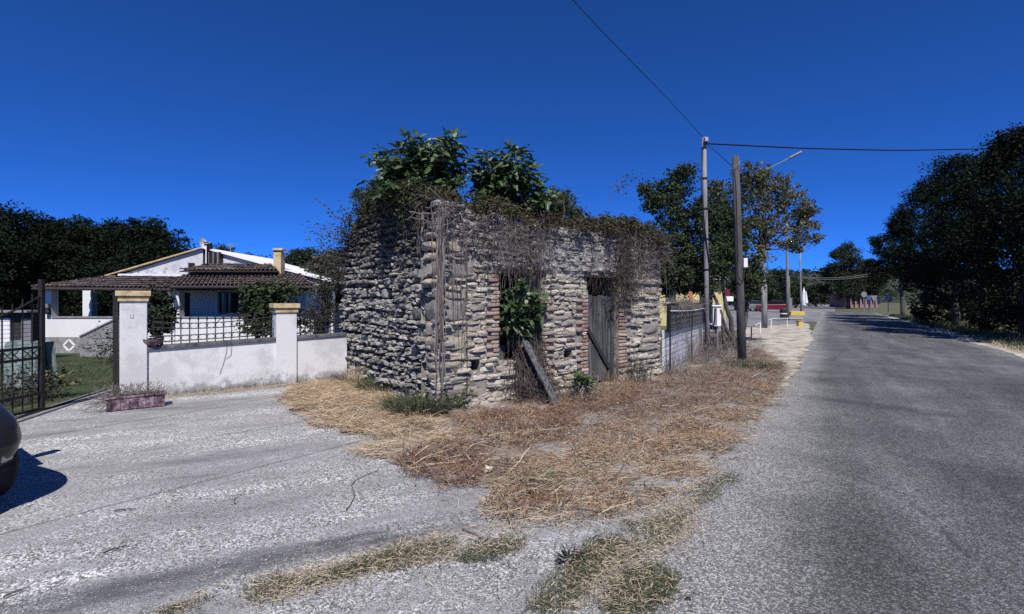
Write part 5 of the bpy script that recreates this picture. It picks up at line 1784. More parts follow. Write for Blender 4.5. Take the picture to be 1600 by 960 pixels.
solo('shade_cloth', Acc().add(
    [bw(0.03, 0.9, 0.04), bw(LB, 0.9, 0.04), bw(LB, 1.52, 0.04), bw(LB * .66, 1.5, 0.05), bw(LB * .33, 1.55, 0.035), bw(0.03, 1.5, 0.045),
     bw(0.03, 0.9, 0.03), bw(LB, 0.9, 0.03), bw(LB, 1.52, 0.03), bw(LB * .66, 1.5, 0.04), bw(LB * .33, 1.55, 0.025), bw(0.03, 1.5, 0.035)],
    [np.array([[0, 1, 2, 3, 4, 5]]), np.array([[11, 10, 9, 8, 7, 6]]), np.array([[0, 5, 11, 6], [5, 4, 10, 11], [4, 3, 9, 10], [3, 2, 8, 9], [2, 1, 7, 8], [1, 0, 6, 7]])]),
    MT['shade'], 'band of black shade cloth stretched above the whitewashed block wall', 'shade cloth')
dr = np.random.default_rng(72)
o = thing('dead_hedge', 'line of dead grey twigs along the top of the black shade cloth', 'hedge', bw(1.2, 1.45, 0.05))
A = Acc()
tangle(A, bw(0.9, 1.52, 0.05), (0.35, 0.5, 0.08), 200, 0.3, dr, (0.002, 0.004))
tangle(A, bw(1.8, 1.52, 0.05), (0.3, 0.5, 0.08), 160, 0.3, dr, (0.002, 0.004))
part('stem', A, MT['stem'], o, kind='stuff')
sg = P(1080, 470, 12.9)
sgn = thing('orange_sign', 'narrow upright orange sign with dark marks, tilted, hanging above the shade cloth', 'sign', sg)
sa = np.array([[math.cos(0.35), math.sin(0.35), 0.0], [-math.sin(0.35), math.cos(0.35), 0], [0, 0, 1]])
tl = math.radians(8)
R2 = np.array([[math.cos(tl), 0, math.sin(tl)], [0, 1, 0], [-math.sin(tl), 0, math.cos(tl)]])
sa2 = R2 @ sa
part('board', Acc().box(sg, (0.055, 0.006, 0.24), sa2), MT['orange'], sgn)
A = Acc()
for k in range(7):
    c = sg - sa2[1] * 0.008 + sa2[2] * (0.19 - 0.063 * k)
    A.box(c + sa2[0] * -0.022, (0.005, 0.002, 0.02), sa2)
    if k % 2:
        A.box(c + sa2[2] * 0.016, (0.024, 0.002, 0.005), sa2)
    else:
        A.box(c, (0.024, 0.002, 0.005), sa2)
    if k % 3:
        A.box(c + sa2[0] * 0.022, (0.005, 0.002, 0.02), sa2)
part('lettering', A, MT['grey_paint'], sgn)
part('hanging_wire', Acc().tube([sg + sa2[2] * 0.24, sg + sa2[2] * 0.55 + [0.1, 0.2, 0.1]], 0.003, 4), MT['cable'], sgn)
# boards round the concrete pole
bd = thing('board_screen', 'upright screen of weathered grey boards round the foot of the concrete pole', 'screen', P(1103, 0, 15.2) * [1, 1, 0])
for k in range(5):
    x = 1093.5 + 4.1 * k
    part('board', slab(x, 441 + 3 * (k % 2), x + 3.7, 513 + 2 * (k % 3), 15.2 - 0.03 * (k % 2), 0.025), MT['wood'], bd)
part('rail', slab(1093, 470, 1114, 473, 15.3, 0.03), MT['wood_dark'], bd)
ub = thing('utility_box', 'pale grey utility box on a stand right of the weathered board screen', 'box', P(1120, 0, 15.0) * [1, 1, 0])
part('box', slab(1114, 479, 1127, 510, 15.0, 0.22), MT['white'], ub, bev=0.012)
part('door', slab(1115.5, 481, 1120.5, 508, 14.985, 0.015), MT['grey_paint'], ub, bev=0.004)
part('lid', slab(1113, 477, 1128, 479.2, 14.96, 0.3), MT['white'], ub, bev=0.006)
part('leg', Acc().tube([P(1121, 510, 15.1), P(1121, 549, 15.1)], 0.03, 6), MT['steel'], ub)
part('cable', Acc().tube([P(1118, 482, 14.95), P(1117, 500, 14.93), P(1114, 516, 14.9), P(1117, 521, 14.9), P(1120, 514, 14.95)], 0.012, 5), MT['cable'], ub)
solo('standpipe', Acc().tube([P(1106.5, 538, 14.4), P(1106.5, 503, 14.4)], 0.016, 6).tube([P(1095, 502, 14.45), P(1100, 505, 14.4), P(1113, 507, 14.35)], 0.016, 6), MT['steel'],
     'thin grey standpipe with a crossbar in front of the weathered board screen', 'pipe')

# ------------------------------------------------------------------ poles and wires
def pole(name, label, base, top, r0, r1, mat, cat='pole', rings=0, group=None):
    o = thing(name, label, cat, base, group)
    b, t = np.asarray(base, float), np.asarray(top, float)
    part('shaft', Acc().tube([b - [0, 0, 0.2], b + (t - b) * 0.33, b + (t - b) * 0.66, t], np.linspace(r0, r1, 4), 12), MT[mat], o, smooth=True)
    for k in range(rings):
        q = b + (t - b) * (0.95 - 0.14 * k)
        rr = r0 + (r1 - r0) * (0.95 - 0.14 * k) + 0.006
        part('band', Acc().tube([q - [0, 0, 0.03], q + [0, 0, 0.03]], rr, 12), MT['cable'], o)
    return o


Y1 = 14.1
p1b, p1t = P(1106, 0, Y1) * [1, 1, 0], P(1100, 215, Y1)
o = pole('utility_pole', 'tall slim concrete pole with black bands, rising through the dark green tree', p1b, p1t, 0.078, 0.06, 'pole_slim', rings=5)
part('cable', Acc().tube([p1t + [0.08, -0.08, -0.15], p1t + [-0.08, -0.05, -0.4], p1t + [-0.09, -0.05, -1.4], p1t + [-0.02, -0.09, -2.6], p1b + [0.02, -0.09, 2.5], p1b + [0.03, -0.09, 1.0]], 0.016, 5), MT['cable'], o)
part('insulator', Acc().box(p1t + [0.02, -0.1, -0.1], (0.05, 0.05, 0.06)), MT['steel'], o, bev=0.01)
p2b, p2t = G(1160, 567), P(1149, 245, 12.3)
o = pole('wooden_pole', 'dark leaning wooden pole with a white box, at the edge of the sandy lay-by', p2b, p2t, 0.105, 0.085, 'pole_wood')
bx = P(1164, 411, 12.2)
part('junction_box', Acc().box(bx, (0.05, 0.05, 0.115)), MT['white'], o, bev=0.012)
part('cable', Acc().tube([P(1147, 265, 12.2), P(1150, 300, 12.17), P(1152, 380, 12.15), P(1152, 430, 12.15), P(1159, 442, 12.15), P(1163, 434, 12.15), P(1163, 423, 12.2)], 0.011, 5), MT['cable'], o)
part('tie', Acc().tube([P(1146, 261, 12.2), P(1154, 258, 12.15), P(1156, 252, 12.3)], 0.008, 5), MT['steel'], o)

wires = [('overhead_cable', 'thick black cable running from the concrete pole across the sky to the right', [p1t + [0.1, -0.05, -0.2], P(1250, 232, 16.0), P(1400, 235.5, 18.0), P(1540, 233, 20.0), P(1640, 226, 21.5)], 0.024),
         ('overhead_wire', 'thin wire rising from the concrete pole to the top edge of the photo', [p1t + [0, 0, -0.03], P(1040, 150, 12.4), P(960, 70, 10.6), P(890, -3, 9.3), np.array([-4.0, 1.0, 7.3]), np.array([-12.0, -9.0, 7.6])], 0.008),
         ('overhead_wire', 'short slack wire between the concrete pole and the wooden pole', [p1t + [0.05, -0.05, -0.2], P(1122, 240, 13.6), P(1137, 254, 12.9), P(1148, 263, 12.35)], 0.009)]
for nme, lab, pts, r in wires:
    # resample smoothly
    pts = np.array(pts)
    cum = np.concatenate([[0], np.cumsum(np.linalg.norm(np.diff(pts, axis=0), axis=1))])
    q = np.linspace(0, cum[-1], 40)
    P3 = np.column_stack([np.interp(q, cum, pts[:, i]) for i in range(3)])
    for _ in range(3):
        P3[1:-1] = (P3[:-2] + 2 * P3[1:-1] + P3[2:]) / 4
    solo(nme, Acc().tube(P3, r, 5), MT['cable'], lab, 'wire')

# lamp posts along the lot
Y3 = 27.0
b3 = P(1194.5, 0, Y3) * [1, 1, 0]
t3 = P(1191, 270, Y3)
o = pole('street_lamp', 'street lamp whose arm reaches out above the yellowing tree', b3, t3, 0.13, 0.07, 'pole_conc', 'street lamp')
e3 = P(1234, 247, Y3 - 0.6)
part('arm', Acc().tube([t3 - [0, 0, 0.15], t3 + [0.15, -0.05, 0.12], e3], 0.035, 6), MT['steel'], o)
hd = unit(e3 - (t3 + [0.15, -0.05, 0.12]))
hs_ = np.cross([0, 0, 1.0], hd)
hs_ = unit(hs_)
part('lamp_head', Acc().box(e3 + hd * 0.28, (0.32, 0.11, 0.05), np.array([hd, hs_, np.cross(hd, hs_)])), MT['steel'], o, bev=0.03)
part('base_sleeve', Acc().tube([b3 + [0, 0, 0], b3 + [-0.02, 0, 2.4]], 0.15, 10), MT['pole_conc'], o, smooth=True)
for px, top, base, Y, lab, r in ((1230, 262, 500, 37, 'slim grey post rising behind the yellowing tree, left of the white parasol', 0.11), (1251, 392, 486, 55, 'thinnest and farthest grey post, immediately beside the closed parasol', 0.11),
                               (1234, 432, 488, 42, 'short thin pole between the two slim grey posts', 0.05)):
    pole('lot_post', lab, P(px + 1, 0, Y) * [1, 1, 0], P(px - 1, top if top > 300 else 330, Y), r, r * 0.7, 'pole_conc', 'post')
solo('meter_cabinet', slab(1232, 466, 1238, 490, 41, 0.3), MT['grey_paint'], 'grey cabinet on the short thin pole at the lot entrance', 'cabinet', bev=0.02)

# ------------------------------------------------------------------ the multi-stem tree right of the ruin
tb = P(1146, 0, 15.3) * [1, 1, 0]
E = lambda px, py, Y, rx, rz, w=1.0: tuple(P(px, py, Y)) + (rx * Y / F, rx * Y / F * 0.8, rz * Y / F, w)
tree('judas_tree', 'dense dark green multi-stemmed tree between the ruin and the wooden pole', tb, P(1100, 420, 15.0),
     [E(1075, 345, 15.3, 58, 52, 3), E(1040, 400, 14.6, 40, 50, 2.2), E(1090, 415, 15, 48, 42, 2.2), E(1068, 275, 15.5, 22, 22, 0.7), E(1048, 300, 15.5, 26, 24, 0.7), E(1020, 320, 15, 16, 18, 0.45), E(1010, 298, 15, 12, 10, 0.2),
      E(1120, 330, 15.5, 38, 45, 1.6), E(1125, 400, 15, 26, 40, 1.3), E(1060, 435, 14.5, 38, 22, 1.2), E(1140, 370, 15.5, 30, 50, 1.4), E(1165, 445, 15.6, 18, 26, 0.8), E(1180, 432, 15.8, 16, 34, 0.9), E(1080, 448, 14.8, 46, 16, 0.6), E(1048, 445, 14.5, 26, 18, 0.4), E(1150, 400, 15.6, 26, 40, 1.0)], 0.10, 30000, 'leaf_mid', 81, clump=0.24, per=26,
     limbs=40, shell=0.2, stems=[(tb, P(1100, 430, 14.9), 0.075), (tb + [0.1, 0.1, 0], P(1128, 420, 15.3), 0.085), (tb + [-0.2, 0, 0], P(1080, 400, 15.2), 0.06), (tb + [-0.35, -0.1, 0], P(1119, 470, 15.1), 0.07)], up=0.3)
tb2 = P(1156, 0, 15.9) * [1, 1, 0]
tree('judas_tree', 'thin yellowing tree with brownish leaves and sky gaps, behind the wooden pole', tb2, P(1172, 400, 16),
     [E(1165, 300, 16, 36, 36, 1.4), E(1200, 300, 16.4, 42, 34, 1.8), E(1235, 320, 16.5, 34, 34, 1.5), E(1255, 355, 16.5, 22, 36, 0.9), E(1215, 355, 16.2, 40, 28, 1.0), E(1175, 350, 16, 34, 30, 1.0), E(1176, 270, 16, 18, 20, 0.5),
      E(1198, 272, 16.2, 14, 12, 0.3), E(1240, 385, 16.4, 22, 14, 0.45), E(1185, 395, 16, 24, 22, 0.6), E(1276, 372, 16.6, 9, 6, 0.1), E(1262, 330, 16.6, 14, 20, 0.35), E(1170, 430, 16, 16, 28, 0.6), E(1222, 280, 16.4, 16, 12, 0.3), E(1132, 318, 16.2, 34, 34, 1.2), E(1150, 360, 16.2, 26, 34, 0.9), E(1120, 290, 16.2, 18, 16, 0.3)], 0.10, 10500,
     'leaf_yel', 82, clump=0.22, per=20, limbs=46, shell=0.15, stems=[(tb2, P(1172, 410, 16), 0.08), (tb2 + [0.12, 0.1, 0], P(1190, 390, 16.2), 0.07)], up=0.3)

# ------------------------------------------------------------------ the lot and what stands on it
yb = thing('yellow_house', 'yellow rendered house with white eaves, half hidden behind the dark green tree', 'house', P(1085, 0, 30) * [1, 1, 0])
YY = 30.0
part('wall', slab(990, 436, 1134, 510, YY, 6.0), MT['yellow_wall'], yb)
part('eave', slab(984, 428, 1138, 437, YY - 0.6, 7.0), MT['white'], yb)
part('roof', Acc().prism([(P(980, 0, YY)[0], P(0, 428, YY)[2] + 0.004), (P(1142, 0, YY)[0], P(0, 428, YY)[2] + 0.004), (P(1062, 0, YY)[0], P(0, 392, YY)[2])], (0, YY - 0.7, 0), ((1, 0, 0), (0, 0, 1)), (0, 7.4, 0)), MT['tile'], yb)
for xa, xb, ya, yb_ in ((1040, 1056, 446, 472), (1098, 1112, 447, 474)):
    wi = part('window', slab(xa, ya, xb, yb_, YY - 0.02, 0.06), MT['glass_dark'], yb)
    part('sill', slab(xa - 2, yb_, xb + 2, yb_ + 2, YY - 0.12, 0.14), MT['white'], wi)
part('gutter', slab(984, 430, 1138, 433, YY - 0.7, 0.09), MT['white'], yb)
hb = thing('advert_banner', 'red and white banner beside the yellow house, seen between the tree stems', 'banner', P(1136, 0, 29) * [1, 1, 0])
part('panel', slab(1131, 452, 1141, 463, 29, 0.03), MT['red_paint'], hb)
part('panel', slab(1133, 463.3, 1146, 471, 29, 0.03), MT['white'], hb)
part('post', Acc().tube([P(1131, 452, 29.05), P(1131, 492, 29.05)], 0.03, 6), MT['steel'], hb)

# yellow concrete barrier, crates, parasol
pl_ = thing('yellow_barrier', 'long low yellow barrier on a grey base at the lot entrance', 'barrier', P(1246, 0, 38) * [1, 1, 0])
part('body', slab(1236, 487, 1258, 493.5, 38, 0.5), MT['yellow'], pl_, bev=0.03)
part('base', slab(1228, 493.7, 1259, 497, 37.8, 0.9), MT['block'], pl_, bev=0.02)
cr = thing('yellow_crate', 'small yellow crate standing on the road edge below the yellow barrier', 'crate', G(1252, 510))
Yc = G(1252, 510)[1]
part('body', slab(1248, 503, 1255.5, 510, Yc, 0.25), MT['yellow'], cr, bev=0.01)
part('lid', slab(1247.5, 501, 1256, 502.8, Yc - 0.01, 0.27), MT['block'], cr, bev=0.01)
pa = thing('parasol', 'closed white parasol beside the farthest grey post', 'parasol', P(1256, 0, 50) * [1, 1, 0])
part('pole', Acc().tube([P(1256, 493, 50), P(1256, 448, 50)], 0.03, 6), MT['steel'], pa)
part('canopy', Acc().tube([P(1256, 450, 50), P(1256, 456, 50), P(1256, 468, 50), P(1257, 477, 50)], [0.03, 0.13, 0.2, 0.24], 9).tube([P(1259, 456, 49.8), P(1260, 474, 49.8)], [0.06, 0.16], 6), MT['white'], pa)
part('base', Acc().tube([P(1256, 493.0, 50), P(1256, 491.5, 50)], [0.3, 0.25], 10), MT['block'], pa)
tb3 = thing('waste_bin', 'dark round bin with a pale band left of the yellow barrier', 'bin', P(1224, 0, 36) * [1, 1, 0])
part('body', Acc().tube([P(1224, 498, 36), P(1224, 485, 36)], [0.2, 0.25], 12), MT['plastic'], tb3)
part('band', Acc().tube([P(1224, 491, 36), P(1224, 489.5, 36)], 0.26, 12), MT['white'], tb3)
part('lid', Acc().tube([P(1224, 485, 36), P(1224, 482, 36)], [0.26, 0.12], 12), MT['plastic'], tb3)
# pipe railing
pr_ = thing('pipe_railing', 'bent white pipe railing along the sandy lay-by', 'railing', G(1195, 512))
ra_ = [P(1174, 530, 18.5), P(1174, 512, 18.5), P(1186, 504, 22), P(1190, 503, 24)]
part('rail', Acc().tube([P(1174, 512, 18.5), P(1188, 504, 22.5)], 0.016, 6), MT['white'], pr_)
part('rail', Acc().tube([P(1201, 500, 26), P(1210, 497.5, 27), P(1256, 497.5, 29)], 0.016, 6), MT['white'], pr_)
for a, b, Y, m in ((1174, 512, 18.5, 'iron'), (1188, 504, 22.5, 'white'), (1205, 499, 26.5, 'white'), (1230, 497.5, 28, 'white')):
    g = P(a, 0, Y) * [1, 1, 0]
    part('post', Acc().tube([g, P(a, b, Y)], 0.022, 6), MT[m], pr_)


# parked cars on the lot, far away
def small_car(label, px, Y, yaw, paint, group=None):
    o = thing('parked_car', label, 'car', P(px, 0, Y) * [1, 1, 0], group)
    c = np.array(o.location)
    ax3 = rotz(yaw)
    W3 = lambda p: c + np.asarray(p, float) @ ax3
    prof = [(-2.0, 0.3), (2.0, 0.3), (2.05, 0.65), (1.9, 0.85), (1.0, 0.95), (-1.7, 1.0), (-2.02, 0.85)]
    A = Acc()
    A.prism(prof, W3((0, -0.8, 0)), (ax3[0], [0, 0, 1]), ax3[1] * 1.6)
    part('body', A, MT[paint], o, bev=0.06)
    A = Acc().prism([(0.95, 0.96), (0.3, 1.4), (-1.1, 1.42), (-1.65, 1.005)], W3((0, -0.68, 0)), (ax3[0], [0, 0, 1]), ax3[1] * 1.36)
    part('cabin', A, MT['glass_dark'], o, bev=0.05)
    part('roof', Acc().prism([(0.28, 1.405), (-1.08, 1.425), (-1.0, 1.46), (0.2, 1.44)], W3((0, -0.62, 0)), (ax3[0], [0, 0, 1]), ax3[1] * 1.24), MT[paint], o)
    for sx in (-1.25, 1.3):
        for sy in (-0.72, 0.72):
            wq = part('wheel', Acc().tube([W3((sx, sy - 0.1, 0.31)), W3((sx, sy + 0.1, 0.31))], 0.31, 14), MT['tyre'], o)
            part('rim', Acc().tube([W3((sx, sy - 0.107, 0.31)), W3((sx, sy + 0.107, 0.31))], 0.19, 10), MT['steel'], wq)
    for sy in (-0.55, 0.55):
        part('headlight', Acc().box(W3((2.0, sy, 0.72)), (0.05, 0.16, 0.06), ax3), MT['lens'], o)
        part('tail_light', Acc().box(W3((-2.0, sy, 0.8)), (0.05, 0.14, 0.07), ax3), MT['red_paint'], o)
    return o


small_car('dark red parked car on the lot behind the street lamp', 1208, 62, 2.8, 'red_paint', 'cars parked on the lot')
small_car('grey parked car at the back of the lot behind the wooden pole', 1178, 66, 0.4, 'grey_paint', 'cars parked on the lot')

# ------------------------------------------------------------------ trees and signs along the road
LUMPS = {0: [(1582, 224, 26), (1612, 216, 24), (1560, 262, 22)], 1: [(1545, 252, 26), (1520, 280, 22), (1506, 320, 18)], 2: [(1480, 264, 24), (1499, 290, 20), (1462, 300, 16)],
         3: [(1436, 306, 20), (1455, 288, 15), (1416, 345, 15), (1410, 390, 16)], 4: [(1405, 352, 18), (1380, 386, 15), (1368, 378, 8), (1376, 420, 16), (1368, 440, 10)]}
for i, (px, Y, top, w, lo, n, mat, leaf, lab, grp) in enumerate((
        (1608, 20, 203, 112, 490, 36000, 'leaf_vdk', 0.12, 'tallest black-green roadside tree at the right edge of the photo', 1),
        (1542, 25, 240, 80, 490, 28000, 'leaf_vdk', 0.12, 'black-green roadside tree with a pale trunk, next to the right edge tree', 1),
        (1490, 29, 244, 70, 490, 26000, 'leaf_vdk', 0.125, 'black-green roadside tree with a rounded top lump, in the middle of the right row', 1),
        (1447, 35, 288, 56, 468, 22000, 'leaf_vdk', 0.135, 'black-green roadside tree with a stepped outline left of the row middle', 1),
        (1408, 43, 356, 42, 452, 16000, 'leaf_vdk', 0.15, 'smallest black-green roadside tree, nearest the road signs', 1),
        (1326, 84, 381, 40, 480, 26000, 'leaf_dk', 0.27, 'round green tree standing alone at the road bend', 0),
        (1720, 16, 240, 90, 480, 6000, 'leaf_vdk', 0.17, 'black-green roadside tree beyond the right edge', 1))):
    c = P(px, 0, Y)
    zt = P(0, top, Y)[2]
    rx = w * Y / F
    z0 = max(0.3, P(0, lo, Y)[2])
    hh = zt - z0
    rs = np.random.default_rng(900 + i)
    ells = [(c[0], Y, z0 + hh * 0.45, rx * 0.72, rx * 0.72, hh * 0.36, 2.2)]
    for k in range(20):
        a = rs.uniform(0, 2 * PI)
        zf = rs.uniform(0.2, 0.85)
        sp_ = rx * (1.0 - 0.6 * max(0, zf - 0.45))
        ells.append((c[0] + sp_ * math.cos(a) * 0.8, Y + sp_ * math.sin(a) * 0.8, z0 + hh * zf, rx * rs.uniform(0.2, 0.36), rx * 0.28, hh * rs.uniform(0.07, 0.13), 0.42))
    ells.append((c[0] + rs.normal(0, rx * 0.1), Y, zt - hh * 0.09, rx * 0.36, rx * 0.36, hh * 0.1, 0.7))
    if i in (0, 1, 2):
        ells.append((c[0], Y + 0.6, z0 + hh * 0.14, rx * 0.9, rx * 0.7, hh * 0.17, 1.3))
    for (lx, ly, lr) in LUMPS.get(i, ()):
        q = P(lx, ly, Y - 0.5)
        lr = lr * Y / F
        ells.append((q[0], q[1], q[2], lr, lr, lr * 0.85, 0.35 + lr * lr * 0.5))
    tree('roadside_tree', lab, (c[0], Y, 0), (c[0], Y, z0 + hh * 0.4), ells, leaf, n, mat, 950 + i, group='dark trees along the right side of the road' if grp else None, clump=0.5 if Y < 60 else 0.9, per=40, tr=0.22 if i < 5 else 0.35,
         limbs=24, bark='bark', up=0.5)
for i, (px, Y, rx, rz, n, lab) in enumerate(((1600, 24, 2.6, 1.0, 4200, 'low black-green bush under the trees at the right edge'), (1500, 31, 3.0, 1.2, 4200, 'low black-green bush under the middle of the right tree row'),
                                           (1700, 19, 2.6, 1.1, 3000, 'low black-green bush beyond the right edge'), (1560, 34, 4.0, 2.0, 4200, 'tall dark thicket behind the pale trunk'), (1515, 45, 3.4, 1.6, 4200, 'dark thicket closing the row of trees on the right'))):
    c = P(px, 0, Y)
    tree('roadside_bush', lab, (c[0], Y, 0), (c[0], Y, rz * 0.6), [(c[0], Y, rz * 0.8, rx, rx * 0.6, rz, 1), (c[0] - rx * 0.5, Y, rz * 0.7, rx * 0.6, rx * 0.5, rz * 0.7, 0.6), (c[0] + rx * 0.6, Y + 0.3, rz * 0.6, rx * 0.6, rx * 0.5, rz * 0.6, 0.6)],
         0.16, n, 'leaf_vdk', 980 + i, 'bush', 'bushes under the roadside trees', clump=0.35, per=30, tr=0.06, limbs=10)
# background trees beyond the lot
for i, (px, Y, top, w, lab) in enumerate(((1185, 75, 428, 26, 'dark green tree at the back of the lot, left of the slim posts'), (1215, 80, 421, 24, 'rounded dark tree at the back of the lot, behind the two slim posts'), (1243, 90, 440, 20, 'lower dark tree behind the closed parasol'),
                                         (1150, 70, 436, 28, 'dark green tree at the back of the lot, behind the wooden pole'), (1275, 105, 446, 18, 'small dark tree by the far end of the road'))):
    c = P(px, 0, Y)
    zt = P(0, top, Y)[2]
    rx = w * Y / F
    tree('lot_tree', lab, (c[0], Y, 0), (c[0], Y, zt * 0.5), [(c[0], Y, zt * 0.55, rx, rx, zt * 0.42, 2), (c[0] - rx * 0.5, Y, zt * 0.4, rx * 0.7, rx * 0.7, zt * 0.35, 1.2), (c[0] + rx * 0.5, Y, zt * 0.42, rx * 0.7, rx * 0.7, zt * 0.35, 1.2),
                                                     (c[0] + rx * 0.1, Y, zt * 0.88, rx * 0.5, rx * 0.5, zt * 0.12, 0.6)], 0.4, 3200, 'leaf_dk', 1000 + i, group='trees at the back of the lot', clump=0.9, per=30, tr=0.25, limbs=8)

# road signs seen from behind, far up the road on the right
for i, (px, Y, top, shape, lab) in enumerate(((1350, 60, 456, 'round', 'round road sign on a post, leftmost of the three by the road bend'), (1365.5, 58, 461, 'tri', 'triangular road sign on a post, middle of the three by the road bend'),
                                          (1388, 44, 460, 'round', 'dark round road sign on a post, nearest of the three by the road bend'))):
    o = thing('road_sign', lab, 'road sign', P(px, 0, Y) * [1, 1, 0], 'road signs by the bend')
    c = P(px, top + 5, Y)
    part('post', Acc().tube([P(px, 0, Y) * [1, 1, 0], c + [0, 0.04, 0.3]], 0.035, 6), MT['steel'], o)
    th = np.linspace(0, 2 * PI, 17)[:-1] if shape == 'round' else np.array([PI / 2, PI / 2 + 2 * PI / 3, PI / 2 + 4 * PI / 3]) + PI
    rr2 = 0.36 if shape == 'round' else 0.5
    part('plate', Acc().prism([(rr2 * math.cos(q), rr2 * math.sin(q)) for q in th], c + [0, -0.02, 0.05], ((1, 0, 0), (0, 0, 1)), (0, 0.02, 0)), MT['grey_paint'], o)
solo('blue_panel', slab(1354, 462, 1361, 469, 62, 0.05).tube([P(1357.5, 469, 62.02), P(1357.5, 487, 62.02)], 0.04, 6), MT['blue'], 'small blue panel on a post between the road signs', 'sign')
pk = thing('pink_building', 'low pinkish building with pale pillars far up the road on the right', 'building', P(1340, 0, 95) * [1, 1, 0])
part('wall', slab(1322, 461, 1372, 481, 95, 5), MT['pink'], pk)
for k in range(6):
    part('pillar', slab(1328 + k * 8, 464, 1330 + k * 8, 480, 94.6, 0.4), MT['pink'], pk)
    part('window', slab(1331.5 + k * 8, 464, 1335.5 + k * 8, 475, 94.9, 0.2), MT['glass_dark'], pk)
part('roof', slab(1319, 458.5, 1375, 461, 94, 7), MT['tile'], pk)
for nme, lab, a, b in (('far_wire', 'upper of two faint wires crossing the road far away', (1253, 433, 58), (1372, 426, 60)), ('far_wire', 'lower of two faint wires crossing the road far away', (1253, 435, 58), (1372, 429, 60))):
    t = np.linspace(0, 1, 12)[:, None]
    pts = P(*a) * (1 - t) + P(*b) * t
    pts[:, 2] -= 0.35 * np.sin(PI * t[:, 0])
    solo(nme, Acc().tube(pts, 0.022, 4), MT['pole_conc'], lab, 'wire', 'faint wires across the far road')
# dry stub bush on the verge
weed('dead_bush', 'small leafless bush on the grass verge at the foot of the dark trees', P(1442, 0, 33) * [1, 1, 0], 0.5, 1.5, 40, 'stem', 991, nl=0, cat='bush', r=(0.01, 0.025))

# wooded hill on the horizon
hx = np.linspace(-500, 700, 90)
hyv = np.linspace(230, 620, 26)
V = []
for yv in hyv:
    for xv in hx:
        t = (yv - 230) / 390
        hgt = 34 * math.sin(min(1, t * 1.25) * PI * 0.5) * (0.75 + 0.3 * mnoise.noise(Vector((xv * 0.004, yv * 0.004, 1)))) + 2.5 * mnoise.noise(Vector((xv * 0.05, yv * 0.05, 2)))
        V.append((xv, yv, hgt - 1.0))
ii, jj = np.meshgrid(np.arange(25), np.arange(89), indexing='ij')
ii, jj = ii.ravel(), jj.ravel()
hob = link('hill', make_mesh('hill', np.array(V), [np.stack([ii * 90 + jj, ii * 90 + jj + 1, (ii + 1) * 90 + jj + 1, (ii + 1) * 90 + jj], 1)], MT['hill'], True))
tag(hob, 'long wooded hill on the horizon', None, None, 'structure')
hr = np.random.default_rng(1234)
VV = np.array(V).reshape(26, 90, 3)
n = 15000
u, v = hr.uniform(0, 24.9, n), hr.uniform(25, 82, n)
i0, j0 = u.astype(int), v.astype(int)
Cc = VV[i0, j0] * (1 - (u - i0))[:, None] + VV[i0 + 1, j0] * (u - i0)[:, None]
Cc[:, 0] = np.interp(v, np.arange(90), hx)
Cc += hr.normal(0, 1, (n, 3)) * [2, 2, 1.6] + [0, 0, 1.5]
A = leaf_cloud(Cc, 3.4, hr, 0.5, 0.8)
solo('hill_wood', A, MT['leaf_dk'], 'continuous dark wood covering the distant hill', None, None, 'stuff')


# ------------------------------------------------------------------ the black car nosing in at the left edge
CARL = 3.55
car_yaw = math.atan2(-0.30, 0.954)
cax = rotz(car_yaw)
car_pos = np.array([-5.60, 3.60, 0.0])
car = thing('small_car', 'black small hatchback nosing into the left edge of the photo, on the driveway', 'car', car_pos)
CW = lambda p: car_pos + np.asarray(p, float) @ cax
# stations: x, half width, sill z, shoulder z, top z
ST = [(-1.78, 0.50, 0.42, 0.62, 0.80), (-1.70, 0.66, 0.30, 0.72, 0.95), (-1.45, 0.76, 0.22, 0.82, 1.02), (-0.9, 0.81, 0.2, 0.86, 1.02), (-0.2, 0.82, 0.2, 0.87, 1.0), (0.4, 0.82, 0.2, 0.86, 0.98), (0.85, 0.815, 0.2, 0.84, 0.95),
      (1.2, 0.80, 0.33, 0.80, 0.90), (1.45, 0.785, 0.33, 0.74, 0.83), (1.62, 0.74, 0.33, 0.66, 0.75), (1.73, 0.65, 0.33, 0.58, 0.65), (1.79, 0.47, 0.35, 0.5, 0.55), (1.81, 0.15, 0.3, 0.46, 0.49)]


def car_ring(x, w, z0, zs, zt):
    pts = [(0, z0), (0.75 * w, z0), (0.95 * w, z0 + 0.06), (w, z0 + 0.18), (w * 1.0, (z0 + zs) / 2 + 0.05), (0.965 * w, zs), (0.82 * w, zs + (zt - zs) * 0.7), (0.45 * w, zt), (0, zt)]
    full = pts + [(-y, z) for y, z in pts[-2:0:-1]]
    return [CW((x, y, z)) for y, z in full]


rings = [car_ring(*q) for q in ST]
kk = len(rings[0])
A = Acc()
Fq = []
for i in range(len(rings) - 1):
    for k in range(kk):
        Fq.append([i * kk + k, i * kk + (k + 1) % kk, (i + 1) * kk + (k + 1) % kk, (i + 1) * kk + k])
A.add(np.array(rings).reshape(-1, 3), [np.array(Fq), np.array([list(range(kk))]), np.array([list(range(len(rings) * kk - 1, (len(rings) - 1) * kk - 1, -1))])])
body = part('body', A, MT['car'], car, smooth=True)
sm = body.modifiers.new('smooth', 'SUBSURF')
sm.levels = sm.render_levels = 2
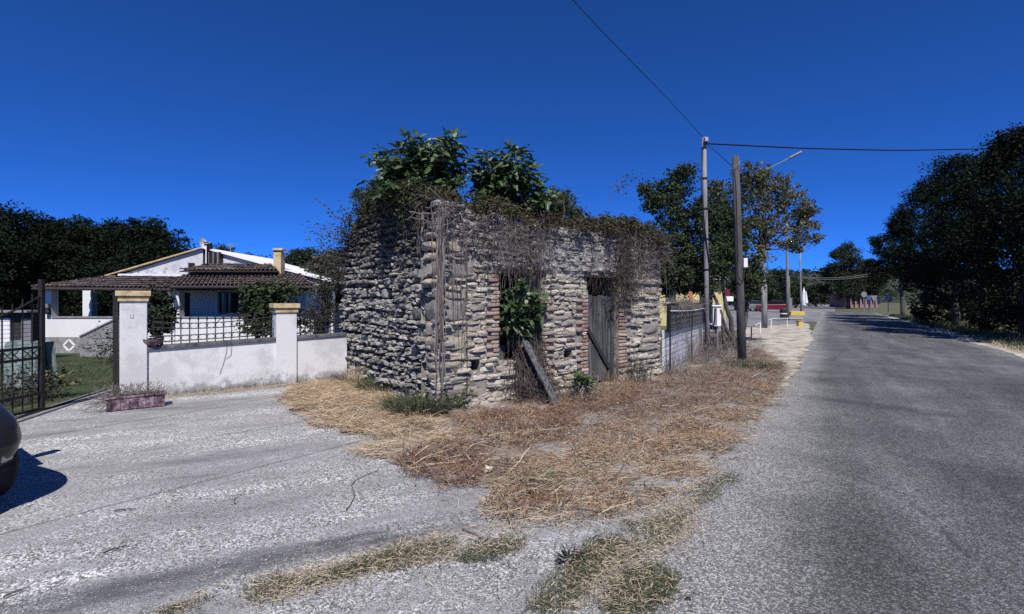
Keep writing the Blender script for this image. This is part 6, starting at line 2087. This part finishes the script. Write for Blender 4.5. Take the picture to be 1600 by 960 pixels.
# glasshouse and roof
GH = [(-1.62, 0.60, 0.99, 0.60, 1.02), (-1.35, 0.70, 1.0, 0.58, 1.36), (-0.9, 0.72, 1.0, 0.59, 1.46), (-0.1, 0.73, 0.98, 0.60, 1.49), (0.25, 0.73, 0.97, 0.6, 1.44), (0.95, 0.70, 0.93, 0.62, 0.965)]
A = Acc()
V = []
for x, w0, z0, w1, z1 in GH:
    V += [CW((x, -w0, z0)), CW((x, -w1, z1 - 0.03)), CW((x, -w1 * 0.7, z1)), CW((x, w1 * 0.7, z1)), CW((x, w1, z1 - 0.03)), CW((x, w0, z0))]
Fq = []
for i in range(len(GH) - 1):
    for k in range(5):
        Fq.append([i * 6 + k, i * 6 + k + 1, (i + 1) * 6 + k + 1, (i + 1) * 6 + k])
A.add(V, np.array(Fq))
part('window_glass', A, MT['glass_dark'], car, smooth=True)
A = Acc()
V = []
for x, w0, z0, w1, z1 in GH[1:5]:
    V += [CW((x, -w1 - 0.01, z1 - 0.045)), CW((x, -w1 * 0.7, z1 + 0.012)), CW((x, w1 * 0.7, z1 + 0.012)), CW((x, w1 + 0.01, z1 - 0.045))]
A.add(V, np.array([[i * 4 + k, i * 4 + k + 1, i * 4 + 5 + k, i * 4 + 4 + k] for i in range(3) for k in range(3)]))
part('roof', A, MT['car'], car, smooth=True)
for sy in (-1, 1):
    part('pillar', Acc().tube([CW((0.95, sy * 0.70, 0.93)), CW((0.27, sy * 0.61, 1.43))], 0.03, 6), MT['car'], car)
    part('pillar', Acc().tube([CW((-0.35, sy * 0.735, 0.98)), CW((-0.35, sy * 0.61, 1.46))], 0.035, 6), MT['car'], car)
    for sx in (-1.12, 1.24):
        wq = part('wheel', Acc().tube([CW((sx, sy * 0.60, 0.29)), CW((sx, sy * 0.74, 0.29)), CW((sx, sy * 0.775, 0.29))], [0.285, 0.285, 0.255], 28), MT['tyre'], car, smooth=False)
        part('rim', Acc().tube([CW((sx, sy * 0.74, 0.29)), CW((sx, sy * 0.782, 0.29))], [0.2, 0.185], 20), MT['steel'], wq)
        if sx < 0:
            part('arch', Acc().tube([CW((sx + 0.33 * math.cos(q), sy * 0.80, 0.29 + 0.33 * math.sin(q))) for q in np.linspace(0.0, PI, 12)], 0.022, 5), MT['plastic'], car)
    m_ = part('mirror', Acc().box(CW((0.62, sy * 0.88, 1.03)), (0.06, 0.09, 0.07), cax), MT['car'], car, bev=0.03)
    part('mirror_arm', Acc().tube([CW((0.64, sy * 0.72, 0.97)), CW((0.62, sy * 0.85, 1.0))], 0.02, 5), MT['plastic'], m_)
    # round headlight and the fog lamp recess at the bumper corner
    c = np.array(CW((1.56, sy * 0.50, 0.665)))
    n_ = unit(cax[0] * 0.82 + cax[1] * sy * 0.35 + np.array([0, 0, 0.42]))
    hl = part('headlight', Acc().tube([c - n_ * 0.05, c + n_ * 0.03, c + n_ * 0.055], [0.10, 0.10, 0.07], 20), MT['lens'], car, smooth=False)
    part('headlight_ring', Acc().tube([c - n_ * 0.02, c + n_ * 0.034], [0.113, 0.113], 20), MT['chrome'], hl)
    c = np.array(CW((1.655, sy * 0.55, 0.42)))
    n_ = unit(cax[0] * 0.78 + cax[1] * sy * 0.62)
    t_ = unit(np.cross([0, 0, 1.0], n_))
    fl = part('fog_lamp', Acc().box(c + n_ * 0.03, (0.035, 0.115, 0.06), np.array([n_, t_, [0, 0, 1]])), MT['plastic'], car, bev=0.02)
    part('fog_lens', Acc().box(c + n_ * 0.058, (0.018, 0.07, 0.035), np.array([n_, t_, [0, 0, 1]])), MT['lens'], fl, bev=0.014)
seam = []
for x, w, z0, zs, zt in ST[6:12]:
    seam.append((x, w, zs))
for sy in (-1, 1):
    part('bumper_seam', Acc().tube([CW((x - 0.012, sy * w * 0.965, 0.50 + 0.02 * (1.8 - x))) for x, w, _ in seam], 0.007, 5), MT['plastic'], car)
part('grille', Acc().box(CW((1.785, 0, 0.36)), (0.03, 0.34, 0.06), cax), MT['plastic'], car, bev=0.02)
part('lower_bumper', Acc().box(CW((1.60, 0, 0.33)), (0.10, 0.56, 0.03), cax), MT['plastic'], car, bev=0.03)
part('number_plate', Acc().box(CW((1.822, 0, 0.42)), (0.008, 0.24, 0.05), cax), MT['white'], car)

# ------------------------------------------------------------------ loose cover on the ground: straw, dead weeds, leaves, grass, gravel
gs = np.random.default_rng(2024)


def cover(name, label, mat, polys, length, width, pitch=(0.0, 0.3), curl=0.35, z0=(0.0, 0.04), zfun=None, heading=None, spread=PI, thr=0.0):
    A = Acc()
    for pts, n in polys:
        p = sample_poly(px_poly(pts), n, gs)
        w = np.array([mnoise.noise(Vector((q[0] * 2.3, q[1] * 2.3, 4))) for q in p])
        p = p[w > thr - 0.45 * gs.random(len(p))]
        p = p + gs.normal(0, 0.03, p.shape) + gs.normal(0, 0.16, p.shape) * (gs.random((len(p), 1)) < 0.16)
        if zfun:
            p = np.column_stack([p, [zfun(*q) for q in p]])
        blades(p, length, width, gs, pitch, curl, heading, A, z0, spread)
    return solo(name, A, MT[mat], label, None, None, 'stuff')


polyA = [(440, 622), (470, 603), (520, 594), (570, 597), (610, 622), (650, 645), (690, 668), (700, 690), (640, 690), (560, 683), (470, 664)]
polyB = [(545, 706), (600, 690), (700, 688), (715, 700), (660, 716), (570, 716)]
polyC = [(612, 722), (690, 692), (770, 694), (790, 715), (745, 762), (690, 766), (640, 746)]
polyD = [(690, 668), (720, 650), (800, 636), (890, 618), (960, 604), (1040, 588), (1120, 570), (1185, 545), (1232, 575), (1215, 620), (1180, 655), (1100, 680), (1000, 690), (900, 704), (800, 706), (720, 700)]
polyE = [(745, 760), (800, 716), (900, 704), (1000, 690), (1150, 668), (1195, 650), (1150, 700), (1110, 745), (1090, 770), (1030, 790), (990, 800), (940, 828), (860, 818), (800, 835), (735, 802), (780, 775)]
polyG = [(225, 962), (330, 930), (430, 902), (560, 868), (640, 848), (740, 818), (800, 832), (860, 820), (930, 838), (860, 856), (700, 880), (600, 898), (470, 935), (370, 962)]
polyH = [(828, 962), (850, 915), (900, 872), (960, 835), (1030, 792), (1090, 772), (1105, 800), (1075, 850), (1010, 892), (1060, 915), (1010, 962)]
edge_r = [(1245, 545), (1262, 530), (1250, 590), (1222, 640), (1180, 690), (1150, 730), (1120, 775), (1100, 800), (1090, 780), (1140, 715), (1185, 655), (1215, 610)]
mound = lambda cx, cy, r, h: (lambda x, y: h * math.exp(-((x - cx) ** 2 + (y - cy) ** 2) / r ** 2))
gA = G(545, 640)
cover('cut_straw', 'orange-brown heap of cut straw at the left foot of the ruin', 'straw', [(polyA, 15000)], 0.20, 0.0055, (0.0, 0.42), zfun=mound(gA[0], gA[1], 1.2, 0.05), z0=(0.0, 0.06))
cover('yellow_straw', 'tongue of pale yellow straw reaching onto the driveway', 'straw_pale', [(polyB, 3200), (polyA, 2500)], 0.17, 0.0045, (0.0, 0.25))
cover('orange_straw', 'orange-tan straw on the sunny side of the verge below the door', 'straw', [([(1000, 650), (1130, 620), (1210, 590), (1200, 640), (1130, 690), (1010, 720), (900, 720), (880, 690)], 8500), ([(690, 668), (760, 660), (830, 680), (800, 700), (720, 704)], 1800)], 0.13, 0.0045, (0.0, 0.4), z0=(0.0, 0.06), thr=0.16)
cover('reddish_weeds', 'patch of reddish dead weeds at the driveway edge', 'red', [(polyC, 2200), ([(960, 620), (1060, 595), (1160, 580), (1190, 610), (1130, 640), (1000, 650)], 5200)], 0.12, 0.005, (0.0, 0.7), z0=(0.0, 0.05))
cover('dead_weeds', 'brown mat of dead weeds in front of the ruin', 'brown', [(polyD, 15000), (polyC, 1500), (polyE, 3000), ([(700, 655), (800, 640), (920, 620), (1000, 610), (1000, 640), (900, 670), (760, 690)], 5000)], 0.15, 0.0052, (0.0, 0.75), z0=(0.0, 0.08), thr=0.1)
cover('grey_dead_weeds', 'grey tangle of dead weeds near the mesh fence', 'grey_weed', [(polyD, 7000), ([(1035, 590), (1120, 545), (1190, 530), (1200, 560), (1120, 590), (1050, 605)], 5000)], 0.2, 0.005, (0.0, 0.9), z0=(0.0, 0.08))
cover('pale_straw', 'pale flattened straw over the verge towards the road', 'straw_pale', [(polyE, 13000), (polyD, 6500), (edge_r, 1300)], 0.12, 0.0036, (0.0, 0.3), thr=0.14)
cover('thin_straw', 'sparse thin straw along the near strip of the verge', 'straw_pale', [(polyH, 1900), (polyG, 2200)], 0.065, 0.0026, (0.0, 0.35))
cover('short_straw', 'short broken straw scattered along the edges of the verge', 'straw_pale', [(polyG, 5000), (polyH, 5000), (edge_r, 3600), (polyE, 6000)], 0.04, 0.0026, (0.0, 0.5))
gP = [[(470, 918), (560, 878), (640, 858), (600, 884), (500, 915)], [(900, 905), (960, 850), (1040, 800), (1080, 790), (1060, 840), (980, 880)], [(700, 874), (760, 846), (830, 838), (800, 866), (740, 882)], [(240, 960), (330, 930), (440, 905), (480, 912), (400, 945), (330, 962)], [(560, 888), (640, 855), (720, 845), (690, 872), (610, 892)],
      [(828, 960), (850, 912), (900, 880), (935, 885), (905, 930), (880, 962)], [(945, 962), (965, 905), (1020, 885), (1060, 905), (1040, 935), (1000, 962)], [(905, 878), (925, 848), (985, 818), (1000, 828), (965, 850), (940, 880)],
      [(960, 770), (1010, 757), (1060, 762), (1040, 775), (985, 782)], [(1060, 800), (1085, 768), (1150, 735), (1155, 748), (1110, 785), (1075, 815)], [(1165, 580), (1205, 585), (1200, 605), (1165, 600)], [(798, 752), (830, 735), (880, 745), (860, 760), (815, 765)]]
cover('green_grass', 'thin green grass growing in patches along the verge', 'green_grass', [(gP[0], 1800), (gP[1], 3000), (gP[2], 2300), (gP[3], 2600), (gP[4], 2000), (gP[5], 4800), (gP[6], 4800), (gP[7], 2600), (gP[8], 900), (gP[9], 1500), (gP[10], 1800), (gP[11], 1400)], 0.05, 0.003,
      (0.3, 1.4), z0=(0.0, 0.005))
A, B_ = Acc(), Acc()
for pts, n in ((polyD, 900), (polyC, 260), (polyE, 260)):
    p = sample_poly(px_poly(pts), n, gs)
    w = np.array([mnoise.noise(Vector((q[0] * 1.7, q[1] * 1.7, 14))) for q in p])
    p = p[w > -0.05]
    for q in p:
        a0 = gs.normal(0.4, 0.9)
        L0 = gs.uniform(0.15, 0.5)
        z_ = gs.uniform(0.01, 0.07)
        d0 = np.array([math.cos(a0), math.sin(a0), gs.uniform(-0.05, 0.22)])
        p0 = np.array([q[0], q[1], z_])
        (A if gs.random() < 0.62 else B_).tube(wander(p0, p0 + d0 * L0, gs, 5, 0.07), gs.uniform(0.0015, 0.004), 3, cap=False)
solo('dead_stalks', A, MT['stem_dark'], 'dark dead stalks lying tangled over the brown weeds', None, None, 'stuff')
solo('pale_stalks', B_, MT['straw_pale'], 'pale dead stalks lying among the brown weeds', None, None, 'stuff')
# fallen leaves and rubbish-sized bits
A = Acc()
for pts, n in ((polyD, 2600), (polyC, 250), (polyE, 400), ([(700, 660), (800, 645), (880, 650), (900, 690), (760, 700)], 1300)):
    p = sample_poly(px_poly(pts), n, gs)
    leaf_cloud(np.column_stack([p, gs.uniform(0.02, 0.09, n)]), 0.034, gs, 0.6, 0.6, A)
solo('fallen_leaves', A, MT['dry_leaf'], 'fallen brown and tan leaves lying on the dead weeds', None, None, 'stuff')


def tuft(name, label, c, rad, n, L, w, mat, pitch, seed, out=True, cat='grass tuft', heading=None):
    rs = np.random.default_rng(seed)
    a = rs.uniform(0, 2 * PI, n)
    q = rad * np.sqrt(rs.random(n))
    p = np.column_stack([c[0] + q * np.cos(a), c[1] + q * np.sin(a), np.zeros(n)])
    A = blades(p, L, w, rs, pitch, 0.5, (a if heading is None else np.full(n, heading)), None, (0.0, 0.02), 0.5 if heading is None else 1.25)
    return solo(name, A, MT[mat], label, cat, loc=(c[0], c[1], 0))


tuft('dry_grass_tuft', 'large bleached shock of dry grass drooping towards the driveway at the tip of the verge', G(840, 762), 0.26, 620, 0.27, 0.006, 'straw_pale', (0.0, 0.75), 1, heading=-1.45)
tuft('dry_grass_tuft', 'brown dry grass lying below the large bleached shock', G(836, 776), 0.24, 300, 0.22, 0.006, 'brown', (0.0, 0.3), 2, heading=-1.5)
tuft('grass_tuft', 'dark green grass clump at the left foot of the ruin corner', G(655, 645), 0.42, 1500, 0.34, 0.008, 'green_grass', (0.5, 1.45), 3)
tuft('grass_tuft', 'thin green grass along the foot of the left wall', G(600, 612), 0.42, 900, 0.30, 0.007, 'green_grass', (0.6, 1.45), 4)
tuft('grass_tuft', 'small green clump at the far left foot of the ruin, beside the white wall', G(545, 596), 0.3, 500, 0.26, 0.007, 'grey_weed', (0.6, 1.45), 5)
tuft('grass_tuft', 'short green clump crowning the bleached shock', G(838, 756), 0.2, 420, 0.09, 0.005, 'green_grass', (0.4, 1.3), 6)
tuft('grass_tuft', 'green clump at the foot of the wooden pole', G(1175, 575), 0.6, 900, 0.22, 0.007, 'green_grass', (0.5, 1.4), 7)
tuft('dry_grass_tuft', 'tall pale dry stalk leaning on the left wall of the ruin', G(556, 602), 0.08, 140, 0.5, 0.007, 'straw_pale', (0.9, 1.45), 8)
weed('wall_weed', 'leafy weed rooted in the foot of the ruin near its corner', wall_pt('F', 0.35, 0, 0.08), 0.12, 0.32, 16, 'green_grass', 301, 0.045, 120, 'leaf_mid')
weed('dead_weed', 'dark dead weed standing right of the door', wall_pt('F', 4.15, 0, 0.25), 0.28, 0.55, 90, 'stem_dark', 302, 0.03, 240, 'ivy_brown')
weed('dead_weed', 'dry reddish weed in front of the door', wall_pt('F', 3.3, 0, 0.45), 0.4, 0.32, 90, 'brown', 303, 0.03, 160, 'brown')
weed('dead_weed', 'grey bushy dead weed against the mesh fence', P(1085, 0, 12.4) * [1, 1, 0], 0.6, 0.75, 190, 'stem', 304, 0.035, 420, 'grey_weed')
weed('dead_weed', 'tall grey dead weed at the right end of the ruin', P(1045, 0, 10.3) * [1, 1, 0], 0.4, 0.5, 110, 'stem', 305, 0.03, 240, 'grey_weed')
weed('dead_weed', 'brown dead weeds beside the foot of the dark multi-stemmed tree', P(1120, 0, 13.6) * [1, 1, 0], 0.7, 0.6, 170, 'stem', 306, 0.035, 300, 'ivy_brown')
weed('dead_weed', 'low dark dead weed under the leaning board', wall_pt('F', 2.0, 0, 0.75), 0.35, 0.26, 80, 'stem_dark', 307, 0.03, 200, 'ivy_brown')
tuft('black_weed', 'small blackened weed lying on the bare patch near the bottom of the verge', G(889, 877), 0.05, 70, 0.09, 0.008, 'iron', (0.1, 1.0), 9, cat='weed')
# weeds along the foot of the white wall
p = np.array([fw(t, 0, 0.02 + abs(gs.normal(0, 0.04)))[:2] for t in gs.uniform(0.25, LW, 700)])
solo('wall_foot_weeds', blades(p, 0.13, 0.004, gs, (0.3, 1.4), 0.5), MT['grey_weed'], 'thin dead weeds along the foot of the white wall', None, None, 'stuff')
p = np.array([fw(t, 0, 0.12 + abs(gs.normal(0, 0.09)))[:2] for t in gs.uniform(0.2, LW, 900)])
solo('wall_foot_straw', blades(p, 0.12, 0.005, gs, (0.0, 0.3), 0.4), MT['straw'], 'straw drifted along the foot of the white wall', None, None, 'stuff')
# lawn and right verge grass
p = sample_poly([(-11, 9.2), (-7.2, 8.9), (-6.1, 8.1), (-3.6, 10), (-4, 13.3), (-12, 13.3)], 9000, gs)
solo('lawn_grass', blades(p, 0.1, 0.007, gs, (0.4, 1.5), 0.4), MT['green_grass'], 'short green lawn grass behind the gate', None, None, 'stuff')
ps = gs.uniform(10, 60, 12000)
pn = 4.9 + gs.exponential(1.2, 12000)
p = np.column_stack([ps * RD[0] + pn * RN[0], ps * RD[1] + pn * RN[1]])
solo('verge_grass', blades(p, 0.28, 0.016, gs, (0.3, 1.4), 0.5), MT['green_grass'], 'rough grass on the right roadside verge', None, None, 'stuff')
ps = gs.uniform(12, 34, 2200)
pn = 4.75 + np.abs(gs.normal(0, 0.3, 2200))
p = np.column_stack([ps * RD[0] + pn * RN[0], ps * RD[1] + pn * RN[1]])
solo('verge_straw', blades(p, 0.2, 0.012, gs, (0.1, 1.0), 0.5), MT['straw_pale'], 'dry grass fringing the right road shoulder', None, None, 'stuff')


def gravel(name, label, polys, size, mat='gravel'):
    A = Acc()
    for pts, n in polys:
        p = sample_poly(px_poly(pts), n, gs)
        w = np.array([mnoise.noise(Vector((q[0] * 1.6, q[1] * 1.6, 9))) for q in p])
        p = p[w > -0.1 - 0.5 * gs.random(n)]
        n = len(p)
        r = size * gs.uniform(0.4, 1.0, n) ** 1.5
        V = np.array([[1, 0, 0], [0, 1, 0], [-1, 0, 0], [0, -1, 0], [0, 0, 1.0]])
        V = V[None] * (1 + gs.normal(0, 0.25, (n, 5, 3))) * r[:, None, None] * np.array([1, 1, 0.62])
        a = gs.uniform(0, 2 * PI, n)
        c, s_ = np.cos(a)[:, None], np.sin(a)[:, None]
        X = V[:, :, 0] * c - V[:, :, 1] * s_
        Yv = V[:, :, 0] * s_ + V[:, :, 1] * c
        W_ = np.stack([X + p[:, :1], Yv + p[:, 1:2], np.maximum(V[:, :, 2], 0.0) + 0.004], 2).reshape(-1, 3)
        i = np.arange(n)[:, None] * 5
        A.add(W_, np.concatenate([i + np.array([[k, (k + 1) % 4, 4]]) for k in range(4)]))
    return solo(name, A, MT[mat], label, None, None, 'stuff')


gravel('driveway_gravel', 'pale loose chippings scattered over the driveway', [([(-100, 900), (300, 770), (560, 715), (700, 770), (740, 810), (560, 860), (300, 960), (-100, 1000)], 9000),
       ([(0, 800), (200, 690), (440, 650), (560, 720), (300, 770)], 2500), ([(440, 960), (560, 900), (840, 860), (860, 960)], 3500), ([(250, 740), (560, 720), (700, 780), (420, 860), (150, 900)], 5000)], 0.0065)
gravel('road_gravel', 'fine loose chippings along the left edge of the road', [([(1240, 560), (1290, 560), (1260, 680), (1200, 800), (1120, 960), (960, 960), (1090, 830), (1180, 690)], 7000), ([(840, 960), (900, 880), (1060, 800), (1060, 960)], 2500)], 0.0055)
gravel('sand_stones', 'whitish stones strewn over the sandy lay-by', [([(1165, 520), (1255, 508), (1262, 530), (1240, 590), (1205, 610), (1175, 560)], 900)], 0.03)
# twigs: individuals
tw0 = None
tws = [(372, 782, 0.2, 1.9, 0.15), (195, 800, 0.14, 0.2, 0.05), (180, 862, 0.12, 1.0, 0.05), (1000, 650, 0.6, 0.4, 0.1), (930, 690, 0.8, -0.6, 0.1), (1085, 720, 0.45, -0.7, 0.1),
       (860, 745, 0.7, 0.1, 0.12), (740, 840, 0.25, -0.8, 0.05), (790, 690, 0.5, 0.2, 0.2), (25, 930, 0.1, 1.1, 0.02)]
twr = np.random.default_rng(64)
twl = ['thin bent twig on the driveway left of the curved one', 'short dark twig on the driveway in front of the car',
       'dark twig on the driveway near the left wheel track', 'reddish stick on the dead weeds in front of the door', 'long straight stick on the pale straw below the door', 'slanting stick near the road edge of the verge',
       'pale stick lying across the top of the bleached shock', 'thin twig on the straw strip left of the bleached shock', 'pale stick on the brown weeds under the window', 'tiny dark twig in the bottom left of the driveway']
for k, (px, py, L, a, bend) in enumerate(tws):
    c = G(px, py)
    d = np.array([math.cos(a), math.sin(a), 0])
    nn_ = np.array([-d[1], d[0], 0])
    pts = [c + d * L * (t - 0.5) + nn_ * bend * L * math.sin(PI * t) + np.array([0, 0, 0.012 + (0.05 if py < 740 and px > 600 else 0) + 0.01 * twr.random()]) for t in np.linspace(0, 1, 9)]
    solo('twig', Acc().tube(pts, np.linspace(0.006, 0.003, 9), 5), MT['stem_dark' if k in (1, 2, 9) else 'straw_pale' if k in (6, 8) else 'stem'], twl[k], 'twig', 'twigs on the ground')
solo('twig', Acc().tube([G(a_, b_) + [0, 0, 0.01] for a_, b_ in ((592, 736), (572, 744), (556, 752), (549, 760), (553, 770), (553, 780), (547, 791), (541, 799))], np.linspace(0.003, 0.0045, 8), 5), MT['stem_dark'],
     'long curved dark twig lying at the middle of the driveway', 'twig', 'twigs on the ground')
# a crumpled scrap, pale stones
bag = stone_variant(777, 0, 4, 0.3)
sc_ = Acc().add(bag[0] * [0.035, 0.03, 0.024] + G(763, 742) + [0, 0, 0.05], bag[1])
solo('plastic_scrap', sc_, MT['stone_f'], 'crumpled white plastic scrap in the brown weeds left of the bleached shock', 'litter')
for k, (px, py, r, lab) in enumerate(((902, 946, 0.022, 'white pebble at the bottom of the verge, larger of the two'), (968, 900, 0.015, 'white pebble in the green patch by the road edge'), (1075, 938, 0.014, 'dark pebble lying on the road near the bottom'),
                                 (1035, 648, 0.035, 'pale stone on the brown weeds in front of the door'), (1008, 632, 0.03, 'pale stone beside the reddish stick'))):
    V, f = SV[k]
    solo('pebble', Acc().add(V * [r, r * 0.8, r * 0.6] + G(px, py) + [0, 0, r * 0.4 + (0.05 if py < 700 else 0)], f), MT['quoin'] if k != 2 else MT['plastic'], lab, 'pebble', 'pebbles', smooth=True)
